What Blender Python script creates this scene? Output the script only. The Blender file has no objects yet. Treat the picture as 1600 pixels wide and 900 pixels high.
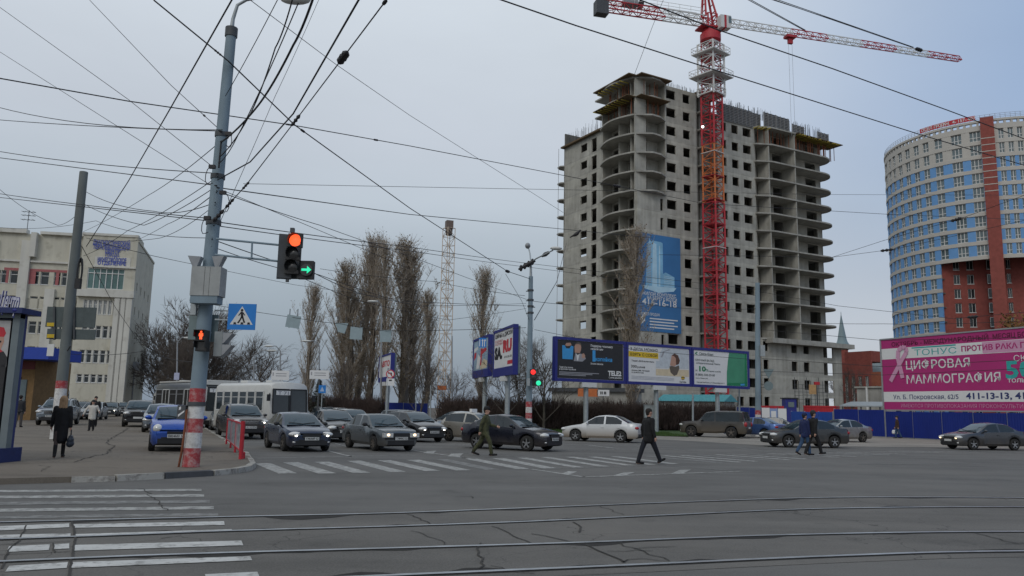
import bpy, bmesh, math, random
from mathutils import Vector, Matrix, noise as mnoise
R = math.radians
scene = bpy.context.scene
C = scene.collection
# ---------------------------------------------------------------- camera
FPX, PITCH, ROLL, EYE = 1244.0, R(8.64), R(1.15), 1.7
FW = Vector((0, math.cos(PITCH), math.sin(PITCH)))
_u0 = Vector((0, -math.sin(PITCH), math.cos(PITCH)))
RT = Vector((1, 0, 0)) * math.cos(ROLL) + _u0 * math.sin(ROLL)
UP = _u0 * math.cos(ROLL) - Vector((1, 0, 0)) * math.sin(ROLL)
cd = bpy.data.cameras.new('camera'); cam = bpy.data.objects.new('camera', cd); C.objects.link(cam)
cd.sensor_width = 36; cd.lens = FPX / 1600 * 36; cd.clip_start = .1; cd.clip_end = 3000
cam.matrix_world = Matrix(((RT.x, UP.x, -FW.x, 0), (RT.y, UP.y, -FW.y, 0), (RT.z, UP.z, -FW.z, EYE), (0, 0, 0, 1)))
scene.camera = cam
# ---------------------------------------------------------------- world, sun, exposure
SUN_EL, SUN_ROT = 38, 200
w = bpy.data.worlds.new('World'); scene.world = w; w.use_nodes = True
nt = w.node_tree; nt.nodes.clear()
sky = nt.nodes.new('ShaderNodeTexSky'); sky.sky_type = 'NISHITA'; sky.sun_disc = False
sky.sun_elevation = R(SUN_EL); sky.sun_rotation = R(SUN_ROT); sky.air_density = 1.2; sky.dust_density = 2.5
tc = nt.nodes.new('ShaderNodeTexCoord')
sep = nt.nodes.new('ShaderNodeSeparateXYZ'); nt.links.new(tc.outputs['Generated'], sep.inputs[0])
cr = nt.nodes.new('ShaderNodeValToRGB')          # the cloud layer: greyer and darker low down, bluish and brighter overhead
els = cr.color_ramp.elements
els[0].position = 0.0; els[0].color = (.245, .30, .375, 1)
els[1].position = 1.0; els[1].color = (.72, .74, .75, 1)
for p_, c_ in ((.05, (.27, .325, .395)), (.14, (.365, .425, .485)), (.25, (.53, .59, .655)), (.32, (.585, .635, .705)), (.46, (.675, .735, .80))):
    e = els.new(p_); e.color = (*c_, 1)
nt.links.new(sep.outputs['Z'], cr.inputs[0])
nz = nt.nodes.new('ShaderNodeTexNoise'); nz.inputs['Scale'].default_value = 2.2; nz.inputs['Detail'].default_value = 5
mp = nt.nodes.new('ShaderNodeMapping'); mp.inputs['Scale'].default_value = (1, 1, 2.6)
nt.links.new(tc.outputs['Generated'], mp.inputs[0]); nt.links.new(mp.outputs[0], nz.inputs['Vector'])
mr = nt.nodes.new('ShaderNodeMapRange'); mr.inputs[1].default_value = .3; mr.inputs[2].default_value = .7
mr.inputs[3].default_value = .94 * 10; mr.inputs[4].default_value = 1.05 * 10
nt.links.new(nz.outputs[0], mr.inputs[0])
sc_ = nt.nodes.new('ShaderNodeVectorMath'); sc_.operation = 'SCALE'
mxr = nt.nodes.new('ShaderNodeMapRange'); mxr.interpolation_type = 'SMOOTHSTEP'; mxr.inputs[1].default_value = .12; mxr.inputs[2].default_value = .62; nt.links.new(sep.outputs['X'], mxr.inputs[0])
mzr = nt.nodes.new('ShaderNodeMapRange'); mzr.interpolation_type = 'SMOOTHSTEP'; mzr.inputs[1].default_value = .05; mzr.inputs[2].default_value = .36; nt.links.new(sep.outputs['Z'], mzr.inputs[0])
mm_ = nt.nodes.new('ShaderNodeMath'); mm_.operation = 'MULTIPLY'; nt.links.new(mxr.outputs[0], mm_.inputs[0]); nt.links.new(mzr.outputs[0], mm_.inputs[1])
thin = nt.nodes.new('ShaderNodeMix'); thin.data_type = 'RGBA'; nt.links.new(mm_.outputs[0], thin.inputs[0]); lo_ = nt.nodes.new('ShaderNodeMapRange'); lo_.interpolation_type = 'SMOOTHSTEP'; lo_.inputs[1].default_value = .12; lo_.inputs[2].default_value = .40; nt.links.new(sep.outputs['X'], lo_.inputs[0])
lz_ = nt.nodes.new('ShaderNodeMapRange'); lz_.interpolation_type = 'SMOOTHSTEP'; lz_.inputs[1].default_value = .10; lz_.inputs[2].default_value = .34; lz_.inputs[3].default_value = 1; lz_.inputs[4].default_value = 0; nt.links.new(sep.outputs['Z'], lz_.inputs[0])
lm_ = nt.nodes.new('ShaderNodeMath'); lm_.operation = 'MULTIPLY'; nt.links.new(lo_.outputs[0], lm_.inputs[0]); nt.links.new(lz_.outputs[0], lm_.inputs[1])
pale = nt.nodes.new('ShaderNodeMix'); pale.data_type = 'RGBA'; nt.links.new(lm_.outputs[0], pale.inputs[0]); nt.links.new(cr.outputs[0], pale.inputs[6]); pale.inputs[7].default_value = (.52, .56, .625, 1)   # paler cloud low on the right
nt.links.new(pale.outputs[2], thin.inputs[6]); thin.inputs[7].default_value = (.33, .455, .67, 1)   # thinner cloud to the right, blue showing through
nt.links.new(thin.outputs[2], sc_.inputs[0]); nt.links.new(mr.outputs[0], sc_.inputs['Scale'])
mx = nt.nodes.new('ShaderNodeMix'); mx.data_type = 'RGBA'; mx.inputs[0].default_value = .9
nt.links.new(sky.outputs[0], mx.inputs[6]); nt.links.new(sc_.outputs[0], mx.inputs[7])
bg = nt.nodes.new('ShaderNodeBackground'); bg.inputs[1].default_value = .1
out = nt.nodes.new('ShaderNodeOutputWorld')
nt.links.new(mx.outputs[2], bg.inputs[0]); nt.links.new(bg.outputs[0], out.inputs[0])
sl = bpy.data.lights.new('sun', 'SUN'); sl.energy = .6; sl.angle = R(25); sl.color = (1, .97, .92)
sun = bpy.data.objects.new('sun', sl); C.objects.link(sun)
_a = R(SUN_ROT); _sd = Vector((math.sin(_a) * math.cos(R(SUN_EL)), math.cos(_a) * math.cos(R(SUN_EL)), math.sin(R(SUN_EL))))
sun.rotation_euler = (-_sd).to_track_quat('-Z', 'Y').to_euler(); sun.location = (0, 0, 200)
scene.view_settings.view_transform = 'Standard'; scene.view_settings.look = 'None'
scene.view_settings.gamma = 1; scene.view_settings.use_curve_mapping = False
scene.view_settings.exposure = 0
scene.render.engine = 'CYCLES'
scene.cycles.max_bounces = 6; scene.cycles.diffuse_bounces = 3; scene.cycles.glossy_bounces = 3
scene.cycles.use_denoising = True
# ---------------------------------------------------------------- pixel helpers: a pixel of the 1600x900 photo to a point in the place
def ray(u, v): return FW + RT * ((u - 800) / FPX) - UP * ((v - 450) / FPX)
def G(u, v, z=0.0):
    d = ray(u, v); t = (z - EYE) / d.z
    return Vector((d.x * t, d.y * t, z))
def P(u, v, Y):
    d = ray(u, v); t = Y / d.y
    return Vector((d.x * t, Y, EYE + d.z * t))
def hit(u, v, A, d):                                # ray against the vertical plane through A along d: (s along d, z)
    q = ray(u, v)
    den = q.x * d[1] - q.y * d[0]
    t = (A[0] * d[1] - A[1] * d[0]) / den
    return ((q.x * t - A[0]) * d[0] + (q.y * t - A[1]) * d[1], EYE + q.z * t)
# ---------------------------------------------------------------- objects
def tag(o, label, cat, group=None, kind=None):
    if label: o['label'] = label
    if cat: o['category'] = cat
    if group: o['group'] = group
    if kind: o['kind'] = kind
    return o
def thing(name, label, cat, loc=(0, 0, 0), rz=0, group=None):
    o = bpy.data.objects.new(name, None); C.objects.link(o)
    o.empty_display_size = .3; o.location = loc; o.rotation_euler = (0, 0, rz)
    return tag(o, label, cat, group)
class MB:
    def __init__(s): s.v = []; s.f = []; s.m = []; s.s = []; s.k = []
    def add(s, vs, fs, m=0, sm=False):
        b = len(s.v); s.k.append((b, len(s.f))); s.v += [tuple(q) for q in vs]
        for f in fs: s.f.append([b + i for i in f]); s.m.append(m); s.s.append(sm)
        return s
    def box(s, c, d, rz=0, m=0):
        cx, cy, cz = c; x, y, z = d[0] / 2, d[1] / 2, d[2] / 2; ca, sa = math.cos(rz), math.sin(rz)
        vs = [(cx + a * x * ca - b * y * sa, cy + a * x * sa + b * y * ca, cz + e * z) for e in (-1, 1) for a, b in ((-1, -1), (1, -1), (1, 1), (-1, 1))]
        return s.add(vs, [(3, 2, 1, 0), (4, 5, 6, 7), (0, 1, 5, 4), (1, 2, 6, 5), (2, 3, 7, 6), (3, 0, 4, 7)], m)
    def wbox(s, A, d, s0, s1, z0, z1, d0, d1, m=0):  # box on a wall through A along d; d0..d1 outward (to the right of d)
        n = (d[1], -d[0])
        vs = [(A[0] + d[0] * a + n[0] * b, A[1] + d[1] * a + n[1] * b, z) for z in (z0, z1) for a, b in ((s0, d1), (s1, d1), (s1, d0), (s0, d0))]
        return s.add(vs, [(3, 2, 1, 0), (4, 5, 6, 7), (0, 1, 5, 4), (1, 2, 6, 5), (2, 3, 7, 6), (3, 0, 4, 7)], m)
    def bar(s, a, b, wd, ht=None, m=0, up=(0, 0, 1)):  # a square bar from a to b
        a, b = Vector(a), Vector(b); t = (b - a).normalized(); ht = ht or wd
        x = t.cross(Vector(up))
        if x.length < 1e-4: x = t.cross(Vector((1, 0, 0)))
        x.normalize(); y = x.cross(t)
        vs = [p + x * (i * wd / 2) + y * (j * ht / 2) for p in (a, b) for i, j in ((-1, -1), (1, -1), (1, 1), (-1, 1))]
        return s.add(vs, [(3, 2, 1, 0), (4, 5, 6, 7), (0, 1, 5, 4), (1, 2, 6, 5), (2, 3, 7, 6), (3, 0, 4, 7)], m)
    def tube(s, pts, r, n=8, m=0, caps=True, sm=True):
        pts = [Vector(q) for q in pts]; rs = r if isinstance(r, (list, tuple)) else [r] * len(pts)
        t0 = (pts[1] - pts[0]).normalized()
        x = t0.cross(Vector((0, 0, 1)))
        if x.length < .02: x = t0.cross(Vector((1, 0, 0)))
        x.normalize(); vs = []; k = len(pts)
        for i, q in enumerate(pts):
            t = (pts[min(i + 1, k - 1)] - pts[max(i - 1, 0)]).normalized()
            x = (x - t * x.dot(t)).normalized(); y = t.cross(x)
            for j in range(n):
                a = 2 * math.pi * j / n
                vs.append(q + (x * math.cos(a) + y * math.sin(a)) * rs[i])
        fs = [(i * n + j, i * n + (j + 1) % n, (i + 1) * n + (j + 1) % n, (i + 1) * n + j) for i in range(k - 1) for j in range(n)]
        s.add(vs, fs, m, sm)
        if caps: s.add(vs[:n], [tuple(range(n - 1, -1, -1))], m); s.add(vs[-n:], [tuple(range(n))], m)
        return s
    def lathe(s, prof, n=20, m=0, c=(0, 0, 0), axis='z', sm=True):
        vs = []
        for r_, h in prof:
            for j in range(n):
                a = 2 * math.pi * j / n; q = (r_ * math.cos(a), r_ * math.sin(a), h)
                if axis == 'y': q = (q[0], h, q[1])
                if axis == 'x': q = (h, q[0], q[1])
                vs.append((q[0] + c[0], q[1] + c[1], q[2] + c[2]))
        k = len(prof)
        return s.add(vs, [(i * n + j, i * n + (j + 1) % n, (i + 1) * n + (j + 1) % n, (i + 1) * n + j) for i in range(k - 1) for j in range(n)], m, sm)
    def prism(s, poly, z0, z1, m=0, mtop=None):
        n = len(poly); vs = [(q[0], q[1], z0) for q in poly] + [(q[0], q[1], z1) for q in poly]
        s.add(vs, [tuple(range(n - 1, -1, -1))] + [(i, (i + 1) % n, n + (i + 1) % n, n + i) for i in range(n)], m)
        return s.add(vs[n:], [tuple(range(n))], m if mtop is None else mtop)
    def ell(s, c, r, n=12, k=8, m=0):
        vs = []; fs = []
        for i in range(k + 1):
            t = math.pi * i / k
            for j in range(n):
                a = 2 * math.pi * j / n
                vs.append((c[0] + r[0] * math.sin(t) * math.cos(a), c[1] + r[1] * math.sin(t) * math.sin(a), c[2] - r[2] * math.cos(t)))
        for i in range(k):
            for j in range(n): fs.append((i * n + j, i * n + (j + 1) % n, (i + 1) * n + (j + 1) % n, (i + 1) * n + j))
        return s.add(vs, fs, m, True)
    def sheet(s, poly, z, m=0):
        return s.add([(q[0], q[1], z) for q in poly], [tuple(range(len(poly)))], m)
    def each(s, name, mats, parent=None, world=True):
        """every piece added so far becomes an object of its own"""
        cuts = s.k + [(len(s.v), len(s.f))]
        for (v0, f0), (v1, f1) in zip(cuts, cuts[1:]):
            q = MB(); q.v = s.v[v0:v1]; q.f = [[i - v0 for i in f] for f in s.f[f0:f1]]; q.m = s.m[f0:f1]; q.s = s.s[f0:f1]; q.build(name, mats, parent, world)
    def build(s, name, mats, parent=None, world=False, sharp=40):
        me = bpy.data.meshes.new(name)
        off = Vector((0, 0, 0))
        if world and parent: off = parent.matrix_basis.translation if False else Vector(parent.location)
        me.from_pydata([(q[0] - off.x, q[1] - off.y, q[2] - off.z) for q in s.v], [], s.f)
        for m in (mats if isinstance(mats, (list, tuple)) else [mats]): me.materials.append(m)
        me.polygons.foreach_set('material_index', s.m); me.polygons.foreach_set('use_smooth', s.s)
        if any(s.s): me.set_sharp_from_angle(angle=R(sharp))
        me.update()
        o = bpy.data.objects.new(name, me); C.objects.link(o)
        if parent: o.parent = parent
        return o
def fixn(o):
    bm = bmesh.new(); bm.from_mesh(o.data); bmesh.ops.remove_doubles(bm, verts=bm.verts, dist=1e-5)
    bmesh.ops.recalc_face_normals(bm, faces=bm.faces); bm.to_mesh(o.data); bm.free(); return o
def lines(mb, body, org, xd, yd, size, m=0, align='LEFT', sx=1.0, bold=0.0, fit=None, lift=0.0):
    """real lettering: filled text outlines laid on a surface through org along xd / yd"""
    cu = bpy.data.curves.new('text', 'FONT'); cu.body = body; cu.size = 1; cu.align_x = align; cu.offset = bold; cu.resolution_u = 2
    cu.fill_mode = 'FRONT'
    o = bpy.data.objects.new('text', cu); C.objects.link(o); bpy.context.view_layer.update()
    me = bpy.data.meshes.new_from_object(o.evaluated_get(bpy.context.evaluated_depsgraph_get()))
    xd, yd, org = Vector(xd).normalized(), Vector(yd).normalized(), Vector(org); n = xd.cross(yd)
    xs = [q.co.x for q in me.vertices]
    if fit and xs: sx = fit / ((max(xs) - min(xs)) * size)
    vs = [org + xd * (q.co.x * size * sx) + yd * (q.co.y * size) + n * lift for q in me.vertices]
    mb.add(vs, [tuple(p_.vertices) for p_ in me.polygons], m)
    bpy.data.objects.remove(o); bpy.data.curves.remove(cu); bpy.data.meshes.remove(me)
# ---------------------------------------------------------------- materials
def mat(name, col, rough=.8, metal=0.0, var=.12, scale=4.0, spec=.4, dirt=None, coat=0.0, stretch=None, bump=0.0, emit=None, es=0.0, bscale=None):
    m = bpy.data.materials.new(name); m.use_nodes = True; t = m.node_tree; b = t.nodes['Principled BSDF']
    b.inputs['Roughness'].default_value = rough; b.inputs['Metallic'].default_value = metal
    b.inputs['Specular IOR Level'].default_value = spec; b.inputs['Coat Weight'].default_value = coat; b.inputs['Coat Roughness'].default_value = .08
    co = t.nodes.new('ShaderNodeTexCoord'); vec = co.outputs['Object']
    if stretch:
        mp = t.nodes.new('ShaderNodeMapping'); mp.inputs['Scale'].default_value = stretch; t.links.new(vec, mp.inputs[0]); vec = mp.outputs[0]
    n = t.nodes.new('ShaderNodeTexNoise'); n.inputs['Scale'].default_value = scale; n.inputs['Detail'].default_value = 6; n.inputs['Roughness'].default_value = .62
    t.links.new(vec, n.inputs['Vector'])
    r = t.nodes.new('ShaderNodeMapRange'); r.inputs[1].default_value = .3; r.inputs[2].default_value = .7; t.links.new(n.outputs[0], r.inputs[0])
    mx = t.nodes.new('ShaderNodeMix'); mx.data_type = 'RGBA'; t.links.new(r.outputs[0], mx.inputs[0])
    mx.inputs[6].default_value = (*[c * (1 - var) for c in col], 1); mx.inputs[7].default_value = (*[min(1, c * (1 + var)) for c in col], 1)
    src = mx.outputs[2]
    if dirt:                                      # road dirt splashed over the lower body: (colour, z where it fades out, strength)
        sp = t.nodes.new('ShaderNodeSeparateXYZ'); t.links.new(co.outputs['Object'], sp.inputs[0])
        z = t.nodes.new('ShaderNodeMapRange'); z.inputs[1].default_value = .25; z.inputs[2].default_value = dirt[1]; z.inputs[3].default_value = dirt[2]; z.inputs[4].default_value = 0
        t.links.new(sp.outputs['Z'], z.inputs[0])
        n2 = t.nodes.new('ShaderNodeTexNoise'); n2.inputs['Scale'].default_value = 2.5; n2.inputs['Detail'].default_value = 4; t.links.new(co.outputs['Object'], n2.inputs['Vector'])
        mu = t.nodes.new('ShaderNodeMath'); mu.operation = 'MULTIPLY'; t.links.new(z.outputs[0], mu.inputs[0])
        r2 = t.nodes.new('ShaderNodeMapRange'); r2.inputs[1].default_value = .25 - (.35 if dirt[2] > .85 else 0); r2.inputs[2].default_value = .55 - (.2 if dirt[2] > .85 else 0); t.links.new(n2.outputs[0], r2.inputs[0]); t.links.new(r2.outputs[0], mu.inputs[1])
        m2 = t.nodes.new('ShaderNodeMix'); m2.data_type = 'RGBA'; t.links.new(mu.outputs[0], m2.inputs[0]); t.links.new(src, m2.inputs[6]); m2.inputs[7].default_value = (*dirt[0], 1)
        src = m2.outputs[2]
        rr = t.nodes.new('ShaderNodeMapRange'); rr.inputs[3].default_value = rough; rr.inputs[4].default_value = .85; t.links.new(mu.outputs[0], rr.inputs[0]); t.links.new(rr.outputs[0], b.inputs['Roughness'])
        ct = t.nodes.new('ShaderNodeMapRange'); ct.inputs[3].default_value = coat; ct.inputs[4].default_value = 0; t.links.new(mu.outputs[0], ct.inputs[0]); t.links.new(ct.outputs[0], b.inputs['Coat Weight'])
    t.links.new(src, b.inputs['Base Color'])
    if bump:
        bn = t.nodes.new('ShaderNodeBump'); bn.inputs['Strength'].default_value = bump; bn.inputs['Distance'].default_value = .02
        n3 = t.nodes.new('ShaderNodeTexNoise'); n3.inputs['Scale'].default_value = bscale or scale * 6; n3.inputs['Detail'].default_value = 5
        t.links.new(co.outputs['Object'], n3.inputs['Vector']); t.links.new(n3.outputs[0], bn.inputs['Height']); t.links.new(bn.outputs[0], b.inputs['Normal'])
    if emit: b.inputs['Emission Color'].default_value = (*emit, 1); b.inputs['Emission Strength'].default_value = es
    return m
def nodes_of(m): return m.node_tree, m.node_tree.nodes['Principled BSDF']
def asphalt(name, base, patch, crack=.6, cscale=.22, streak=True):
    m = mat(name, base, .85, var=.16, scale=.35, spec=.3, bump=.25, bscale=60); t, b = nodes_of(m)
    src = b.inputs['Base Color'].links[0].from_socket
    co = t.nodes.new('ShaderNodeTexCoord')
    g = t.nodes.new('ShaderNodeTexNoise'); g.inputs['Scale'].default_value = 45; g.inputs['Detail'].default_value = 3; t.links.new(co.outputs['Object'], g.inputs['Vector'])
    gr = t.nodes.new('ShaderNodeMapRange'); gr.inputs[1].default_value = .25; gr.inputs[2].default_value = .75; gr.inputs[3].default_value = .72; gr.inputs[4].default_value = 1.28; t.links.new(g.outputs[0], gr.inputs[0])
    mu = t.nodes.new('ShaderNodeVectorMath'); mu.operation = 'SCALE'; t.links.new(src, mu.inputs[0]); t.links.new(gr.outputs[0], mu.inputs['Scale'])
    # tyre polished lanes and oil: long streaks, mostly along the tracks
    st = t.nodes.new('ShaderNodeMapping'); st.inputs['Scale'].default_value = (.10, .75, 1); st.inputs['Rotation'].default_value = (0, 0, R(-14)); t.links.new(co.outputs['Object'], st.inputs[0])
    sn = t.nodes.new('ShaderNodeTexNoise'); sn.inputs['Scale'].default_value = 1.0; sn.inputs['Detail'].default_value = 7; sn.inputs['Roughness'].default_value = .6; t.links.new(st.outputs[0], sn.inputs['Vector'])
    sr = t.nodes.new('ShaderNodeMapRange'); sr.inputs[1].default_value = .3; sr.inputs[2].default_value = .7; sr.inputs[3].default_value = .80; sr.inputs[4].default_value = 1.17; t.links.new(sn.outputs[0], sr.inputs[0])
    ol = t.nodes.new('ShaderNodeTexNoise'); ol.inputs['Scale'].default_value = 1.1; ol.inputs['Detail'].default_value = 6; t.links.new(co.outputs['Object'], ol.inputs['Vector'])
    orr = t.nodes.new('ShaderNodeMapRange'); orr.inputs[1].default_value = .62; orr.inputs[2].default_value = .72; orr.inputs[3].default_value = 1; orr.inputs[4].default_value = .78; t.links.new(ol.outputs[0], orr.inputs[0])
    so = t.nodes.new('ShaderNodeMath'); so.operation = 'MULTIPLY'; t.links.new(sr.outputs[0], so.inputs[0]); t.links.new(orr.outputs[0], so.inputs[1])
    gr2 = t.nodes.new('ShaderNodeMath'); gr2.operation = 'MULTIPLY'; t.links.new(gr.outputs[0], gr2.inputs[0]); t.links.new(so.outputs[0], gr2.inputs[1]); t.links.new(gr2.outputs[0], mu.inputs['Scale'])
    # worn and dusty patches
    n = t.nodes.new('ShaderNodeTexNoise'); n.inputs['Scale'].default_value = .12; n.inputs['Detail'].default_value = 8; n.inputs['Roughness'].default_value = .7; t.links.new(co.outputs['Object'], n.inputs['Vector'])
    r = t.nodes.new('ShaderNodeMapRange'); r.inputs[1].default_value = .48; r.inputs[2].default_value = .62; r.inputs[4].default_value = .8; t.links.new(n.outputs[0], r.inputs[0])
    x = t.nodes.new('ShaderNodeMix'); x.data_type = 'RGBA'; t.links.new(r.outputs[0], x.inputs[0]); t.links.new(mu.outputs[0], x.inputs[6]); x.inputs[7].default_value = (*patch, 1)
    # cracks: warped cell edges, only here and there
    wn = t.nodes.new('ShaderNodeTexNoise'); wn.inputs['Scale'].default_value = .9; wn.inputs['Detail'].default_value = 5; t.links.new(co.outputs['Object'], wn.inputs['Vector'])
    ws = t.nodes.new('ShaderNodeVectorMath'); ws.operation = 'SCALE'; ws.inputs['Scale'].default_value = 2.2; t.links.new(wn.outputs['Color'], ws.inputs[0])
    ad = t.nodes.new('ShaderNodeVectorMath'); t.links.new(co.outputs['Object'], ad.inputs[0]); t.links.new(ws.outputs[0], ad.inputs[1])
    vo = t.nodes.new('ShaderNodeTexVoronoi'); vo.feature = 'DISTANCE_TO_EDGE'; vo.inputs['Scale'].default_value = cscale; t.links.new(ad.outputs[0], vo.inputs['Vector'])
    cm = t.nodes.new('ShaderNodeMapRange'); cm.inputs[1].default_value = .004; cm.inputs[2].default_value = .011; cm.inputs[3].default_value = crack; cm.inputs[4].default_value = 0; t.links.new(vo.outputs['Distance'], cm.inputs[0])
    mk = t.nodes.new('ShaderNodeTexNoise'); mk.inputs['Scale'].default_value = .25; t.links.new(co.outputs['Object'], mk.inputs['Vector'])
    mkr = t.nodes.new('ShaderNodeMapRange'); mkr.inputs[1].default_value = .45; mkr.inputs[2].default_value = .58; t.links.new(mk.outputs[0], mkr.inputs[0])
    mm = t.nodes.new('ShaderNodeMath'); mm.operation = 'MULTIPLY'; t.links.new(cm.outputs[0], mm.inputs[0]); t.links.new(mkr.outputs[0], mm.inputs[1])
    x2 = t.nodes.new('ShaderNodeMix'); x2.data_type = 'RGBA'; t.links.new(mm.outputs[0], x2.inputs[0]); t.links.new(x.outputs[2], x2.inputs[6]); x2.inputs[7].default_value = (.018, .017, .016, 1)
    t.links.new(x2.outputs[2], b.inputs['Base Color'])
    return m
def worn_paint(name, col, under, keep=.62, scale=5):
    m = mat(name, col, .75, var=.12, scale=2); t, b = nodes_of(m); src = b.inputs['Base Color'].links[0].from_socket
    co = t.nodes.new('ShaderNodeTexCoord'); n = t.nodes.new('ShaderNodeTexNoise'); n.inputs['Scale'].default_value = scale; n.inputs['Detail'].default_value = 9; n.inputs['Roughness'].default_value = .75
    t.links.new(co.outputs['Object'], n.inputs['Vector'])
    r = t.nodes.new('ShaderNodeMapRange'); r.inputs[1].default_value = keep - .1; r.inputs[2].default_value = keep + .06; t.links.new(n.outputs[0], r.inputs[0])
    x = t.nodes.new('ShaderNodeMix'); x.data_type = 'RGBA'; t.links.new(r.outputs[0], x.inputs[0]); t.links.new(src, x.inputs[6]); x.inputs[7].default_value = (*under, 1)
    t.links.new(x.outputs[2], b.inputs['Base Color']); return m
M = {}
M['asphalt'] = asphalt('asphalt', (.124, .121, .114), (.15, .144, .133), .0, .16)
M['tram'] = asphalt('tram_bed_asphalt', (.126, .120, .110), (.155, .145, .13), .55, .5)
M['pave'] = asphalt('pavement_asphalt', (.148, .128, .104), (.172, .148, .12), .7, .3)
M['farpave'] = asphalt('dusty_asphalt', (.25, .232, .205), (.30, .275, .24), .2, .3)
M['soil'] = mat('soil', (.09, .075, .06), .95, var=.3, scale=.5)
M['grass'] = mat('grass', (.045, .085, .02), .9, var=.4, scale=3)
M['line'] = worn_paint('road_paint', (.38, .38, .36), (.15, .148, .142), .54, 5)
M['line3'] = worn_paint('fresh_road_paint', (.50, .50, .48), (.16, .155, .145), .60, 5)
M['line2'] = worn_paint('faded_road_paint', (.25, .25, .24), (.12, .119, .114), .50, 4)
M['steel'] = mat('rail_steel', (.34, .36, .38), .35, .3, var=.25, scale=3)
M['groove'] = mat('rail_groove', (.02, .018, .016), .9, var=.4, scale=3)
M['crackfill'] = mat('crack_filler', (.042, .039, .035), .95, var=.4, scale=3)
M['kerb'] = worn_paint('kerb_stone', (.36, .345, .31), (.15, .135, .12), .56, 4)
M['kerbd'] = mat('kerb_dark', (.06, .063, .068), .85, var=.2)
def concrete(name, col, var=.2, streak=.16, joints=0.0, z0=0.0):
    m = mat(name, col, .9, var=var, scale=.35, spec=.25, bump=.2, bscale=3); t, b = nodes_of(m); src = b.inputs['Base Color'].links[0].from_socket
    co = t.nodes.new('ShaderNodeTexCoord')
    mp = t.nodes.new('ShaderNodeMapping'); mp.inputs['Scale'].default_value = (1.6, 1.6, .12); t.links.new(co.outputs['Object'], mp.inputs[0])
    n = t.nodes.new('ShaderNodeTexNoise'); n.inputs['Scale'].default_value = 1.0; n.inputs['Detail'].default_value = 6; t.links.new(mp.outputs[0], n.inputs['Vector'])
    r = t.nodes.new('ShaderNodeMapRange'); r.inputs[1].default_value = .3; r.inputs[2].default_value = .72; r.inputs[3].default_value = 1.10; r.inputs[4].default_value = 1.0 - streak; t.links.new(n.outputs[0], r.inputs[0])
    s = t.nodes.new('ShaderNodeVectorMath'); s.operation = 'SCALE'; t.links.new(src, s.inputs[0]); t.links.new(r.outputs[0], s.inputs['Scale'])
    br = t.nodes.new('ShaderNodeTexNoise'); br.inputs['Scale'].default_value = .9; br.inputs['Detail'].default_value = 8; t.links.new(co.outputs['Object'], br.inputs['Vector'])
    r3 = t.nodes.new('ShaderNodeMapRange'); r3.inputs[1].default_value = .55; r3.inputs[2].default_value = .75; r3.inputs[4].default_value = .5; t.links.new(br.outputs[0], r3.inputs[0])
    x = t.nodes.new('ShaderNodeMix'); x.data_type = 'RGBA'; t.links.new(r3.outputs[0], x.inputs[0]); t.links.new(s.outputs[0], x.inputs[6]); x.inputs[7].default_value = (col[0] * .55, col[1] * .52, col[2] * .46, 1)
    last = x.outputs[2]
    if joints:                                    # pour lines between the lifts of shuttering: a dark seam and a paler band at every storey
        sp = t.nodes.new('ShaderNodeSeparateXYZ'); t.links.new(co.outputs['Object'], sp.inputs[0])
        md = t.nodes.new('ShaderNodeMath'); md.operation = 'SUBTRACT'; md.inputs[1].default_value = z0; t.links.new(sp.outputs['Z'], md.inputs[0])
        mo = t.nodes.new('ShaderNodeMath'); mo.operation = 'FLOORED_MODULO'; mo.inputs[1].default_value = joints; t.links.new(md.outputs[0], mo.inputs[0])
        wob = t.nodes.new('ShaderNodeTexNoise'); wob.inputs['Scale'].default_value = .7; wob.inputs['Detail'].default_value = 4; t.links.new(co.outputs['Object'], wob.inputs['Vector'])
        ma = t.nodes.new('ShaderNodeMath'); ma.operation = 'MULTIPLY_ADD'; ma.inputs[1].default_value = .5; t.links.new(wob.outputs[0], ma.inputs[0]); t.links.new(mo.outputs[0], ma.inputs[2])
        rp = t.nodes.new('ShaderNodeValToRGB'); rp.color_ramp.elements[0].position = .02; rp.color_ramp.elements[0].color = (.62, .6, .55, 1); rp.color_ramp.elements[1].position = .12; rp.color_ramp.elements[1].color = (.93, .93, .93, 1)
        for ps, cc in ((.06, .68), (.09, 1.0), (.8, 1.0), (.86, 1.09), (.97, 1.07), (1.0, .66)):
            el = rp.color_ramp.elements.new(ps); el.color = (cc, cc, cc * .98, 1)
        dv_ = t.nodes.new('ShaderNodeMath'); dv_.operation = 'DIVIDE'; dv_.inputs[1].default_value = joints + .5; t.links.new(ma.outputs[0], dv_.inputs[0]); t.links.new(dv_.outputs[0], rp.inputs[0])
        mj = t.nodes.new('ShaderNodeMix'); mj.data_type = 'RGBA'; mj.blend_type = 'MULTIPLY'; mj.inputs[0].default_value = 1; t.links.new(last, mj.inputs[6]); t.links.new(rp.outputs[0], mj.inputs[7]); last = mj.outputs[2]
    t.links.new(last, b.inputs['Base Color']); return m
Z0J = 50.04
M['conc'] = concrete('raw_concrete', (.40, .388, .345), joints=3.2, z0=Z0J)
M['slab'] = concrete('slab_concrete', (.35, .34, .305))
M['concd'] = concrete('shade_toned_concrete', (.17, .165, .15))  # concrete darkened for unlit rooms: their shade is put into the colour
M['conc2'] = concrete('old_concrete', (.33, .32, .29))
M['cream'] = concrete('cream_render', (.51, .485, .40), .07, .05)
M['white_r'] = concrete('white_render', (.56, .545, .49), .06, .05)
M['cream2'] = mat('tower_cream', (.50, .475, .43), .85, var=.05, scale=.5)
M['twblue'] = mat('tower_blue', (.14, .32, .60), .6, var=.08, scale=.6)
M['brick'] = mat('red_brick', (.27, .075, .06), .9, var=.18, scale=1.5)
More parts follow.
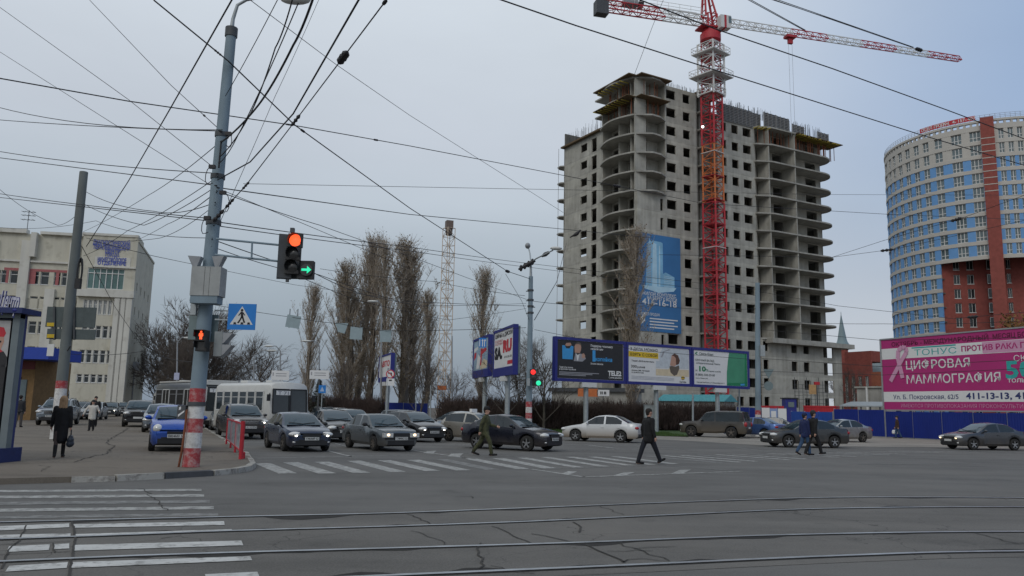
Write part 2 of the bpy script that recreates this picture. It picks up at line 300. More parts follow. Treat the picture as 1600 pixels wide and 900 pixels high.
M['brick2'] = mat('orange_brick', (.33, .11, .065), .9, var=.18, scale=1.5)
M['glass'] = mat('window_glass', (.022, .03, .034), .06, 0, var=.4, scale=.6, spec=.6)
M['glassb'] = mat('pale_window_glass', (.12, .16, .17), .08, 0, var=.3, scale=.3, spec=.6)
M['sideglass'] = mat('car_side_glass', (.012, .020, .026), .04, 0, var=.3, scale=2, spec=.6)
M['carglass'] = mat('car_glass_sky_tint', (.018, .042, .060), .04, 0, var=.1, scale=2, spec=.7)  # the sky's blue reflection is put into the glass colour and specular tint
M['carglass'].node_tree.nodes['Principled BSDF'].inputs['Specular Tint'].default_value = (.70, .86, 1, 1)
M['wframe'] = mat('white_frame', (.62, .62, .6), .5, var=.05)
M['dark'] = mat('dark_void', (.018, .017, .016), .95, var=.2)
M['black'] = mat('black_plastic', (.02, .02, .021), .55, var=.2)
M['rubber'] = mat('tyre_rubber', (.022, .021, .02), .9, var=.25, scale=6)
M['alloy'] = mat('wheel_alloy', (.36, .36, .36), .38, .8, var=.15)
M['rimdirty'] = mat('dirty_wheel', (.12, .105, .09), .7, .3, var=.3)
M['chrome'] = mat('chrome', (.7, .7, .7), .15, 1, var=.03)
M['lens'] = mat('lamp_lens', (.62, .62, .60), .12, .2, var=.1, coat=.6)
M['lit'] = mat('headlight_lit', (.8, .8, .75), .2, 0, emit=(1, .93, .78), es=6)
M['lity'] = mat('headlight_lit_warm', (.8, .75, .6), .2, 0, emit=(1, .72, .42), es=2.2)
M['tail'] = mat('tail_lamp', (.32, .012, .016), .25, 0, var=.15, coat=.4)
M['orange'] = mat('indicator', (.6, .2, .03), .3, 0)
M['plate'] = mat('number_plate', (.55, .55, .53), .5, var=.08)
M['ink'] = mat('black_ink', (.015, .015, .018), .7)
M['pole'] = mat('pole_paint', (.19, .25, .29), .7, 0, var=.22, scale=1.2, stretch=(1, 1, .4))
M['polec'] = mat('pole_concrete', (.14, .155, .15), .85, 0, var=.25, scale=1.0, stretch=(1, 1, .3))
M['redp'] = worn_paint('red_band', (.34, .045, .05), (.42, .25, .24), .56, 6)
M['whitep'] = worn_paint('white_band', (.62, .61, .59), (.40, .38, .36), .55, 6)
M['red'] = mat('red_paint', (.42, .02, .03), .5, var=.15)
M['cranered'] = mat('crane_red', (.42, .03, .04), .55, var=.15)
M['craneor'] = mat('crane_orange', (.52, .15, .045), .55, var=.15)
M['cranewh'] = mat('crane_white', (.62, .62, .60), .5, var=.1)
M['cranecr'] = mat('crane_cream', (.56, .46, .36), .6, var=.12)
M['grey'] = mat('grey_metal', (.30, .31, .32), .55, .2, var=.12)
M['galv'] = mat('galvanised', (.34, .37, .38), .5, .4, var=.15)
M['dgrey'] = mat('dark_grey', (.07, .075, .08), .6, .1, var=.15)
M['signback'] = mat('sign_back', (.17, .22, .225), .6, .2, var=.12)
M['bbblue'] = mat('billboard_blue', (.022, .028, .19), .5, var=.1)
M['fence'] = mat('fence_blue', (.008, .024, .20), .55, var=.12, scale=1, stretch=(1, 1, .3))
M['fence2'] = mat('fence_blue_light', (.02, .075, .33), .6, var=.12)
M['paper'] = mat('poster_white', (.68, .68, .67), .6, var=.03)
M['pblack'] = mat('poster_black', (.026, .026, .028), .6, var=.1)
M['pblue'] = mat('poster_blue', (.05, .30, .62), .6, var=.1)
M['pyel'] = mat('poster_yellow', (.68, .46, .03), .6, var=.05)
M['pgreen'] = mat('poster_green', (.06, .27, .155), .6, var=.12, scale=.6)
M['pgreend'] = mat('poster_dark_green', (.015, .20, .085), .6, var=.1)
M['ptan'] = mat('poster_tan', (.62, .52, .36), .6, var=.1)
M['pgrey'] = mat('poster_grey', (.30, .30, .32), .6, var=.1)
M['pink'] = mat('poster_magenta', (.40, .025, .16), .6, var=.06, scale=.4)
M['pinkl'] = mat('poster_pink', (.58, .30, .44), .6, var=.06)
M['pinkd'] = mat('poster_dark_magenta', (.11, .008, .04), .6)
M['teal'] = mat('poster_teal', (.03, .36, .34), .6)
M['navy'] = mat('poster_navy', (.03, .04, .14), .6)
M['pred'] = mat('poster_red', (.5, .03, .045), .6)
M['skin'] = mat('skin', (.46, .27, .20), .6, var=.06)
M['skyblue'] = mat('banner_blue', (.045, .17, .38), .65, var=.12, scale=.2)
M['bld'] = mat('banner_tower', (.22, .46, .66), .65, var=.2, scale=.5)
M['bld2'] = mat('banner_light', (.42, .62, .74), .65, var=.15, scale=.5)
M['signblue'] = mat('sign_blue', (.015, .19, .56), .45, var=.04)
M['wood'] = mat('timber', (.13, .09, .05), .85, var=.3)
M['yellow'] = mat('formwork_yellow', (.42, .34, .07), .6, var=.15)
M['rust'] = mat('rust', (.20, .07, .035), .9, var=.3)
M['ply'] = mat('formwork_grey', (.22, .22, .22), .8, var=.2)
M['bark'] = mat('bark', (.14, .118, .095), .95, var=.3, scale=2)
M['twig'] = mat('poplar_twigs', (.36, .305, .245), .95, var=.3, scale=.4)
M['twigd'] = mat('dark_twigs', (.115, .095, .08), .95, var=.3, scale=.5)
M['hedge'] = mat('hedge_twigs', (.075, .053, .046), .95, var=.4, scale=.6)
M['leafb'] = mat('brown_leaves', (.17, .12, .055), .9, var=.4, scale=2)
M['leafo'] = mat('autumn_leaves', (.24, .13, .045), .9, var=.4, scale=.6)
M['conifer'] = mat('conifer_green', (.02, .032, .02), .95, var=.3)
M['wire'] = mat('wire', (.022, .022, .025), .7, var=.1)
M['insul'] = mat('insulator', (.018, .016, .018), .5, var=.2)
M['redlit'] = mat('red_signal_lit', (.8, .08, .03), .4, emit=(1, .09, .025), es=1.8); M['redlit2'] = mat('small_red_signal_lit', (.8, .03, .03), .4, emit=(1, .025, .02), es=1.3)
M['greenlit'] = mat('green_signal_lit', (.05, .7, .45), .4, emit=(.01, .60, .26), es=1.0)
M['lensoff'] = mat('signal_lens_off', (.03, .03, .03), .25, var=.1, coat=.5)
M['lampglass'] = mat('street_lamp_glass', (.55, .55, .52), .3, var=.1)
M['buswhite'] = mat('bus_white', (.52, .515, .485), .4, 0, var=.06, dirt=((.20, .17, .14), 1.1, .7), coat=.3)
M['busgrey'] = mat('bus_grey', (.10, .11, .115), .4, 0, var=.1, dirt=((.16, .14, .12), 1.0, .6), coat=.3)
M['awn'] = mat('awning_blue', (.02, .055, .34), .6, var=.1)
M['ochre'] = mat('ochre_wall', (.20, .12, .05), .8, var=.2)
M['litter'] = mat('litter_paper', (.62, .62, .62), .8)
# ================================================================ SETTING
def struct(name, mb, mats): 
    o = mb.build(name, mats); o['kind'] = 'structure'; return o
g = MB(); g.sheet([(-1500, -300), (1500, -300), (1500, 2500), (-1500, 2500)], -.02); struct('ground', g, M['soil'])
g = MB(); g.sheet([(-140, -30), (120, -30), (120, 100), (-140, 170)], 0); struct('road', g, M['asphalt'])
# pavement on the left with its rounded corner
PV = [(-120, -60), (-30, 3.6), (-14, 13.9), (-10.19, 16.41), (-9.13, 17.06), (-8.42, 17.52), (-7.73, 18.31), (-7.0, 19.3), (-6.72, 20.1), (-6.66, 21.0), (-6.9, 22.12), (-8.67, 26.89), (-12.76, 36.34), (-16.6, 45.2), (-23.9, 62.0), (-47, 112), (-140, 150)]
g = MB(); g.prism([Vector(q) for q in PV], -.01, .12); struct('pavement', g, M['pave'])
g = MB(); random.seed(4)
def kerb_run(pts, skip=(), dark=()):
    k = 0
    for a, b in zip(pts, pts[1:]):
        a, b = Vector(a), Vector(b); L = (b - a).length; n = max(1, round(L / .95)); d = (b - a) / L; nr = Vector((d.y, -d.x))
        for i in range(n):
            p, q = a + d * (L * i / n + .012), a + d * (L * (i + 1) / n - .012)
            k += 1
            if k in skip: continue
            h = .125 + random.uniform(-.012, .012); o = random.uniform(-.015, .015)
            mi = 1 if k in dark else 0
            g.add([(*(p + nr * (.06 + o)), -.01), (*(q + nr * (.06 + o)), -.01), (*(q - nr * .11), -.01), (*(p - nr * .11), -.01),
                   (*(p + nr * (.045 + o)), h), (*(q + nr * (.045 + o)), h + random.uniform(-.01, .01)), (*(q - nr * .11), h + .003), (*(p - nr * .11), h + .003)],
                  [(4, 5, 6, 7), (0, 1, 5, 4), (1, 2, 6, 5), (2, 3, 7, 6), (3, 0, 4, 7)], mi)
kerb_run(PV[1:15], skip=(25, 26), dark=(29,))
struct('kerb', g, [M['kerb'], M['kerbd']])
# far side: pale dusty asphalt in front of the fences, grass strip
g = MB()
g.sheet([G(600, 672), G(840, 676), G(900, 682.5), G(1050, 687.5), G(1187, 695.8), G(1359, 698), G(1473, 699), G(1600, 701), (70, 40), (120, 60), (120, 98), (40, 95), (0, 90), (-8, 66)], .006)
struct('far_pavement', g, M['farpave'])
GR = [G(835, 678), G(900, 677), G(1075, 683), G(1085, 672), (18, 74), (2, 72), (-14, 78), G(640, 660), G(700, 670)]
g = MB(); g.sheet(GR, .05)
struct('verge', g, M['grass'])
g = MB(); random.seed(11)
for i in range(5000):
    t = random.random(); a = GR[0].lerp(GR[2], t); q = a + Vector((random.uniform(-.2, .2), random.uniform(0, 9) ** 1.0, 0))
    h = random.uniform(.06, .2); x = random.uniform(-.06, .06); y = random.uniform(-.06, .06)
    g.add([(q.x - .02, q.y, .04), (q.x + .02, q.y, .04), (q.x + x, q.y + y, .04 + h)], [(0, 1, 2)])
o = g.build('grass', M['grass']); o['kind'] = 'stuff'
# --- tram bed and rails (two curved tracks)
def smooth(pts, n=10):
    pts = [Vector(q) for q in pts]; pts = [pts[0] * 2 - pts[1]] + pts + [pts[-1] * 2 - pts[-2]]; r = []
    for i in range(1, len(pts) - 2):
        a, b, c, d = pts[i - 1:i + 3]
        for k in range(n):
            t = k / n; r.append(.5 * ((2 * b) + (c - a) * t + (2 * a - 5 * b + 4 * c - d) * t * t + (3 * b - 3 * c + d - a) * t ** 3))
    r.append(pts[-2]); return r
rails = [[(-24, 4.5), (-14, 8.9), (-6.97, 11.42), (-4.37, 12.33), (-1.98, 13.14), (.08, 14.08), (3.82, 15.85), (7.03, 17.1), (11.1, 17.75), (16, 17.9), (30, 17.2)],
         [(-23.4, 3.2), (-13.3, 7.5), (-6.19, 10.05), (-3.71, 11.05), (-1.75, 11.72), (.37, 12.55), (2.6, 13.6), (5.81, 15.0), (9.99, 15.95), (15, 16.4), (30, 15.7)],
         [(-22.6, 1.6), (-12.5, 5.9), (-5.34, 8.70), (-3.61, 9.33), (-1.47, 9.95), (.99, 10.68), (3.95, 11.68), (7.81, 12.5), (13, 12.9), (30, 12.2)],
         [(-21.9, .2), (-11.9, 4.5), (-5.3, 6.95), (-2.95, 7.8), (-1.24, 8.38), (1.11, 9.12), (4.16, 10.1), (6.62, 10.68), (12, 11.35), (30, 10.8)]]
rl = [smooth(q) for q in rails]
def ribbon(mb, pts, w0, w1, z, m=0):
    L, Rr = [], []
    for i, q in enumerate(pts):
        t = (pts[min(i + 1, len(pts) - 1)] - pts[max(i - 1, 0)]).normalized(); n = Vector((-t.y, t.x))
        L.append(q + n * w1); Rr.append(q + n * w0)
    k = len(pts)
    mb.add([(p.x, p.y, z) for p in L] + [(p.x, p.y, z) for p in Rr], [(k + i, k + i + 1, i + 1, i) for i in range(k - 1)], m)
g = MB()
up_, dn_ = [], []
for i, q in enumerate(rl[0]):
    t = (rl[0][min(i + 1, len(rl[0]) - 1)] - rl[0][max(i - 1, 0)]).normalized(); up_.append(q + Vector((-t.y, t.x)) * .28)
for i, q in enumerate(rl[3]):
    t = (rl[3][min(i + 1, len(rl[3]) - 1)] - rl[3][max(i - 1, 0)]).normalized(); dn_.append(q - Vector((-t.y, t.x)) * .35)
g.sheet(up_[::-1] + dn_, .004)
struct('tram_bed', g, M['tram'])
g = MB(); random.seed(3)
for i, q in enumerate(rl):
    ribbon(g, q, -.075, .06, .008, 1); ribbon(g, q, -.036, .05, .016, 0)
    # broken asphalt edge beside the rail
    k = len(q); L = []
    pts = q; wob = [max(0.0, mnoise.noise((j * .33, i * 7.1, 0)) * .42) for j in range(k)]
    Lp, Rp = [], []
    for j, c in enumerate(pts):
        t = (pts[min(j + 1, k - 1)] - pts[max(j - 1, 0)]).normalized(); n = Vector((-t.y, t.x)); s = 1 if i % 2 else -1
        Lp.append(c + n * s * .055); Rp.append(c + n * s * (.055 + wob[j]))
    for j in range(k - 1):
        if wob[j] + wob[j + 1] > .02:
            g.add([(*Lp[j], .0075), (*Lp[j + 1], .0075), (*Rp[j + 1], .0075), (*Rp[j], .0075)], [(0, 1, 2, 3)], 1)
for px in ([(113, 813.6), (160, 812.4), (240, 810.8), (320, 809.2), (335, 808.8), (300, 812), (210, 813.4), (150, 816), (114, 818)], [(405, 807.6), (470, 806.2), (545, 804.6), (560, 804.4), (520, 809.5), (470, 813), (440, 812)]):
    g.sheet([G(*q_) for q_ in px][::-1], .0078, 1)      # gaps broken out of the paving along the first rail
struct('tram_rails', g, [M['steel'], M['groove']])
# --- painted markings
g = MB()
def quad(a, b, c, d, z, m=0): g.sheet([a, b, c, d], z, m)
for (v0, v1, ur, l) in ((764.2, 767.2, 315, 0), (772.6, 776.4, 319, 0), (781.5, 786, 328, 1), (791.4, 796, 334, 0), (802, 806, 341, 1)):
    a, b = G(ur, v0), G(ur, v1); d = Vector((.966, .259, 0)); 
    quad(b - d * 14, b, a, a - d * 14, .005, l)
for (a0, b0, a1, b1) in (((115, 820.5), (115, 826), (350, 815.5), (351, 821.5)), ((115, 836), (115, 839), (362, 828), (363, 830.4)), ((113, 853), (113, 862), (377, 846), (380, 853.5)),
                         ((110, 880), (110, 889), (391, 870.5), (394, 877)), ((320, 899), (322, 906), (402, 895), (405, 902)),
                         ((-40, 825), (-40, 832), (108, 819), (108, 825)), ((-40, 838), (-40, 843), (110, 834.6), (110, 839)), ((14, 855), (10, 864), (78, 852), (76, 861)), ((84, 852), (82, 860), (108, 850.5), (108, 858.5)),
                         ((14, 886), (8, 895), (106, 880), (104, 889))):
    quad(G(*b0), G(*b1), G(*a1), G(*a0), .0115, 2)
struct('zebra_crossing', g, [M['line'], M['line2'], M['line3']])
g = MB()
zd = (G(450, 740) - G(410, 724)).normalized(); o0 = G(410, 724); 
st = (G(1040, 710) - G(410, 724)); sdir = st.normalized()
tops = [(410, 724, 450, 740), (454, 722.5, 512, 740), (502, 721.7, 566, 739), (553, 720, 622, 737.5), (600, 719.3, 676, 736), (645, 718.6, 725, 735), (690, 717.7, 770, 734), (736, 717, 817, 732.8), (778, 716.2, 860, 731.8), (815, 715.2, 905, 730.6), (852, 714.4, 945, 729), (890, 714, 985, 727.4), (925, 713.8, 1020, 726.2), (960, 713.2, 1055, 725)]
for i, (a, b, c, d) in enumerate(tops):
    p, q = G(a, b), G(c, d); wv = Vector((.88, .47, 0)) * (.46 if i < 9 else .40)
    quad(q - wv * .5, q + wv * .5, p + wv * .5, p - wv * .5, .005, 0 if i not in (6,) else 1)
for k in range(15):                                   # the crossing runs on towards the right, worn thin
    a = G(1010 + k * 27, 712.5 - k * .55); q = G(1130 + k * 26, 723.5 - k * 1.25)
    wv = Vector((.7, .7, 0)) * .36
    quad(q - wv * .5, q + wv * .5, a + wv * .5, a - wv * .5, .005, 1 if k % 3 == 0 else 0)
struct('zebra_crossing', g, [M['line'], M['line2']])
g = MB()
def stripe(p, q, wd=.12, m=1, z=.0062):
    p, q = G(*p), G(*q); d = (q - p).normalized(); n = Vector((-d.y, d.x, 0)) * wd / 2
    quad(p - n, q - n, q + n, p + n, z, m)
stripe((830, 733), (912, 745.5), .14, 0); stripe((912, 745.5), (1160, 736.5), .14, 0); stripe((1160, 736.5), (1040, 727.5), .14, 1); stripe((835, 733.5), (1010, 728), .12, 1)
for a, b, c, d in (((888, 736.5), (902, 737), (890, 742), (876, 740.5)), ((975, 738.5), (992, 738), (975, 744), (955, 744.3)), ((1062, 734.5), (1080, 734), (1066, 740.5), (1047, 741))):
    quad(G(*d), G(*c), G(*b), G(*a), .0058, 0)
stripe((640, 703), (735, 717), .14, 0); stripe((400, 716.5), (640, 711), .25, 1); stripe((645, 703.5), (820, 714), .13, 1)
for a, b, c, d in (((668, 705), (682, 704.5), (676, 709), (660, 708)), ((705, 709), (724, 708.5), (718, 714), (700, 713))): quad(G(*d), G(*c), G(*b), G(*a), .0058, 0)
stripe((512, 704.5), (549, 713.6), .13, 0); stripe((640, 711.5), (735, 716), .2, 1)
stripe((870, 693), (1000, 704), .16, 1); stripe((870, 705.5), (970, 702), .14, 1); stripe((920, 696), (960, 700), .2, 0); stripe((990, 697.5), (1200, 714), .14, 1)
stripe((1150, 699), (1235, 711), .14, 1); stripe((1200, 697.5), (1290, 699.5), .14, 1); stripe((1330, 726), (1530, 724), .12, 1); stripe((1590, 708), (1380, 699), .13, 1)
stripe((380, 676), (398, 684), .13, 1); stripe((520, 692), (545, 699), .13, 1)
struct('lane_markings', g, [M['line'], M['line2']])
# --- cracks, sealed joints and patches drawn as real thin strips of dark filler
g = MB(); random.seed(8)
def crack(px, wd=.03, z=.013, jig=.05):
    pts = [G(*q) for q in px]; pp = []
    for a, b in zip(pts, pts[1:]):
        n = max(2, int((b - a).length / .18))
        for i in range(n): pp.append((a.lerp(b, i / n) + Vector((random.uniform(-jig, jig), random.uniform(-jig, jig), 0))).to_2d())
    pp.append(pts[-1].to_2d())
    wd *= .6; ribbon(g, pp, -wd / 2 * random.uniform(.6, 1), wd / 2, z)
crack([(112, 815), (118, 840), (112, 872), (106, 905)], .05, .0135, .01)
crack([(40, 822), (30, 845), (12, 862), (2, 890)], .04, .0135, .01); crack([(0, 852), (110, 847)], .035, .0135, .01); crack([(0, 868), (110, 863)], .035, .0135, .01); crack([(82, 850), (86, 864)], .03, .0135, .01)
crack([(750, 850), (752, 870), (748, 890)], .05); crack([(912, 851), (940, 862), (975, 880)], .06); crack([(912, 851), (870, 842), (830, 835)], .05); crack([(975, 880), (1000, 874), (1050, 878), (1020, 868), (985, 858), (970, 850)], .04)
crack([(985, 858), (1055, 855)], .03); crack([(945, 862), (1020, 862)], .03); crack([(770, 823), (800, 838), (830, 850)], .04); crack([(900, 817), (912, 825), (905, 833)], .05); crack([(636, 804), (672, 819)], .04); crack([(935, 792), (975, 805)], .03)
crack([(1520, 834), (1590, 850)], .04); crack([(640, 830), (690, 845), (694, 852)], .03); crack([(770, 885), (800, 893), (835, 897)], .03)
crack([(220, 763), (235, 775), (250, 790), (262, 798)], .03, .009); crack([(710, 777), (735, 776), (738, 779)], .05, .009)
struct('road_cracks', g, M['crackfill'])
g = MB()
def pcrack(px, wd=.04): 
    n0 = len(g.v); crack(px, wd, .126, .07)
pcrack([(0, 733), (60, 731), (115, 730), (150, 728)], .05); pcrack([(112, 739), (150, 738), (185, 740)], .05); pcrack([(65, 745), (75, 738), (60, 735)], .03)
pcrack([(115, 730), (130, 724), (150, 719), (165, 715), (178, 703), (165, 697), (172, 690), (190, 680), (200, 672)], .07); pcrack([(150, 719), (220, 725), (260, 727)], .03); pcrack([(140, 722), (100, 719)], .04)
pcrack([(300, 728), (340, 728), (390, 724)], .06); pcrack([(315, 712), (345, 711), (370, 713)], .09)
struct('pavement_cracks', g, M['crackfill'])
# ================================================================ BUILDINGS
def n2(d): return (d[1], -d[0])
def at(A, d, s, o=0.0): return (A[0] + d[0] * s + d[1] * o, A[1] + d[1] * s - d[0] * o)
# ---------------------------------------------------------------- concrete tower under construction
FH = 3.2; Z0 = 50.04
LV = [Z0 - FH * j for j in range(-2, 16)]               # slab tops: 56.4 ... 2.0
A3 = (19.9, 125.0); E1 = (.868, .4966); E2 = (-.4966, .868)
T = thing('concrete_tower', 'unfinished grey concrete high rise with curved balconies behind the red crane', 'building', (A3[0], A3[1], 0))
SL, SR, DL = 21.4, 46.0, 21.1                            # left face length, right face length, depth
def S(u, v): return hit(u, v, A3, E1)[0]
sA, sB, sC = S(1040, 300), S(1181, 300), S(1292, 300)
LOWR = LV[2]                                             # highest finished slab on the right wing
def floor_poly(z, right):
    """slab outline in (s,t): s along the right face, t along the left face; balcony edges bulge"""
    pts = []
    def pt(s, t): return (A3[0] + E1[0] * s + E2[0] * t, A3[1] + E1[1] * s + E2[1] * t)
    bal = z > 12; hi = z > LV[2] + .1; top_ = z > LV[1] + .1
    tipb = z > 36
    # left face, from its far end to the corner
    pts.append(pt(.3, 9.6 if hi else SL))
    if bal:
        if not hi: pts += [pt(-.3, SL), pt(-.3, SL + 1.0), pt(-.1, SL + 1.3)] if False else [pt(.0, SL)]
        pts.append(pt(-.02, 9.6))
        for k in range(9):
            t = 9.2 - 8.9 * k / 8; pts.append(pt(-.35 - 1.55 * math.sin(math.pi * (k + .6) / 9.2), t))
        pts.append(pt(-.3, .0))
    else: pts.append(pt(0, 0))
    if tipb: pts += [pt(.4, -.5), pt(2.2, -1.5), pt(4.0, -1.35), pt(5.9, -.35), pt(5.9, .03)]
    else: pts.append(pt(5.9, .02))
    pts += [pt(13.4, .03)]
    if bal: pts += [pt(13.4, -.9), pt(17.6, -.9)]
    if top_: return pts + [pt(17.6, .03), pt(17.6, DL - 9), pt(.3, DL - 9)]
    pts += [pt(17.6, .03), pt(sB - .3, .03)]
    if hi: DLx = DL - 9
    else: DLx = DL
    if right:
        if bal:
            pts += [pt(sB - .2, -.5), pt(sB + 2.6, -1.7)]
            for k in range(7):
                a = k / 6; pts.append(pt(sB + 3.2 + (sC - sB - 6.4) * a, -1.75 - .35 * a))
            for k in range(1, 9):
                a = math.pi / 2 * k / 8; pts.append(pt(sC - 3.2 + 4.1 * math.sin(a), 1.2 - 3.3 * math.cos(a)))
            pts += [pt(sC + .7, 3.5), pt(sC, 4.5)]
        else: pts += [pt(sC, .02)]
        pts += [pt(sC, DLx), pt(.3, DLx)]
    else: pts += [pt(sB - .3, DLx), pt(.3, DLx)]
    return pts
for j, z in enumerate(LV):
    mb = MB(); mb.prism(floor_poly(z, z <= LOWR + FH + .1), z - .26, z)
    mb.build('floor_slab', M['slab'], T, world=True)
TOPL = LV[0]; 
# walls of the left face (t runs away from us): A along -E2 so that outward is to the right of the direction
LA = (A3[0] + E2[0] * SL, A3[1] + E2[1] * SL); LD = (-E2[0], -E2[1])
def SLf(u, v): return hit(u, v, LA, LD)[0]
def grid_wall(name, A, d, s0, s1, cols, levels, th=.25, off=0.0, mt='conc', solid=()):
    """cast wall between two ends: piers between the opening columns, a sill and a head panel in every storey"""
    mb = MB(); s = s0
    zt, zb = levels[0], levels[-1]
    for a, b, sill, head in sorted(cols):
        if a > s + .01: mb.wbox(A, d, s, a, zb, zt, off - th, off)
        for zf, zc in zip(levels[1:], levels[:-1]):
            if zf in solid: mb.wbox(A, d, a, b, zf, zc, off - th, off); continue
            if sill > .02: mb.wbox(A, d, a, b, zf, zf + sill, off - th, off - .002)
            if zc - .26 - (zf + head) > .02: mb.wbox(A, d, a, b, zf + head, zc - .01, off - th, off - .002)
        s = b
    if s1 > s + .01: mb.wbox(A, d, s, s1, zb, zt, off - th, off)
    return mb.build(name, M[mt], T, world=True)
LVL = LV[2:]                                             # left wing is two storeys lower than the corner
x = [SLf(907, 300), SLf(917, 300), SLf(924, 300), SLf(932, 300), SLf(936, 300), SLf(943, 300)]
grid_wall('wall', LA, LD, 0, SL - 9.2, [(x[0], x[1], .9, 2.3), (x[2], x[3], .05, 2.5)], LVL)
BL = LV[0:15]
grid_wall('wall', LA, LD, SL - 9.0, SL, [(SL - 8.5, SL - 6.3, .05, 2.6), (SL - 4.2, SL - 3.0, .9, 2.6), (SL - 2.6, SL - .9, .05, 2.6)], LV, off=-1.7)
mb = MB()
for t in (9.1, 0.1): mb.wbox(LA, LD, SL - t - .13, SL - t + .13, 0, LV[0] if t < 5 else LV[1], -1.7, .25 if t > 5 else .35)
mb.build('balcony_fin', M['conc'], T, world=True)
mb = MB(); mb.wbox(LA, LD, SL - 4.7, SL - 4.5, 12, LV[0] - .2, -1.7, .1); mb.build('balcony_fin', M['conc'], T, world=True)
# corner bay on the right face
TB = [z for z in LV if z > 36]
grid_wall('wall', A3, E1, .15, 5.9, [(2.0, 3.4, .05, 2.5)], TB, off=-1.6)
mb = MB(); mb.wbox(A3, E1, 5.72, 5.98, 36, LV[0], -1.7, .35); mb.build('balcony_fin', M['conc'], T, world=True)
mb = MB(); LB = [z for z in LV if z < 38]
mb = MB(); mb.wbox(A3, E1, -.2, 4.6, 0, LB[0] - .0, .05, .32); mb.wbox(A3, E1, 5.2, 5.9, 0, LB[0], .05, .32)
for zf, zc in zip(LB[1:], LB[:-1]):
    mb.wbox(A3, E1, 4.6, 5.2, zf, zf + .3, .05, .318); mb.wbox(A3, E1, 4.6, 5.2, zf + 2.3, zc, .05, .318)
mb.build('wall', M['conc'], T, world=True)
# window wall of the right face
def wc(u, px): 
    a, b = S(u - px / 2, 300), S(u + px / 2, 300); return (a, b, .95, 2.5)
wins = [wc(1049.5, 14.6), wc(1074, 11), wc(1132.5, 8), wc(1150, 10), wc(1169, 12.8)]
grid_wall('wall', A3, E1, 5.9, 13.2, wins[:2], LV)
grid_wall('wall', A3, E1, 13.2, 17.8, [(14.2, 15.4, .05, 2.3)], LV, off=-1.5)
mb = MB(); mb.wbox(A3, E1, 13.0, 13.22, 0, LV[0], -1.5, .0); mb.wbox(A3, E1, 17.5, 17.72, 0, LV[1], -1.5, .4); mb.build('balcony_fin', M['conc'], T, world=True)
LVR = [z for z in LV if z <= LOWR + FH + .1]
grid_wall('wall', A3, E1, 17.8, sB - .2, wins[2:], LVR)
# right bay
UPL = [z for z in LVR if z > 14]
So = lambda u, o: hit(u, 300, at(A3, E1, 0, o), E1)[0]
fz = [So(1203, 1.3), So(1244, 1.75)]
d1, d2, d3 = (So(1208, -1.4), So(1226, -1.4)), (So(1183, -1.4), So(1189, -1.4)), (So(1259, -1.4), So(1275, -1.4))
grid_wall('wall', A3, E1, sB - .2, sC, [(d2[0], d2[1], .03, 2.7), (d1[0], d1[1], .03, 2.8), (d3[0], d3[1], .15, 2.75)], UPL, off=-1.4)
mb = MB(); mb.wbox(A3, E1, sB - .2, sB - .02, UPL[-1], UPL[0], -1.65, .0); mb.build('balcony_fin', M['conc'], T, world=True)
for q, o_ in ((fz[0], 1.3), (fz[1], 1.75)):
    mb = MB(); mb.wbox(A3, E1, q - .11, q + .11, UPL[-1], UPL[0], -1.4, o_); mb.build('balcony_fin', M['conc'], T, world=True)
mb = MB(); mb.wbox(A3, E1, sC - .22, sC, 0, UPL[0], -3.2, -1.4); mb.build('wall', M['conc'], T, world=True)
# podium on the right
zp = UPL[-1]
lo = [z for z in LVR if z <= zp + .01]
zq = [S(1190, 580), S(1198, 580), S(1234, 580), S(1243, 580), S(1253, 580), S(1262, 580), S(1284, 580), S(1299, 580)]
grid_wall('wall', A3, E1, sB - .2, sC + 1.6, [(zq[0], zq[1], .9, 2.6), (zq[2], zq[3], .9, 2.6), (zq[4], zq[5], .9, 2.6), (zq[6], zq[7], .5, 2.7)], lo, off=.5)
mb = MB(); mb.wbox(A3, E1, sB + .8, sC + 3.2, zp - .9, zp - .1, .5, 2.2); mb.build('canopy_ledge', M['slab'], T, world=True)
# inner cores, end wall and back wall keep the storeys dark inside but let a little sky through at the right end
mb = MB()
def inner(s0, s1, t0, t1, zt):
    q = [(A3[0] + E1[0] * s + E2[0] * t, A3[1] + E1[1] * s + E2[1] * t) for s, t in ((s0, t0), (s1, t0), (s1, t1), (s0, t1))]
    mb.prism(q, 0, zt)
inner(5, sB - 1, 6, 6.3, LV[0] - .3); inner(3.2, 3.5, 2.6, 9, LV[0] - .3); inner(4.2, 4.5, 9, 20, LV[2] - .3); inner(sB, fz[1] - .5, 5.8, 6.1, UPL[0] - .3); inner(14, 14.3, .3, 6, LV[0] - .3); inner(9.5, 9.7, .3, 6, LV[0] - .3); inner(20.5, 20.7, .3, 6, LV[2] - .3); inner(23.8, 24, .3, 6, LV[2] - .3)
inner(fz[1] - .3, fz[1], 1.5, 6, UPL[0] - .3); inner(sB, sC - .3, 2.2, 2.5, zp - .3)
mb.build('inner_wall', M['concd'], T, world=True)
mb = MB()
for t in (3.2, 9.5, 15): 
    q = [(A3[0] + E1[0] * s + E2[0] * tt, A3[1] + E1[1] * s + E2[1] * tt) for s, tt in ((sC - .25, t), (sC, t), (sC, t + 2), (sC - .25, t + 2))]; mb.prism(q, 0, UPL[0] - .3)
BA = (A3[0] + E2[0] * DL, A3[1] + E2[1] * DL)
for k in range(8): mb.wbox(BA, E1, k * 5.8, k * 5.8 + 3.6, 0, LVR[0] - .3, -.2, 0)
mb.build('wall', M['concd'], T, world=True)
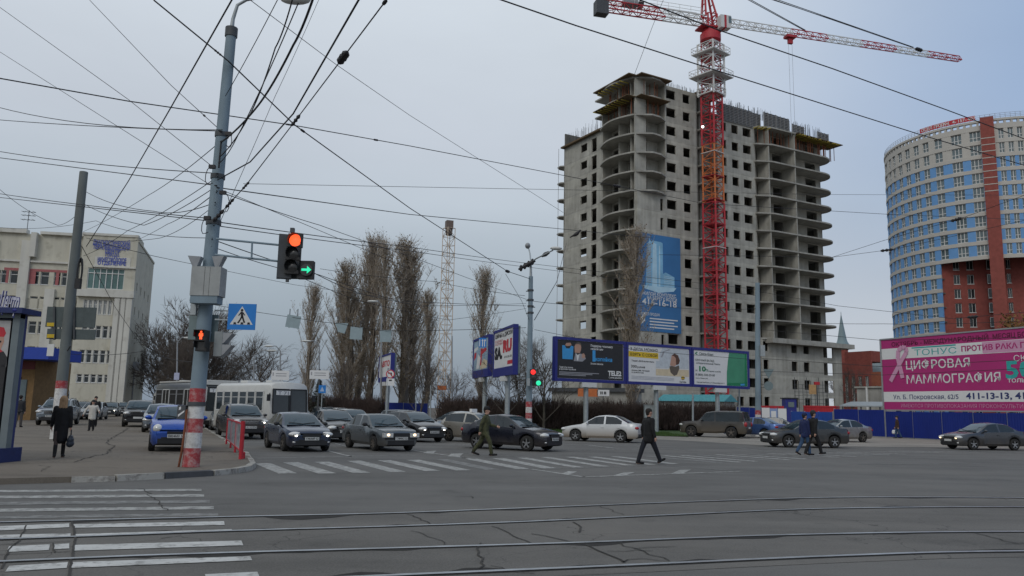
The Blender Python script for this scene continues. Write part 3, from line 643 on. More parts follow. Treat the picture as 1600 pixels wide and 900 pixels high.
# roof works: formwork panels, beams, props, rebar
def slat_panel(s0, s1, z0, z1, o):
    mb = MB(); mb.wbox(A3, E1, s0, s1, z0, z1, o - .08, o - .03, 1)
    k = int((z1 - z0) / .3)
    for i in range(k): mb.wbox(A3, E1, s0, s1, z0 + i * .3, z0 + i * .3 + .14, o - .03, o + .1)
    for i in range(int((s1 - s0) / 1.0) + 1): mb.wbox(A3, E1, s0 + i * 1.0 - .05, s0 + i * 1.0 + .05, z0, z1, o - .02, o + .18, 0)
    mb.build('formwork_panel', [M['ply'], M['dgrey']], T, world=True)
zt = LVR[0] + .25
slat_panel(17.8, sB - .5, zt - .6, zt + 2.5, .1); slat_panel(sB - .1, sB + 2.0, zt, zt + 2.6, -.4); slat_panel(sB + 2.1, sB + 5.2, zt, zt + 2.9, .4); slat_panel(fz[1] - 3, fz[1] + .5, zt, zt + 2.9, .3); slat_panel(fz[1] + .9, fz[1] + 4.2, zt - .2, zt + 2.0, .6); slat_panel(sC - 2.6, sC + .5, zt - .2, zt + 2.0, .4)
random.seed(5)
def beams(A, d, s0, s1, z, o0, o1, step=.75):
    n = int((s1 - s0) / step)
    for i in range(n):
        s = s0 + i * step + random.uniform(-.1, .1); mb = MB(); mb.wbox(A, d, s, s + .1, z, z + .16, o0, o1 + random.uniform(-.3, .3)); mb.build('formwork_beam', M['yellow'], T, world=True)
beams(A3, E1, fz[1] + .4, sC + 1.6, UPL[0] - .55, .4, 2.7, .6)
beams(LA, LD, SL - 9, SL - .5, LV[1] - .6, .2, 2.1, .8); beams(LA, LD, SL - 9, SL - .5, LV[0] - .55, .2, 1.8, 1.0); beams(A3, E1, sB - .5, sB + 3, UPL[0] - .55, .3, 1.8, .8)
mb = MB()
for A, d, s0, s1, z0, z1, o0, o1 in ((A3, E1, fz[1], sC + 1.9, UPL[0] - .33, UPL[0] - .22, -1, 2.6), (LA, LD, SL - 9.4, SL + .2, LV[1] - .38, LV[1] - .28, -1, 2.1), (LA, LD, SL - 9.6, SL + .4, LV[0] + .02, LV[0] + .2, -1, 1.9), (A3, E1, -.3, 6.2, LV[0] + .02, LV[0] + .2, -1, 1.7), (A3, E1, 12.9, 18.2, LV[0] + .02, LV[0] + .25, -1, 1.2), (A3, E1, -.3, 5.9, LV[1] - .38, LV[1] - .28, -1, 1.6)):
    mb.wbox(A, d, s0, s1, z0, z1, o0, o1)
mb.each('formwork_deck', M['wood'], T)
mb = MB()
for k in range(34):
    s = random.uniform(fz[1] + .3, sC + 1); q = at(A3, E1, s, random.uniform(-.6, 1.5)); mb.bar((*q, UPL[1]), (*q, UPL[0] - .5), .09)
for k in range(16):
    s = random.uniform(sB + .5, fz[1] - .3); q = at(A3, E1, s, random.uniform(-.6, .9)); mb.bar((*q, UPL[1]), (*q, UPL[0] - .3), .09)
for lvl in (0, 1):
    for k in range(18):
        q = at(LA, LD, random.uniform(SL - 8.6, SL - .4), random.uniform(-1, .6)); mb.bar((*q, LV[lvl + 1]), (*q, LV[lvl] - .3), .09)
    for k in range(9):
        q = at(A3, E1, random.uniform(.8, 5.2), random.uniform(-1, .6)); mb.bar((*q, LV[lvl + 1]), (*q, LV[lvl] - .3), .09)
o = mb.build('prop', M['rust'], T, world=True); o['kind'] = 'stuff'
mb = MB()
def rebar(A, d, s0, s1, z, o, n, h=1.5):
    for k in range(n):
        q = at(A, d, random.uniform(s0, s1), o + random.uniform(-.3, .1)); r = random.uniform(.5, 1) * h
        mb.bar((*q, z), (q[0] + random.uniform(-.06, .06), q[1], z + r), .035)
rebar(A3, E1, 6, 13, LV[0], -.1, 50, 1.0); rebar(A3, E1, 18, sB + 5, zt + 1.6, -.4, 110, 2.4); rebar(A3, E1, fz[1] - 3, sC, zt + 1.2, -.6, 90, 2.4); rebar(LA, LD, 0.5, SL - 9.5, LVL[0], -.2, 70, 3.2); rebar(A3, E1, 0, 5.5, LV[0] + .2, -.4, 16, .8)
o = mb.build('rebar', M['dgrey'], T, world=True); o['kind'] = 'stuff'
for (A, d, s0, s1, lv) in ((LA, LD, -.1, .1, LVL),):
    mb = MB(); mb.wbox(A, d, -.2, SL - 9.2, lv[0] + .01, lv[0] + .3, -1, .7); mb.build('formwork_deck', M['wood'], T, world=True)
for z in LVL[1:13]:
    mb = MB(); mb.prism([(A3[0] + E1[0] * s_ + E2[0] * t_, A3[1] + E1[1] * s_ + E2[1] * t_) for s_, t_ in ((5, SL - .2), (.0, SL - .2), (-.6, SL + .4), (-.5, SL + 1.5), (.4, SL + 2.2), (3, SL + 2.4), (5, SL + 1.2))], z - .24, z - .02); mb.build('end_balcony', M['slab'], T, world=True)
mb = MB()
for q in (at(LA, LD, -.5, .9),): mb.bar((*q, 0), (*q, LVL[0]), .08)
mb.build('hoist_pipe', M['grey'], T, world=True)
# ---- blue advertising banner on the tower
bp = [hit(u, v, A3, E1) for u, v in ((990, 363), (1060, 373), (1060, 524), (990, 514))]
s0, s1, z1, z0 = bp[0][0], bp[1][0], (bp[0][1] + bp[1][1]) / 2, (bp[2][1] + bp[3][1]) / 2
bn = thing('building_banner', 'tall blue banner with a pale glass tower and white lettering on the concrete tower', 'banner', (*at(A3, E1, s0, .4), z0))
mb = MB(); mb.wbox(A3, E1, s0, s1, z0, z1, .38, .42); mb.build('sheet', M['skyblue'], bn, world=True)
def on(s, z, o=.43): q = at(A3, E1, s0 + (s1 - s0) * s, o); return Vector((*q, z0 + (z1 - z0) * z))
def flat(mb, pts, o=.43, m=0): mb.add([on(a, b, o) for a, b in pts], [tuple(range(len(pts)))], m)
mb = MB()
flat(mb, [(.22, .45), (.60, .45), (.60, .92), (.56, .93), (.34, .935), (.26, .90), (.25, .80)], .43, 0)
flat(mb, [(.60, .45), (.86, .45), (.86, .58), (.66, .62), (.60, .60)], .432, 0)
flat(mb, [(.36, .46), (.47, .46), (.46, .90), (.38, .92)], .436, 1); flat(mb, [(.50, .47), (.54, .47), (.54, .89), (.52, .89)], .436, 1)
flat(mb, [(.30, .90), (.315, .90), (.31, .99)], .436, 1)
for k in range(24): flat(mb, [(.24, .50 + k * .017), (.34, .495 + k * .017), (.34, .503 + k * .017), (.24, .508 + k * .017)], .438, 2)
flat(mb, [(.12, .46), (.9, .47), (.84, .43), (.5, .40), (.2, .43)], .434, 1)
for k in range(7): flat(mb, [(.62, .47 + k * .018), (.84, .475 + k * .016), (.84, .481 + k * .016), (.62, .477 + k * .018)], .438, 1)
mb.build('tower_picture', [M['bld'], M['bld2'], M['pgrey']], bn, world=True)
mb = MB(); ww = s1 - s0; X = (E1[0], E1[1], 0); Zu = (0, 0, 1)
for body, s, z, wd, h in (('ЖИЛОЙ КОМПЛЕКС', .14, .365, .75, .75), ('НА БЕРЕГУ ВОЛГИ', .24, .325, .66, .75), ('416-16-18', .14, .265, .76, 1.5), ('ОТДЕЛ ПРОДАЖ', .12, .16, .40, .6)):
    lines(mb, body, on(s, z, .45), X, Zu, h, fit=wd * ww, bold=.012)
for k in range(4): flat(mb, [(.30, .125 - k * .03), (.92 - .08 * (k % 2), .125 - k * .03), (.92 - .08 * (k % 2), .137 - k * .03), (.30, .137 - k * .03)], .445)
flat(mb, [(.10, .06), (.2, .1), (.2, .19), (.10, .13)], .445)
mb.build('lettering', M['paper'], bn, world=True)
# ---------------------------------------------------------------- round blue tower
TC = P(1543, 400, 178); TC = Vector((TC.x + 1.2, TC.y, 0)); TR = 21.3
RTW = thing('round_tower', 'round apartment tower in blue and cream bands with a red brick stripe', 'building', TC)
def ang(u, v):                                           # angle on the drum where this line of sight meets it
    d = ray(u, v); a = d.x ** 2 + d.y ** 2; b = -2 * (d.x * TC.x + d.y * TC.y); c = TC.x ** 2 + TC.y ** 2 - TR ** 2
    D = b * b - 4 * a * c
    if D < 0: return None
    t = (-b - math.sqrt(D)) / (2 * a); an = math.atan2(d.y * t - TC.y, d.x * t - TC.x); return (an - 6.28319 if an > 1.2 else an), EYE + d.z * t
TTOP = ang(1545, 179)[1]; NF = 20; TF = 3.05; zroof = TTOP - 1.0
a_str0, a_str1 = ang(1536, 260)[0], ang(1557, 260)[0]
cutA = ang(1471, 440)[0]; ztop_cut = ang(1500, 394)[1]
def ring(mb, r0, r1, z0, z1, a0, a1, m=0, n=48):
    """curved slab of wall between two radii"""
    k = max(1, int(n * abs(a1 - a0) / 6.2832)); vs = []
    for z in (z0, z1):
        for r_ in (r0, r1):
            for i in range(k + 1):
                a = a0 + (a1 - a0) * i / k; vs.append((TC.x + r_ * math.cos(a), TC.y + r_ * math.sin(a), z))
    q = k + 1; fs = []
    for i in range(k): fs += [(q + i, q + i + 1, 3 * q + i + 1, 3 * q + i), (i + 1, i, 2 * q + i, 2 * q + i + 1), (2 * q + i, 3 * q + i, 3 * q + i + 1, 2 * q + i + 1), (i, i + 1, q + i + 1, q + i)]
    fs += [(0, q, 3 * q, 2 * q), (k, 2 * q + k, 3 * q + k, q + k)]
    return mb.add(vs, fs, m)
colsu = [1392.5, 1399, 1408.5, 1420.5, 1434.5, 1450, 1470, 1499, 1529]
cols = []
for i, u in enumerate(colsu):
    a = ang(u, 300)
    if a: cols.append((a[0], .105 if i in (6, 7) else .062))
for u in (1571, 1586, 1601): cols.append((ang(u, 300)[0], .05))
a = cols[0][0] - .16
cols += [(a - k * .19, .055) for k in range(3)] + [(cols[11][0] + .17 + k * .16, .05) for k in range(2)]
cols.sort(); ca = [c[0] for c in cols]
cols = [(a_, min(.054, .29 * min([abs(a_ - b_) for b_ in ca if b_ != a_]))) for a_ in ca]
zf = lambda f: zroof - 2.2 - (f + 1) * TF - 0.0           # floor level of storey f from the top
a_lo, a_hi = cols[0][0] - .12, cols[-1][0] + .12
mbw, mbb, mbc = MB(), MB(), MB()
ring(mbc, TR - .4, TR, zroof - 2.2, zroof - 1.1, a_lo, a_hi, 0, 90); ring(mbc, TR - .6, TR + .1, zroof - .45, zroof, a_lo, a_hi, 0, 90)
k = 44
for i in range(k):
    a0 = a_lo + (a_hi - a_lo) * i / k; ring(mbc, TR - .5, TR - .02, zroof - 1.1, zroof - .45, a0, a0 + (a_hi - a_lo) / k * .34, 0, 90)
mbc.build('parapet', M['cream2'], RTW, world=True)
mbc = MB()
winspec = []
for f in range(NF):
    z = zf(f)
    lowcut = z + TF < ztop_cut + .6
    h0, h1 = (cutA, a_hi) if lowcut else (None, None)
    amax = cutA if lowcut else a_hi
    ring(mbc, TR - .4, TR + .06, z, z + .78, a_lo, amax, 0, 90)
    prev = a_lo
    for (a, hw) in [c for c in cols if c[0] + c[1] < amax + .02] + [(amax + .5, 0)]:
        e0 = min(a - hw, amax)
        if e0 > prev + .004: ring(mbc if f < 2 else mbb, TR - .35, TR - .03, z + .78, z + TF, prev, e0, 0, 90)
        prev = a + hw
        if hw: winspec.append((f, a, hw, z))
mbc.build('cream_band', M['cream2'], RTW, world=True); mbb.build('blue_wall', M['twblue'], RTW, world=True)
wo = []
for (f, a, hw, z) in winspec:
    mb = MB(); z0w, z1w = (z + .78, z + TF) if f else (z + .9, z + TF - .2)
    ring(mb, TR - .34, TR - .28, z + .78, z + TF, a - hw, a + hw, 1, 90)
    n = 3 if hw > .047 else 2
    for i in range(n + 1):
        b = a - hw + 2 * hw * i / n; ring(mb, TR - .28, TR - .2, z + .78, z + TF, b - .0035, b + .0035, 0, 300)
    for zz in (z + .8, z + 1.55, z + TF - .12): ring(mb, TR - .28, TR - .19, zz, zz + .13, a - hw, a + hw, 0, 90)
    wo.append(mb)
# the hundred nearest the eye are windows of their own, the rest one part
order = sorted(range(len(wo)), key=lambda i: (abs(winspec[i][1] - ang(1500, 300)[0])))
for i in order[:96]: wo[i].build('window', [M['wframe'], M['glassb']], RTW, world=True)
mb = MB()
for i in order[96:]: mb.add(wo[i].v, wo[i].f, 0); mb.m[-len(wo[i].m):] = wo[i].m
o = mb.build('window', [M['wframe'], M['glassb']], RTW, world=True); o['kind'] = 'stuff'
mb = MB(); ring(mb, TR - 1.5, TR + .75, 0, zroof + .35, a_str0, a_str1, 0, 90); mb.build('brick_stripe', M['brick'], RTW, world=True)
mb = MB()
for k in range(9):
    z = zroof - 4.3 - k * 1.42; ring(mb, TR + .75, TR + .8, z, z + .16, a_str0 - .003, a_str1 + .003, 0, 90)
mb.build('stripe_bands', M['cream2'], RTW, world=True)
mb = MB()
for f in range(NF):
    if zf(f) > ztop_cut - 1: ring(mb, 1, TR - .5, zf(f) - .2, zf(f), 0, 6.283, 0, 40)
    else: ring(mb, 1, TR - .5, zf(f) - .2, zf(f), a_lo, cutA, 0, 40)
ring(mb, 1, TR - .1, zroof - 2.4, zroof - 2.2, 0, 6.283, 0, 60); ring(mb, TR - 3.1, TR - 3, ztop_cut, zroof - 2.3, 0, 6.283, 0, 40); ring(mb, TR - 3.1, TR - 3, 0, ztop_cut, a_lo, cutA - .05, 0, 40)
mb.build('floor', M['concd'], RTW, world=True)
mb = MB()
for k in range(60):
    a = a_lo + (a_hi - a_lo) * k / 59; q = (TC.x + (TR - .1) * math.cos(a), TC.y + (TR - .1) * math.sin(a)); mb.bar((*q, zroof), (*q, zroof + 1.1), .05)
for zz in (.35, .7, 1.1):
    pts = [(TC.x + (TR - .1) * math.cos(a_lo + (a_hi - a_lo) * k / 50), TC.y + (TR - .1) * math.sin(a_lo + (a_hi - a_lo) * k / 50), zroof + zz) for k in range(51)]; mb.tube(pts, .03, 4)
mb.build('railing', M['grey'], RTW, world=True)
mb = MB(); s_a0, s_a1 = ang(1438, 205)[0], ang(1524, 187)[0]; ring(mb, TR + .1, TR + .18, zroof + .15, zroof + 1.15, s_a0, s_a1, 0, 90)
t_mb = MB(); txt = 'ОТДЕЛ ПРОДАЖ: 4-157-407'; n = len(txt)
for i, ch in enumerate(txt):
    a = s_a0 + (s_a1 - s_a0) * (i + .7) / (n + .6)
    if ch != ' ': lines(t_mb, ch, (TC.x + (TR + .2) * math.cos(a), TC.y + (TR + .2) * math.sin(a), zroof + .33), (-math.sin(a), math.cos(a), 0), (0, 0, 1), .95, bold=.02)
sg = mb.build('roof_sign', M['pred'], RTW, world=True)
t2 = t_mb.build('lettering', M['paper'], RTW, world=True); t2.parent = sg
# brick block under the cut
cA = Vector((TC.x + TR * math.cos(cutA), TC.y + TR * math.sin(cutA)))
cp = Vector((hit(1545, 450, (cA.x, cA.y - 3.2), (1, 0))[0] + cA.x, cA.y - 3.2))
dv = Vector((math.cos(R(-14)), math.sin(R(-14)))); BA_ = cA + Vector((0, 1.0))
def SB(u, v): return hit(u, v, BA_, dv)
def bw(u0, u1): return SB(u0, 450)[0], SB(u1, 450)[0]
mb = MB(); zc = ztop_cut - .1; c1 = [bw(1491, 1501), bw(1512, 1523), bw(1543, 1555), bw(1573, 1580)]
lv = [zc - .5 - TF * k for k in range(14)]
s = 0
for a, b in c1 + [(40, 40)]:
    mb.wbox(BA_, dv, s, min(a, 18.5), 0, zc, -.4, 0 if s < 10 else .5)
    if a < 40:
        o_ = 0 if s < 10 else .5
        for k in range(13): mb.wbox(BA_, dv, a, b, lv[k] - TF + 2.5 - .05, lv[k] + .45, -.4, o_ - .002); 
    s = b
mb.build('brick_block', M['brick'], RTW, world=True)
for k in range(11):
    for j, (a, b) in enumerate(c1):
        if b > 18.5: continue
        w_ = MB(); o_ = 0 if j < 2 else .5; zA = lv[k] - TF + .45; zB = lv[k] - TF + 2.45
        w_.wbox(BA_, dv, a, b, zA, zB, -.34, o_ - .28, 1)
        for q in (a, (a + b) / 2 - .04, b - .08): w_.wbox(BA_, dv, q, q + .08, zA, zB, o_ - .28, o_ - .2)
        w_.wbox(BA_, dv, a, b, zA, zA + .09, o_ - .28, o_ - .19); w_.wbox(BA_, dv, a, b, zB - .09, zB, o_ - .28, o_ - .19); w_.wbox(BA_, dv, a - .05, b + .05, zA - .1, zA, o_ - .2, o_ + .06)
        w_.build('brick_window', [M['wframe'], M['glass']], RTW, world=True)
mb = MB()
for k in range(8): mb.wbox(BA_, dv, 18.6, 26, lv[k] - TF - .1, lv[k] - TF + .9, -1, .6, 0); mb.wbox(BA_, dv, 18.6, 26, lv[k] - TF + .9, lv[k], -1, .3, 1)
for k in range(8):
    for j in range(6): mb.wbox(BA_, dv, 18.6 + j * 1.3, 18.68 + j * 1.3, lv[k] - TF + .9, lv[k] - .1, .3, .4, 2)
mb.build('loggia', [M['cream2'], M['glass'], M['wframe']], RTW, world=True)
# ---------------------------------------------------------------- left institutional block
B0 = P(-60, 600, 104); B1 = P(176, 600, 107.5); BD = (B1 - B0).to_2d().normalized(); BA = (B0.x, B0.y)
LBT = thing('institute_building', 'cream five storey office block with blue lettering on its corner parapet', 'building', (B0.x, B0.y, 0))
def SW(u, v, o=0): return hit(u, v, at(BA, BD, 0, o), BD)
sw = lambda u: SW(u, 520)[0]
zr = SW(60, 366)[1]; zr2 = SW(150, 371)[1]
sK = sw(124); sE = sw(190)                               # break between the two parts, corner
def rect(u0, v0, u1, v1, o=0):
    um, vm = (u0 + u1) / 2, (v0 + v1) / 2
    return SW(u0, vm, o)[0], SW(u1, vm, o)[0], SW(um, v1, o)[1], SW(um, v0, o)[1]
# storey bands seen in the photo, as rectangles of openings: (pixels, panes)
ROW = [(423, 443), (463, 482), (501, 520), (541, 560), (583, 603)]
rw = []
for v0, v1 in ROW:
    for u0, u1 in ((-50, -38), (-34, -22), (-12, 0) , (1, 13), (15, 27), (48, 60), (63, 76), (84, 94), (96, 106)):
        sft = -(v0 - 430) * .055 - (u0 / 110.) * 0
        rw.append(rect(u0 + sft, v0, u1 + sft, v1) + (1,))
def pierced(mb, A, d, s0, s1, z0, z1, ops, th, o, m=0):
    """wall with openings grouped in rows"""
    zs = sorted({z0, z1} | {q[2] for q in ops} | {q[3] for q in ops})
    rows = {}
    for q in ops: rows.setdefault((round(q[2], 2), round(q[3], 2)), []).append(q)
    z = z0
    for (a, b), qs in sorted(rows.items()):
        if a > z: mb.wbox(A, d, s0, s1, z, a, o - th, o, m)
        s = s0
        for q in sorted(qs):
            if q[0] > s: mb.wbox(A, d, s, q[0], a, b, o - th, o, m)
            s = q[1]
        if s1 > s: mb.wbox(A, d, s, s1, a, b, o - th, o, m)
        z = b
    if z1 > z: mb.wbox(A, d, s0, s1, z, z1, o - th, o, m)
def norm_rows(ops):
    out_ = []; rows = {}
    for q in ops: rows.setdefault(q[4] if len(q) > 5 else round(((q[2] + q[3]) / 2) / 2.2), []).append(q)
    for qs in rows.values():
        a = sum(q[2] for q in qs) / len(qs); b = sum(q[3] for q in qs) / len(qs)
        out_ += [(q[0], q[1], a, b) for q in qs]
    return out_
rw = norm_rows(rw)
mb = MB(); pierced(mb, BA, BD, -20, sK, 0, zr, rw, .5, 0); mb.build('wall', M['cream'], LBT, world=True)
def win(parent, A, d, q, o, panes=1, fr='wframe', gl='glass', trans=True):
    a, b, z0, z1 = q; w_ = MB(); w_.wbox(A, d, a, b, z0, z1, o - .35, o - .25, 1); f = .07
    for i in range(panes + 1):
        x = a + (b - a - f) * i / panes; w_.wbox(A, d, x, x + f, z0, z1, o - .25, o - .17)
    for z in ([z0, z1 - f] + ([z0 + (z1 - z0) * .68] if trans else [])): w_.wbox(A, d, a, b, z, z + f, o - .25, o - .165)
    w_.wbox(A, d, a - .05, b + .05, z0 - .06, z0, o - .2, o + .05)
    return w_.build('window', [M[fr], M[gl]], parent, world=True)
for q in rw: win(LBT, BA, BD, q, 0, 1)
mb = MB()
for u in (-58, -17, 37, 81, 113):                       # pale full height ribs
    sw_ = [SW(u - (v - 430) * .055, v)[0] for v in (380, 520)]; c = sum(sw_) / 2; mb.wbox(BA, BD, c - .6, c + .6, 0, zr - 1.0 if u != 81 else SW(80, 452)[1], 0, .45)
mb.each('pilaster', M['white_r'], LBT)
mb = MB(); mb.wbox(BA, BD, -20, sw(26), zr - .02, zr + .55, -.6, .5); mb.wbox(BA, BD, sw(48), sK, zr - .02, zr + .35, -.6, .5); mb.wbox(BA, BD, sw(35), sw(44), zr - 3.2, zr + .1, .0, .8); mb.wbox(BA, BD, -20, sK, rw[0][3] + 1.2, rw[0][3] + 1.45, 0, .3)
mb.build('parapet', M['white_r'], LBT, world=True)
zrow = max(q[3] for q in rw); zrow0 = max(q[2] for q in rw)
mb = MB()
for a, b in ((sw(-1), sw(3)), (sw(29), sw(46)), (sw(78), sw(83))): mb.wbox(BA, BD, a, b, zrow0, zrow, 0.0, .03)
mb.wbox(BA, BD, sw(-5), sw(106), zrow + .02, zrow + .35, 0, .032); mb.build('red_band', mat('dusty_red_panel', (.36, .12, .12), .8), LBT, world=True)
# right bay with the glazed top floor
o_ = 1.6
big = rect(136, 419, 194, 452, o_)
rows2 = [rect(130 - 1, 469, 183, 491, o_) + (7,), rect(126, 509, 180, 528, o_) + (5,), rect(122, 547, 176, 567, o_) + (5,), rect(118, 585, 172, 598, o_) + (5,)]
s0b = sw(124) - .2
sE = SW(203, 520, o_)[0]
ops = [q[:4] for q in rows2] + [big]
mb = MB(); pierced(mb, BA, BD, s0b, sE, 0, zr2, ops, .5, o_); mb.build('wall', M['cream'], LBT, world=True)
for q in rows2:
    n = q[4]; a, b = q[0], q[1]; stp = (b - a) / n
    for i in range(n): win(LBT, BA, BD, (a + stp * i + .12, a + stp * (i + 1) - .12, q[2], q[3]), o_, 2 if n == 7 else 1, gl='glassb' if n == 7 else 'glass')
    mb = MB()
    for i in range(n + 1): mb.wbox(BA, BD, max(a, a + stp * i - .12), min(b, a + stp * i + .12), q[2], q[3], o_ - .5, o_ - .02)
    mb.build('mullion', M['white_r'], LBT, world=True)
wg = MB(); wg.wbox(BA, BD, big[0], big[1], big[2], big[3], o_ - .3, o_ - .2, 1)
for i in range(7): x = big[0] + (big[1] - big[0] - .1) * i / 6; wg.wbox(BA, BD, x, x + .1, big[2], big[3], o_ - .2, o_ - .1)
for z in (big[2], big[2] + (big[3] - big[2]) * .74, big[3] - .1): wg.wbox(BA, BD, big[0], big[1], z, z + .1, o_ - .2, o_ - .09)
wg.build('window', [M['wframe'], mat('green_tinted_glass', (.11, .19, .18), .12, var=.3, scale=.3)], LBT, world=True)
mb = MB()
for u in (180, 188, 197): s = SW(u, 540, o_)[0]; mb.wbox(BA, BD, s - .5, s + .35, 0, SW(150, 462, o_)[1], o_, o_ + .45)
mb.wbox(BA, BD, s0b, sE + .2, SW(150, 464, o_)[1], SW(150, 453, o_)[1], o_, o_ + .6); mb.wbox(BA, BD, s0b - .1, sE, zr2 - .02, zr2 + .3, o_ - .6, o_ + .15)
mb.each('pilaster', M['white_r'], LBT)
# long side running away from us
cE = at(BA, BD, sE, o_); SDd = (P(231, 520, 124).to_2d() - Vector(cE)).normalized(); SLn = (P(231, 520, 124).to_2d() - Vector(cE)).length
mb = MB(); zs_ = P(229, 402, 122).z
wz = []
for k in range(5):
    for j in range(4):
        z = 3.5 + k * 3.3; wz.append((2 + j * 4.2, 2.9 + j * 4.2, z, z + 1.1))
pierced(mb, cE, SDd, 0, SLn, 0, zr2 - .6, wz, .4, 0); mb.wbox(cE, SDd, 0, SLn, zr2 - .58, zr2 - .3, -.5, .1); mb.wbox(cE, SDd, 0, 5.5, zr2 - .3, zr2 + .3, -.5, .0); mb.build('side_wall', M['cream'], LBT, world=True)
for q in wz: win(LBT, cE, SDd, q, 0, 1, trans=False)
mb = MB(); q4 = [at(BA, BD, -20, -.3), at(BA, BD, sE - .3, -.3), at(cE, SDd, SLn, -.3), at(BA, BD, -20, -16)]; mb.prism(q4, zr2 - .6, zr2 - .4); mb.prism([at(BA, BD, -20, -3.2), at(BA, BD, sE - 2, -3.2), at(BA, BD, sE - 2, -3.4), at(BA, BD, -20, -3.4)], 0, zr2 - .7); mb.build('roof', M['concd'], LBT, world=True)
mb = MB(); 
sx0 = SW(146, 380, o_ + .2)
for body, u0, u1, v, h in (('ДИАГНОСТИЧЕСКИЙ', 145, 203, 381.5, .70), ('ТЕРАПЕВТИЧЕСКИЙ', 145, 203, 388.5, .70), ('ЦЕНТР', 164, 187, 395, .62), ('ГОРОДА', 164, 186, 400.5, .5), ('НИЖЕГОРОДСКОЕ', 152, 197, 408, .62), ('ОТДЕЛЕНИЕ', 152, 197, 413, .55)):
    a = SW(u0, v, o_ + .1); b = SW(u1, v + .8, o_ + .1); q = at(BA, BD, a[0], o_ + .12)
    lines(mb, body, (*q, a[1]), (BD[0], BD[1], 0), (0, 0, 1), h * 1.25, fit=b[0] - a[0], bold=.035)
sg = mb.build('lettering', mat('letter_blue', (.06, .09, .36), .5), LBT, world=True)
mb = MB(); a = rect(148, 402, 204, 416.5, o_); mb.wbox(BA, BD, a[0], a[1], a[2], a[3], o_, o_ + .06); mb.wbox(BA, BD, a[0] - .2, a[1] + .8, a[2] - .2, a[2], o_, o_ + .3); mb.build('sign_board', M['white_r'], LBT, world=True)
mb = MB(); q = at(BA, BD, sw(22), -.4); mb.bar((*q, zr), (*q, zr + 3.3), .06)
for k, h in ((0, 3.0), (1, 2.5), (2, 1.9)):
    mb.bar((q[0] - .9, q[1], zr + h + .15), (q[0] + .9, q[1], zr + h), .05)
    for j in range(4): x = q[0] - .8 + j * .5; mb.bar((x, q[1] - .4, zr + h + .1), (x, q[1] + .4, zr + h + .1), .035)
mb.build('tv_antenna', M['dgrey'], LBT, world=True)
mb = MB(); q = at(cE, SDd, 4, 0)
mb.wbox(cE, SDd, 5.5, 8, 6.0, 7.2, .02, .5); mb.wbox(cE, SDd, 6.6, 6.8, 0, 6, .05, .2); mb.build('wall_box', M['grey'], LBT, world=True)
# ================================================================ OTHER BUILDINGS far right
CH = P(1317, 560, 260)
ch = thing('mosque_minaret', 'slim grey green spire on a red brick drum beyond the tower', 'minaret', (CH.x, CH.y, 0))
zs = P(1315, 487, 260).z; zr_ = P(1317, 545, 260).z; zb_ = P(1317, 535, 260).z
mb = MB(); mb.lathe([(1.9, zr_ - .4), (2.4, zr_ + .4), (2.3, zr_ + 1.2), (1.7, zr_ + 2.2), (1.45, zr_ + 3), (.75, (zs + zr_) / 2 + 1), (.12, zs - 1.2), (.05, zs)], 10, c=(CH.x, CH.y, 0)); mb.build('spire', mat('spire_copper', (.20, .27, .29), .6, var=.1), ch, world=True)
mb = MB(); mb.lathe([(1.8, 0), (1.8, zr_ - .2)], 8, c=(CH.x, CH.y, 0), sm=False); mb.build('drum', M['brick'], ch, world=True)
BH = P(1345, 600, 170)
bh = thing('brick_house', 'dark red brick building with tall windows left of the magenta billboard', 'building', (BH.x, BH.y, 0))
A = P(1303, 600, 172).to_2d(); B = P(1362, 600, 164).to_2d(); d = (B - A).normalized(); L = (B - A).length
zt1 = P(1330, 566, 168).z
mb = MB(); ws = [(L * k, L * (k + .09), 4.0, zt1 - 3) for k in (.12, .3, .48, .66, .84)]
pierced(mb, A, d, 0, L, 0, zt1, ws, .5, 0)
mb.wbox(A, d, L * .3, L, zt1, zt1 + 2.2, -6, -.3); mb.build('wall', M['brick'], bh, world=True)
for q in ws: win(bh, A, d, q, 0, 2, 'wframe', 'glassb')
mb = MB(); C2 = P(1392, 600, 160).to_2d(); d2_ = (C2 - B).normalized(); L2 = (C2 - B).length
ws2 = [(L2 * k, L2 * (k + .12), 7, zt1 - 5) for k in (.2, .5, .8)]; pierced(mb, B, d2_, 0, L2, 0, zt1 - 2.2, ws2, .5, 0); mb.build('orange_wall', M['brick2'], bh, world=True)
for q in ws2: win(bh, B, d2_, q, 0, 1, 'wframe', 'glass')
DM = P(1366, 575, 175); mb = MB(); zd = P(1366, 588, 175).z; z2 = P(1366, 552, 175).z
mb.lathe([(3.6, zd - 2), (3.6, zd), (3.7, zd + .2), (3.1, zd + 1.6), (1.6, zd + 2.9), (.5, zd + 3.6), (.12, zd + 4.2), (.05, z2)], 14, c=(DM.x, DM.y, 0)); mb.lathe([(3.5, 0), (3.5, zd - 1.9)], 14, c=(DM.x, DM.y, 0)); mb.build('small_dome', mat('dome_zinc', (.24, .30, .32), .5), bh, world=True)
gb = P(1362, 640, 105); gbt = thing('concrete_block', 'bare grey concrete annex just left of the magenta billboard', 'building', (gb.x, gb.y, 0))
A = P(1340, 640, 106).to_2d(); B = P(1395, 640, 102).to_2d(); d = (B - A).normalized(); L = (B - A).length; z1 = P(1360, 606, 104).z
mb = MB(); mb.wbox(A, d, 0, L, 0, z1, -4, 0)
for k in (.33, .66): mb.wbox(A, d, L * k, L * k + .12, 0, z1, 0, .08)
mb.build('wall', M['conc2'], gbt, world=True)
mb = MB(); mb.wbox(A, d, L * .3, L * .3 + .2, 0, z1 + .1, .1, .3); mb.build('drainpipe', M['wframe'], gbt, world=True)
mb = MB(); mb.wbox(A, d, -.2, L + .2, z1, z1 + .2, -4.2, .25); mb.build('roof', M['slab'], gbt, world=True)
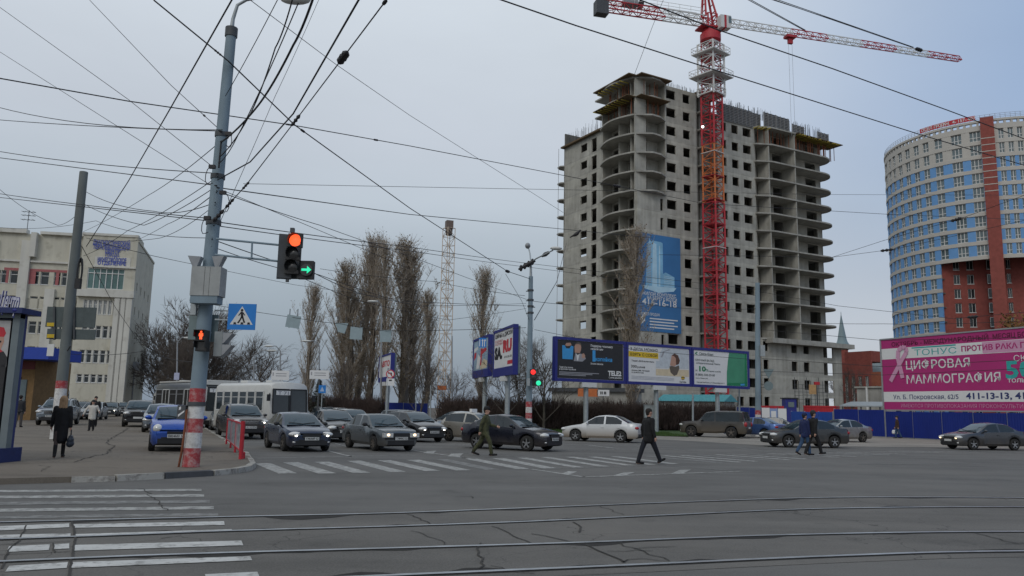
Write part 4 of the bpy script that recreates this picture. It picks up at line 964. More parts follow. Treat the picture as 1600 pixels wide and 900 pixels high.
sh = P(1345, 640, 92); st_ = thing('shed_roof_shelter', 'low grey shelter roof on thin posts behind the blue fence', 'shelter', (sh.x, sh.y, 0))
A = P(1316, 640, 94).to_2d(); B = P(1382, 640, 90).to_2d(); d = (B - A).normalized(); L = (B - A).length; z1 = P(1350, 634, 92).z
mb = MB(); mb.add([(*at(A, d, 0, .6), z1), (*at(A, d, L, .6), z1), (*at(A, d, L, -2), z1 + .5), (*at(A, d, 0, -2), z1 + .5), (*at(A, d, 0, .6), z1 - .12), (*at(A, d, L, .6), z1 - .12), (*at(A, d, L, -2), z1 + .38), (*at(A, d, 0, -2), z1 + .38)], [(0, 1, 2, 3), (7, 6, 5, 4), (0, 4, 5, 1), (1, 5, 6, 2), (2, 6, 7, 3), (3, 7, 4, 0)]); mb.build('roof', M['galv'], st_, world=True)
for k in range(5):
    mb = MB(); q = at(A, d, .3 + (L - .6) * k / 4, 0.4); mb.bar((*q, 0), (*q, z1 - .1), .12); mb.build('post', M['dgrey'], st_, world=True)
# low hoarded site building behind the triple billboard, left part of the building site
tq = P(1050, 625, 100); tt = thing('site_hut', 'long turquoise roofed site hut behind the bare hedge', 'hut', (tq.x, tq.y, 0))
A = P(1030, 620, 104).to_2d(); B = P(1130, 620, 98).to_2d(); d = (B - A).normalized(); L = (B - A).length; z1, z2 = P(1080, 627, 101).z, P(1080, 616, 101).z
mb = MB(); mb.wbox(A, d, 0, L, 0, z1, -3, 0); mb.build('wall', M['conc2'], tt, world=True)
mb = MB(); mb.add([(*at(A, d, -.3, .4), z1), (*at(A, d, L + .3, .4), z1), (*at(A, d, L + .3, -1.5), z2), (*at(A, d, -.3, -1.5), z2), (*at(A, d, -.3, -3.4), z1), (*at(A, d, L + .3, -3.4), z1)], [(0, 1, 2, 3), (3, 2, 5, 4), (0, 3, 4), (1, 5, 2)]); mb.build('roof', mat('turquoise_sheet', (.07, .27, .30), .6, var=.2), tt, world=True)
w2 = thing('site_store', 'low pale site store under the left billboard', 'hut', (*P(900, 625, 100).to_2d(), 0))
A = P(862, 620, 112).to_2d(); B = P(985, 620, 106).to_2d(); d = (B - A).normalized(); L = (B - A).length
mb = MB(); mb.wbox(A, d, 0, L, 0, P(920, 612, 109).z, -4, 0); mb.build('wall', M['conc2'], w2, world=True)
mb = MB(); mb.wbox(A, d, -.3, L + .3, P(920, 612, 109).z, P(920, 606, 109).z, -4.3, .5); mb.build('roof', M['dgrey'], w2, world=True)
for nm, lab, u0, u1, v0, v1, m_ in (('site_board', 'orange red board leaning at the site store under the left billboard', 903, 934, 607, 620, 'craneor'), ('site_board', 'white notice board with dark letters beside the orange one', 933, 952, 609, 619, 'paper')):
    a, b = P(u0, v0, 100), P(u1, v1, 100); q = thing(nm, lab, 'sign', ((a.x + b.x) / 2, 100, 0)); mb = MB(); mb.box(((a.x + b.x) / 2, 100, (a.z + b.z) / 2), (b.x - a.x, .1, a.z - b.z)); mb.build('board', M[m_], q, world=True)
    mb = MB(); mb.bar(((a.x + b.x) / 2, 100.1, 0), ((a.x + b.x) / 2, 100.1, b.z), .1); mb.build('post', M['dgrey'], q, world=True)
    if m_ == 'paper': mb = MB(); [mb.box((a.x + (b.x - a.x) * k, 99.94, (a.z + b.z) / 2), (.12, .01, .35)) for k in (.3, .42, .6, .7)]; mb.build('lettering', M['ink'], q, world=True)
# red parts of the site behind the fence
for nm, lab, u0, u1, v0, v1, Y in (('red_container', 'red steel container behind the blue fence under the tower', 1256, 1306, 634.5, 646, 96), ('red_awning', 'small red awning beside the banded pole at the site gate', 1188, 1206, 634, 640, 90)):
    A = P(u0, 640, Y + 1).to_2d(); B = P(u1, 640, Y - 1).to_2d(); d = (B - A).normalized(); L = (B - A).length; z0, z1 = P((u0 + u1) / 2, v1, Y).z, P((u0 + u1) / 2, v0, Y).z
    q = thing(nm, lab, 'container' if 'cont' in nm else 'awning', (*A, 0)); mb = MB()
    if 'cont' in nm:
        mb.wbox(A, d, 0, L, 0, z1, -2.2, 0); k = int(L / .3)
        for i in range(k): mb.wbox(A, d, i * .3, i * .3 + .13, .1, z1 - .15, 0, .05)
        mb.wbox(A, d, -.05, L + .05, z1 - .12, z1 + .04, -2.25, .06)
    else:
        mb.wbox(A, d, 0, L, z0, z1, -1.6, .2); 
        for s in (.1, L - .2): mb.wbox(A, d, s, s + .1, 0, z0, -.3, -.2)
    mb.build('shell', M['red'], q, world=True)
q = P(1233, 630, 96); kt = thing('site_cabin', 'small dark blue cabin standing beside the red container', 'cabin', (q.x, q.y, 0))
mb = MB(); zc_ = P(1233, 623, 96).z; mb.box((q.x, q.y, zc_ / 2), (1.3, 1.3, zc_)); mb.build('shell', M['bbblue'], kt, world=True); mb = MB(); mb.box((q.x, q.y, zc_ + .05), (1.6, 1.6, .12)); mb.build('roof', M['black'], kt, world=True)
mb = MB(); mb.box((q.x, q.y - .68, zc_ - .7), (.7, .06, .6)); mb.build('window', M['glassb'], kt, world=True)
q = P(1267, 610, 110); tm = thing('rebar_tower', 'pale timber shutter and steel rods standing against the podium wall', 'formwork', (q.x, q.y, 0))
mb = MB(); z0, z1 = P(1267, 630, 110).z, P(1267, 590, 110).z
for k in range(9): x = q.x - 2.2 + k * .55; mb.bar((x, q.y, 0), (x, q.y, z1 - .5 * (k % 3)), .06)
for k in range(6): mb.bar((q.x - 2.3, q.y, z0 + k * .5), (q.x + 2.3, q.y, z0 + k * .5), .05)
mb.build('rods', M['dgrey'], tm, world=True)
mb = MB(); a = P(1267, 616, 110).z; b = P(1267, 601, 110).z; mb.box((q.x + .2, q.y - .15, (a + b) / 2), (1.0, .1, b - a)); mb.build('shutter', mat('new_timber', (.45, .28, .13), .8, var=.2), tm, world=True)
q = P(1277, 620, 108); sp = thing('site_box', 'red box on a thin post in front of the podium wall', 'sign', (q.x, q.y, 0)); mb = MB(); mb.bar((q.x, q.y, 0), (q.x, q.y, P(1277, 602, 108).z), .14); mb.build('post', M['dgrey'], sp, world=True); mb = MB(); mb.box((q.x, q.y, P(1277, 599, 108).z), (.7, .3, .4)); mb.build('box', M['red'], sp, world=True)
# ================================================================ CRANES
def lattice(mb, p0, p1, w0, w1, step, up=(0, 0, 1), chord=.16, brace=.08, tri=False, m=0):
    """four (or three) chords with zigzag bracing between p0 and p1"""
    p0, p1 = Vector(p0), Vector(p1); t = (p1 - p0).normalized(); L = (p1 - p0).length
    x = t.cross(Vector(up)).normalized() if abs(t.dot(Vector(up))) < .99 else Vector((1, 0, 0)); y = x.cross(t).normalized()
    if tri: cs = [(-.5, 0), (.5, 0), (0, .95)]
    else: cs = [(-.5, -.5), (.5, -.5), (.5, .5), (-.5, .5)]
    n = max(1, round(L / step)); f = lambda k, c: p0 + t * (L * k / n) + (x * c[0] + y * c[1]) * (w0 + (w1 - w0) * k / n)
    for c in cs: mb.bar(f(0, c), f(n, c), chord, m=m)
    for k in range(n):
        for i in range(len(cs)):
            a, b = cs[i], cs[(i + 1) % len(cs)]
            if (k + i) % 2: a, b = b, a
            mb.bar(f(k, a), f(k + 1, b), brace, m=m); mb.bar(f(k + 1, a), f(k + 1, b), brace, m=m)
CX = P(1114, 400, 127.3); cx, cy = CX.x + .25, CX.y
RC = thing('tower_crane', 'tall red and white tower crane standing in front of the concrete tower', 'crane', (cx, cy, 0))
zz = lambda v: P(1110, v, cy).z
zS = zz(62)
rot = Matrix.Rotation(R(40), 3, 'Z')
upv = rot @ Vector((0, 1, 0))
def mast(name, z0, z1, m, w=2.45, ch=.26, st=1.25):
    mb = MB(); lattice(mb, (cx, cy, z0), (cx, cy, z1), w, w, st, up=upv, chord=ch, brace=.11); return mb.build(name, M[m], RC, world=True)
mast('mast_section', 0, zz(318), 'cranered'); mast('mast_section', zz(318), zz(228), 'craneor', 2.35, .24); mast('mast_section', zz(228), zz(150), 'cranered')
mast('climbing_frame', zz(152), zz(70), 'cranewh', 3.1, .26, 1.4); mast('mast_section', zz(150), zS, 'cranered', 2.2, .2)
def deck(z, s, name='platform'):
    mb = MB(); mb.box((cx, cy, z), (s, s, .16), R(40)); 
    for a in range(4):
        p = Vector((cx, cy, z)) + rot @ Vector((s / 2 * (1 if a in (0, 1) else -1), s / 2 * (1 if a in (1, 2) else -1), 0)); q = Vector((cx, cy, z)) + rot @ Vector((s / 2 * (1 if (a + 1) % 4 in (0, 1) else -1), s / 2 * (1 if (a + 1) % 4 in (1, 2) else -1), 0))
        for h in (.55, 1.1): mb.bar(p + Vector((0, 0, h)), q + Vector((0, 0, h)), .06)
        for k in range(4): r_ = p.lerp(q, k / 4); mb.bar(r_, r_ + Vector((0, 0, 1.1)), .06)
    mb.build(name, M['cranewh'], RC, world=True)
deck(zz(122), 5.2); deck(zz(86), 4.6); deck(zz(149), 3.4)
for k in range(8):
    v = 240 + k * 37; mb = MB(); mb.box((cx, cy, zz(v)), (2.75, 2.75, .1), R(40)); mb.build('mast_collar', M['cranewh' if k in (0, 4) else 'cranered'], RC, world=True)
mb = MB(); mb.lathe([(1.4, zS - .6), (1.75, zS - .3), (1.75, zS + .8), (1.3, zS + 1.4), (1.3, zS + 1.6)], 16, c=(cx, cy, 0)); mb.build('slewing_ring', M['cranered'], RC, world=True)
zJ = zS + 3.2
tipA, tipB = G(1500, 95, zJ), G(932, 4, zJ)
jd = (tipA - Vector((cx, cy, zJ))); jd.z = 0; JL = jd.length; jd.normalize(); c0 = Vector((cx, cy, zJ)); CLn = (tipB - c0).length * .98
jn = Vector((-jd.y, jd.x, 0))
mb = MB(); mb.box((cx, cy, zS + 1.9), (4.4, 2.6, .25), math.atan2(jd.y, jd.x)); lattice(mb, (cx, cy, zS + 1.9), (cx, cy, zJ + 1.2), 1.7, 1.7, 1.5, up=jn, chord=.24, brace=.12); mb.build('turntable', M['cranered'], RC, world=True)
mb = MB(); apex = c0 + Vector((0, 0, 8.5)) - jd * 1.0
for s in (-.8, .8):
    mb.bar(c0 + jd * .9 + jn * s + Vector((0, 0, .6)), apex, .28); mb.bar(c0 - jd * 1.2 + jn * s + Vector((0, 0, .6)), apex, .28)
for k in range(1, 6):
    for sg_ in (.9, -1.2):
        a = (c0 + jd * sg_ - jn * .8 + Vector((0, 0, .6))).lerp(apex, k / 6.5); b = (c0 + jd * sg_ + jn * .8 + Vector((0, 0, .6))).lerp(apex, k / 6.5); mb.bar(a, b, .12)
mb.build('apex_frame', M['cranered'], RC, world=True)
nseg = 7
for k in range(nseg):
    a, b = c0 + jd * (1.4 + (JL - 1.4) * k / nseg), c0 + jd * (1.4 + (JL - 1.4) * (k + 1) / nseg)
    mb = MB(); lattice(mb, a, b, 1.25 - .08 * k * .5, 1.25 - .08 * (k + 1) * .5, 1.55, chord=.13, brace=.07, tri=True); mb.build('jib_section', M['cranered' if k in (2, 4, 6) else 'cranewh'], RC, world=True)
for k, (a, b, m_) in enumerate(((1.3, .45, 'cranewh'), (.45, 1.0, 'cranered'))):
    s0_, s1_ = (1.3, CLn * .42) if k == 0 else (CLn * .42, CLn)
    mb = MB(); lattice(mb, c0 - jd * s0_, c0 - jd * s1_, 1.4, 1.4, 1.5, chord=.17, brace=.09); mb.build('counter_jib', M[m_], RC, world=True)
mb = MB(); mb.box(tuple(c0 - jd * (CLn * .97) + Vector((0, 0, -.6))), (2.1, 1.6, 2.3), math.atan2(jd.y, jd.x)); mb.build('counterweight', M['dgrey'], RC, world=True)
mb = MB(); q = c0 - jd * (CLn * .72) + Vector((0, 0, 1.1)); mb.box(tuple(q), (2.4, 1.3, 1.1), math.atan2(jd.y, jd.x)); mb.lathe([(.5, -.7), (.5, .7)], 12, c=tuple(q + jd * 1.9), axis='y'); mb.build('winch', M['grey'], RC, world=True)
mb = MB()
for s in (-.9, .9):
    for h in (1.2, 1.8): mb.bar(c0 - jd * 2 + jn * s + Vector((0, 0, h)), c0 - jd * CLn + jn * s + Vector((0, 0, h)), .05)
    for k in range(10): q = c0 - jd * (2 + (CLn - 2) * k / 9) + jn * s; mb.bar(q + Vector((0, 0, .7)), q + Vector((0, 0, 1.8)), .05)
mb.build('railing', M['cranewh'], RC, world=True)
mb = MB()
for frac, s in ((.36, .5), (.80, .45)): 
    for o_ in (-.2, .2): mb.bar(apex + jn * o_, c0 + jd * JL * frac + Vector((0, 0, 1.2)) + jn * o_ * s, .09)
mb.bar(apex, c0 - jd * CLn * .9 + Vector((0, 0, .7)), .1); mb.build('tie_rod', M['dgrey'], RC, world=True)
cb = c0 + jd * 1.7 - jn * 1.6 + Vector((0, 0, -.7)); cbo = MB(); cbo.box(tuple(cb), (1.9, 1.4, 2.2), math.atan2(jd.y, jd.x)); co_ = cbo.build('cab', M['cranewh'], RC, world=True)
mb = MB(); mb.box(tuple(cb + jd * .75 - jn * .03 + Vector((0, 0, .35))), (.5, 1.43, 1.2), math.atan2(jd.y, jd.x)); o = mb.build('cab_window', M['glassb'], RC, world=True)
mb = MB(); mb.box(tuple(cb - jd * .1), (.4, 1.42, 2.22), math.atan2(jd.y, jd.x)); mb.build('cab_stripe', M['cranered'], RC, world=True)
tr = c0 + jd * (JL * .30) + Vector((0, 0, -.5)); mb = MB(); mb.box(tuple(tr), (1.8, 1.3, .45), math.atan2(jd.y, jd.x)); mb.box(tuple(tr + Vector((0, 0, -.8))), (.8, .5, .9), math.atan2(jd.y, jd.x)); mb.build('trolley', M['cranered'], RC, world=True)
mb = MB()
for o_ in (-.35, .35): mb.bar(tr + jd * o_, (tr.x + jd.x * o_, tr.y + jd.y * o_, 49), .035)
mb.build('hoist_rope', M['grey'], RC, world=True)
q = P(1098, 198, cy - 1.6); mb = MB(); mb.ell(tuple(q), (.2, .2, .2)); mb.build('work_lamp', mat('lamp_on_crane', (.9, .9, .85), .3, emit=(1, .98, .92), es=6), RC, world=True)
# far cream crane
cf0, cf1 = P(697, 640, 170), P(684.5, 346, 170)
FC = thing('tower_crane', 'distant cream coloured crane mast among the bare poplars', 'crane', (cf0.x, cf0.y, 0))
tx = cf0.x - .6
mb = MB(); lattice(mb, (tx, 170, 0), (tx, 170, cf1.z - 1.5), 1.9, 1.9, 1.9, up=upv, chord=.15, brace=.08); mb.build('mast', M['cranecr'], FC, world=True)
mb = MB(); mb.box((tx, 170, cf1.z - .7), (1.5, 1.5, 1.7), R(20)); mb.lathe([(.7, cf1.z - 3), (.8, cf1.z - 1.5)], 10, c=(tx, 170, 0)); mb.build('slewing_head', mat('crane_dark', (.17, .13, .11), .7), FC, world=True)
mb = MB(); zc_ = P(692, 606, 169).z; mb.box((tx - .3, 168.6, zc_), (1.9, 1.2, .9)); mb.build('ballast_box', M['craneor'], FC, world=True)
# ================================================================ FENCES, BILLBOARDS
def panel_fence(name, label, p, q, h, m, step=2.4, post='grey', z0=0.0):
    p, q = Vector(p), Vector(q); d = (q - p).normalized(); L = (q - p).length; t = thing(name, label, 'fence', (p.x, p.y, 0)); n = max(1, round(L / step))
    for i in range(n):
        a, b = L * i / n, L * (i + 1) / n; mb = MB(); mb.wbox(p, d, a + .03, b - .03, z0 + .06, h - .02 * (i % 2), -.02, .0)
        k = int((b - a) / .2)
        for j in range(k): mb.wbox(p, d, a + .05 + j * .2, a + .12 + j * .2, z0 + .08, h - .03, 0, .025)
        mb.build('panel', M[m], t, world=True)
    mb = MB()
    for i in range(n + 1): mb.wbox(p, d, L * i / n - .04, L * i / n + .04, z0, h + .05, -.12, -.03)
    mb.build('fence_post', M[post], t, world=True); return t
K0, K1 = G(1385, 683.5).to_2d(), G(1600, 694).to_2d(); kd = (K1 - K0).normalized()
panel_fence('site_fence', 'blue sheet metal hoarding under the magenta billboard', K0, K0 + kd * 26, 2.12, 'fence', 2.6)
K2 = P(1303, 650, 71).to_2d(); panel_fence('site_fence', 'plain blue hoarding behind the silver sedan, left of the magenta billboard', K2, K0 - kd * .1, 2.25, 'fence', 2.6)
K3 = P(1236, 650, 77).to_2d(); panel_fence('site_fence', 'lighter blue low fence panels behind the two walking men', K3, K2 + Vector((-.1, .1)), 2.0, 'fence2', 2.0)
K4 = P(1152, 650, 76).to_2d(); panel_fence('site_fence', 'dark blue fence beside the banded pole near the brown off roader', K4, P(1190, 650, 78).to_2d(), 2.3, 'fence', 2.0)
K5 = P(592, 650, 82).to_2d(); panel_fence('site_fence', 'low blue fence glimpsed behind the poplar trunks', K5, P(668, 650, 80).to_2d(), 2.1, 'fence', 2.4)
gt = thing('site_gate', 'white gate boards with notices between the blue fences', 'gate', (*P(1190, 650, 77).to_2d(), 0))
ga, gb_ = P(1190.5, 650, 77.2).to_2d(), P(1229, 650, 76.6).to_2d(); gd = (gb_ - ga).normalized(); gl_ = (gb_ - ga).length
mb = MB(); mb.wbox(ga, gd, 0, gl_ * .32, .1, 2.3, -.04, 0); mb.build('board', M['paper'], gt, world=True)
mb = MB(); mb.wbox(ga, gd, gl_ * .33, gl_ * .64, .1, 2.25, -.04, 0, 0); mb.wbox(ga, gd, gl_ * .38, gl_ * .58, .9, 2.0, 0, .02, 1); mb.build('board', [mat('notice_blue', (.22, .30, .50), .6), M['paper']], gt, world=True)
mb = MB(); mb.wbox(ga, gd, gl_ * .66, gl_, .1, 2.25, -.04, 0, 0); mb.build('board', M['paper'], gt, world=True)
mb = MB()
for s in (0, .325, .65, 1): mb.wbox(ga, gd, gl_ * s - .03, gl_ * s + .03, 0, 2.4, -.1, -.04)
mb.build('post', M['dgrey'], gt, world=True)
# ---- magenta billboard
A = at(K0, kd, -.25, -.25); dK = kd
zl0, zl1 = 2.28, P(1380, 531, K0.y).z; LW = 26.0
MBd = thing('billboard', 'huge magenta billboard with white lettering above the blue hoarding', 'billboard', (*A, zl0))
def onb(s, z, o=.03): return Vector((*at(A, dK, s, o), z))
bH = zl1 - zl0
mb = MB(); mb.wbox(A, dK, 0, LW, zl0, zl1, -.12, .02); mb.build('face', M['pink'], MBd, world=True)
mb = MB()
for z in (zl0 - .1, zl1): mb.wbox(A, dK, -.12, LW + .1, z, z + .1, -.16, .08)
mb.wbox(A, dK, -.13, 0, zl0, zl1, -.16, .08); mb.wbox(A, dK, LW, LW + .12, zl0, zl1, -.16, .08); mb.build('frame', M['grey'], MBd, world=True)
for k in range(6):
    mb = MB(); mb.wbox(A, dK, 1 + k * 4.8, 1.25 + k * 4.8, 0, zl1 - .2, -.45, -.13); mb.bar((*at(A, dK, 1.1 + k * 4.8, -2.5), 0), (*at(A, dK, 1.1 + k * 4.8, -.4), zl1 * .7), .14); mb.build('support', M['dgrey'], MBd, world=True)
zf_ = lambda f: zl0 + bH * f
mb = MB(); mb.wbox(A, dK, 0, LW, zf_(.715), zf_(.868), .02, .026, 0); mb.wbox(A, dK, 0, LW, zf_(.108), zf_(.25), .02, .026, 0); mb.build('white_band', M['paper'], MBd, world=True)
mb = MB(); mb.wbox(A, dK, 9.0, LW, zf_(.722), zf_(.862), .026, .031, 0); mb.build('pink_band', M['pinkl'], MBd, world=True)
bs = lambda u, v=580: hit(u, v, A, dK)[0]
X = (dK.x, dK.y, 0); Zu = (0, 0, 1)
def btxt(mb, body, u0, u1, f, h, m=0, bold=.0, v=580): 
    a, b = bs(u0, v), bs(u1, v); lines(mb, body, onb(a, zf_(f), .036), X, Zu, h * bH / .72, fit=b - a, m=m, bold=bold)
mb = MB(); btxt(mb, 'ОКТЯБРЬ - МЕЖДУНАРОДНЫЙ', 1393, 1545, .895, .058, bold=.02, v=537); btxt(mb, 'МЕСЯЦ БОРЬБЫ', 1551, 1634, .895, .06, bold=.02, v=530); mb.build('dark_lettering', M['pinkd'], MBd, world=True)
mb = MB(); btxt(mb, 'ТОНУС', 1428, 1494, .745, .082, bold=-.005, v=552); mb.wbox(A, dK, bs(1425, 548), bs(1494, 546), zf_(.845), zf_(.862), .03, .04); mb.build('teal_lettering', M['teal'], MBd, world=True)
mb = MB(); btxt(mb, 'ПРОТИВ РАКА ГРУДИ', 1502, 1640, .762, .068, bold=.03, v=548); mb.build('magenta_lettering', M['pink'], MBd, world=True)
mb = MB(); btxt(mb, 'ЦИФРОВАЯ', 1415, 1515, .56, .115, bold=.012, v=575); btxt(mb, 'МАММОГРАФИЯ', 1416, 1563, .36, .115, bold=.012, v=597); btxt(mb, 'ТОЛЬКО', 1575, 1618, .345, .045, bold=.02, v=602); btxt(mb, 'СКИДКА', 1584, 1650, .60, .075, bold=.0, v=567); mb.build('white_lettering', M['paper'], MBd, world=True)
mb = MB(); btxt(mb, '50%', 1571, 1650, .40, .21, bold=.03, v=585); mb.build('teal_number', M['teal'], MBd, world=True)
mb = MB(); btxt(mb, 'Ул. Б. Покровская, 62/5', 1396, 1498, .145, .062, bold=.008, v=620); btxt(mb, '411-13-13, 411-', 1510, 1620, .145, .078, bold=.03, v=620); mb.build('navy_lettering', M['navy'], MBd, world=True)
mb = MB(); btxt(mb, 'ИМЕЮТСЯ ПРОТИВОПОКАЗАНИЯ ПРОКОНСУЛЬТИРУЙТЕСЬ', 1408, 1640, .03, .05, bold=-.01, v=633); mb.build('faint_lettering', M['pinkl'], MBd, world=True)
mb = MB(); r0 = bs(1411, 560); pts = [onb(bs(1392, 590), zf_(.40), .05), onb(bs(1402, 580), zf_(.56), .06), onb(bs(1411, 570), zf_(.70), .07), onb(bs(1418, 565), zf_(.80), .07), onb(bs(1417, 560), zf_(.86), .07), onb(bs(1411, 558), zf_(.875), .07), onb(bs(1405, 560), zf_(.83), .07), onb(bs(1404, 565), zf_(.72), .07), onb(bs(1408, 575), zf_(.56), .06), onb(bs(1411, 590), zf_(.44), .05)]
for a, b in zip(pts, pts[1:]): mb.bar(a, b, .34, .05, up=(dK.y, -dK.x, 0))
mb.build('ribbon', M['pinkl'], MBd, world=True)
# ---- three billboards in a row
def billboard(p, q, z0, z1, name_label, pole_s=.5, frame=.22, skirt=0.0, pole_r=.19, side='signback'):
    p, q = Vector(p), Vector(q); d = (q - p).normalized(); L = (q - p).length
    t = thing('billboard', name_label, 'billboard', (*at(p, d, L * pole_s, -.3), 0), 0, 'roadside billboards on single poles')
    mb = MB(); mb.wbox(p, d, frame, L - frame, z0 + frame + skirt, z1 - frame, -.16, .06); mb.build('poster', M['paper'], t, world=True)
    mb = MB(); mb.wbox(p, d, 0, L, z0, z0 + frame + skirt, -.25, .12); mb.wbox(p, d, 0, L, z1 - frame, z1, -.25, .12); mb.wbox(p, d, 0, frame, z0 + frame + skirt, z1 - frame, -.25, .12); mb.wbox(p, d, L - frame, L, z0 + frame + skirt, z1 - frame, -.25, .12)
    mb.build('frame', M['bbblue'], t, world=True)
    mb = MB(); mb.wbox(p, d, .1, L - .1, z0 + .1, z1 - .1, -.42, -.26); mb.build('back_panel', M[side], t, world=True)
    c = at(p, d, L * pole_s, -.3); mb = MB(); mb.lathe([(pole_r * 1.5, 0), (pole_r * 1.5, .06), (pole_r, .07), (pole_r, z0 + 1.2)], 14, c=(*c, 0)); mb.build('pole', M['galv'], t, world=True)
    mb = MB(); mb.wbox(p, d, L * pole_s - .7, L * pole_s + .7, z0 - .38, z0 - .02, -.1, .16); mb.build('name_plate', M['wframe'], t, world=True)
    def on_(s, z, o=.075): return Vector((*at(p, d, frame + (L - 2 * frame) * s, o), z0 + frame + skirt + (z1 - z0 - 2 * frame - skirt) * z))
    W_ = L - 2 * frame; H_ = z1 - z0 - 2 * frame - skirt; Xd = (d.x, d.y, 0)
    def poly(mb, pts, m=0, o=.066): mb.add([on_(a, b, o) for a, b in pts], [tuple(range(len(pts)))], m)
    def txt(mb, body, s, z, wd, h, m=0, bold=0.0, o=.075): lines(mb, body, on_(s, z, o), Xd, (0, 0, 1), h * H_ / .72, fit=wd * W_, m=m, bold=bold)
    return t, poly, txt
ba, bz = P(866, 560, 59.6), P(1170, 575, 70.8)
da = (bz - ba).to_2d().normalized(); La = (bz - ba).to_2d().length
z0b = (P(866, 594, ba.y).z + P(1168, 609, bz.y).z) / 2; z1b = (P(866, 525, ba.y).z + P(1168, 549.5, bz.y).z) / 2
e = [hit(u, 560, ba.to_2d(), da)[0] for u in (866, 977, 1079.5, 1169)]
p_ = [ba.to_2d() + da * s for s in e]
t, poly, txt = billboard(p_[0], p_[1] - da * .04, z0b, z1b, 'black poster billboard with blue and white lettering, leftmost of the row of three', .47)
mb = MB(); poly(mb, [(0.005, .005), (.995, .005), (.995, .995), (.005, .995)]); mb.build('black_sheet', M['pblack'], t, world=True)
mb = MB(); poly(mb, [(.075, .50), (.225, .50), (.235, .84), (.20, .86), (.175, .78), (.13, .78), (.105, .86), (.07, .85)], 0, .069); txt(mb, '1', .49, .50, .045, .27, bold=.06); txt(mb, 'копейка', .56, .50, .26, .10, bold=.03); mb.build('blue_print', M['pblue'], t, world=True)
mb = MB()
poly(mb, [(.255, .68), (.33, .68), (.345, .75), (.35, .84), (.335, .92), (.30, .945), (.265, .92), (.25, .84)], 0, .069)      # a smiling man's face
poly(mb, [(.11, .86), (.13, .92), (.19, .935), (.205, .88), (.18, .85), (.14, .84)], 0, .072); poly(mb, [(.36, .56), (.40, .54), (.41, .62), (.39, .68), (.36, .66)], 0, .072)
mb.build('face_print', M['skin'], t, world=True)
mb = MB(); poly(mb, [(.25, .86), (.27, .94), (.31, .965), (.345, .94), (.352, .85), (.335, .90), (.30, .915), (.265, .90)], 0, .073); mb.build('hair_print', M['twigd'], t, world=True)
mb = MB(); poly(mb, [(.24, .46), (.265, .68), (.30, .62), (.34, .67), (.40, .62), (.42, .54), (.37, .46)], 0, .068); mb.build('suit_print', M['pgrey'], t, world=True)
mb = MB(); poly(mb, [(.29, .48), (.275, .665), (.30, .62), (.325, .665), (.305, .48)], 0, .070)
for body, s, z, wd, h in (('Поддержи экономику', .49, .87, .34, .058), ('низкой цен', .49, .79, .19, .055), ('За все звонки', .49, .40, .19, .045), ('TELE2', .76, .13, .21, .125), ('С нами дешевле', .77, .055, .20, .045), ('Тариф «Три тысячи»', .03, .27, .20, .04), ('и круглый год звони', .03, .22, .24, .04)): txt(mb, body, s, z, wd, h, bold=.045 if body == 'TELE2' else .02)
mb.build('white_lettering', M['paper'], t, world=True)
mb = MB()
for k in range(3): poly(mb, [(.03, .15 - k * .035), (.62 - .1 * k, .15 - k * .035), (.62 - .1 * k, .17 - k * .035), (.03, .17 - k * .035)], 0, .07)
mb.build('small_print', M['pgrey'], t, world=True)
t, poly, txt = billboard(p_[1] + da * .02, p_[2] - da * .04, z0b, z1b, 'white poster billboard with a laughing woman, middle of the row of three', .49)
mb = MB(); poly(mb, [(.0, .68), (.48, .66), (.48, .825), (.0, .83)], 0, .068); poly(mb, [(.86, .13), (.885, .10), (.915, .13), (.92, .17), (.90, .21), (.87, .21), (.855, .17)], 0, .074); mb.build('yellow_stripe', M['pyel'], t, world=True)
mb = MB(); poly(mb, [(.44, .20), (.99, .20), (.99, .40), (.44, .38)], 0, .067); poly(mb, [(.62, .20), (.86, .20), (.85, .38), (.80, .46), (.68, .46), (.63, .36)], 0, .069); mb.build('tan_print', M['ptan'], t, world=True)
mb = MB(); poly(mb, [(.44, .41), (.99, .43), (.99, .97), (.55, .97), (.50, .8), (.50, .6), (.44, .6)], 0, .0665); mb.build('sky_print', mat('poster_pale_blue', (.50, .54, .57), .6), t, world=True)
mb = MB(); poly(mb, [(.67, .50), (.68, .60), (.70, .78), (.74, .82), (.78, .77), (.79, .60), (.76, .48)], 0, .0705); mb.build('face_print', M['skin'], t, world=True)
mb = MB(); poly(mb, [(.70, .79), (.75, .85), (.81, .80), (.84, .66), (.82, .55), (.775, .52), (.77, .72), (.74, .77)], 0, .0725); mb.build('hair_print', mat('poster_brown', (.10, .05, .035), .6), t, world=True); mb = MB(); poly(mb, [(.66, .47), (.70, .49), (.76, .47), (.82, .52), (.83, .44), (.79, .25), (.74, .21), (.68, .30)], 0, .0735); poly(mb, [(.858, .19), (.918, .19), (.92, .165), (.856, .165)], 0, .076); poly(mb, [(.86, .14), (.918, .14), (.905, .118), (.872, .118)], 0, .076); mb.build('dark_print', M['twigd'], t, world=True)
mb = MB()
for body, s, z, wd, h in (('З ДЕЛА МОЖНО', .03, .86, .44, .075), ('ВЗЯТЬ С СОБОЙ', .03, .71, .43, .075), ('Тариф «Всё включено»', .05, .55, .36, .045), ('300', .04, .38, .09, .075), ('рублей', .14, .38, .12, .05), ('Звонки, SMS, Интернет', .05, .29, .29, .04), ('по всей России', .05, .235, .19, .035), ('Билайн', .83, .03, .11, .045)): txt(mb, body, s, z, wd, h, bold=.012)
mb.build('lettering', M['ink'], t, world=True)
mb = MB()
for k in range(3): poly(mb, [(.05, .14 - k * .035), (.74, .13 - k * .035), (.74, .145 - k * .035), (.05, .155 - k * .035)], 0, .07)
mb.build('small_print', mat('poster_pale_grey', (.42, .43, .47), .6), t, world=True)
mb = MB(); 
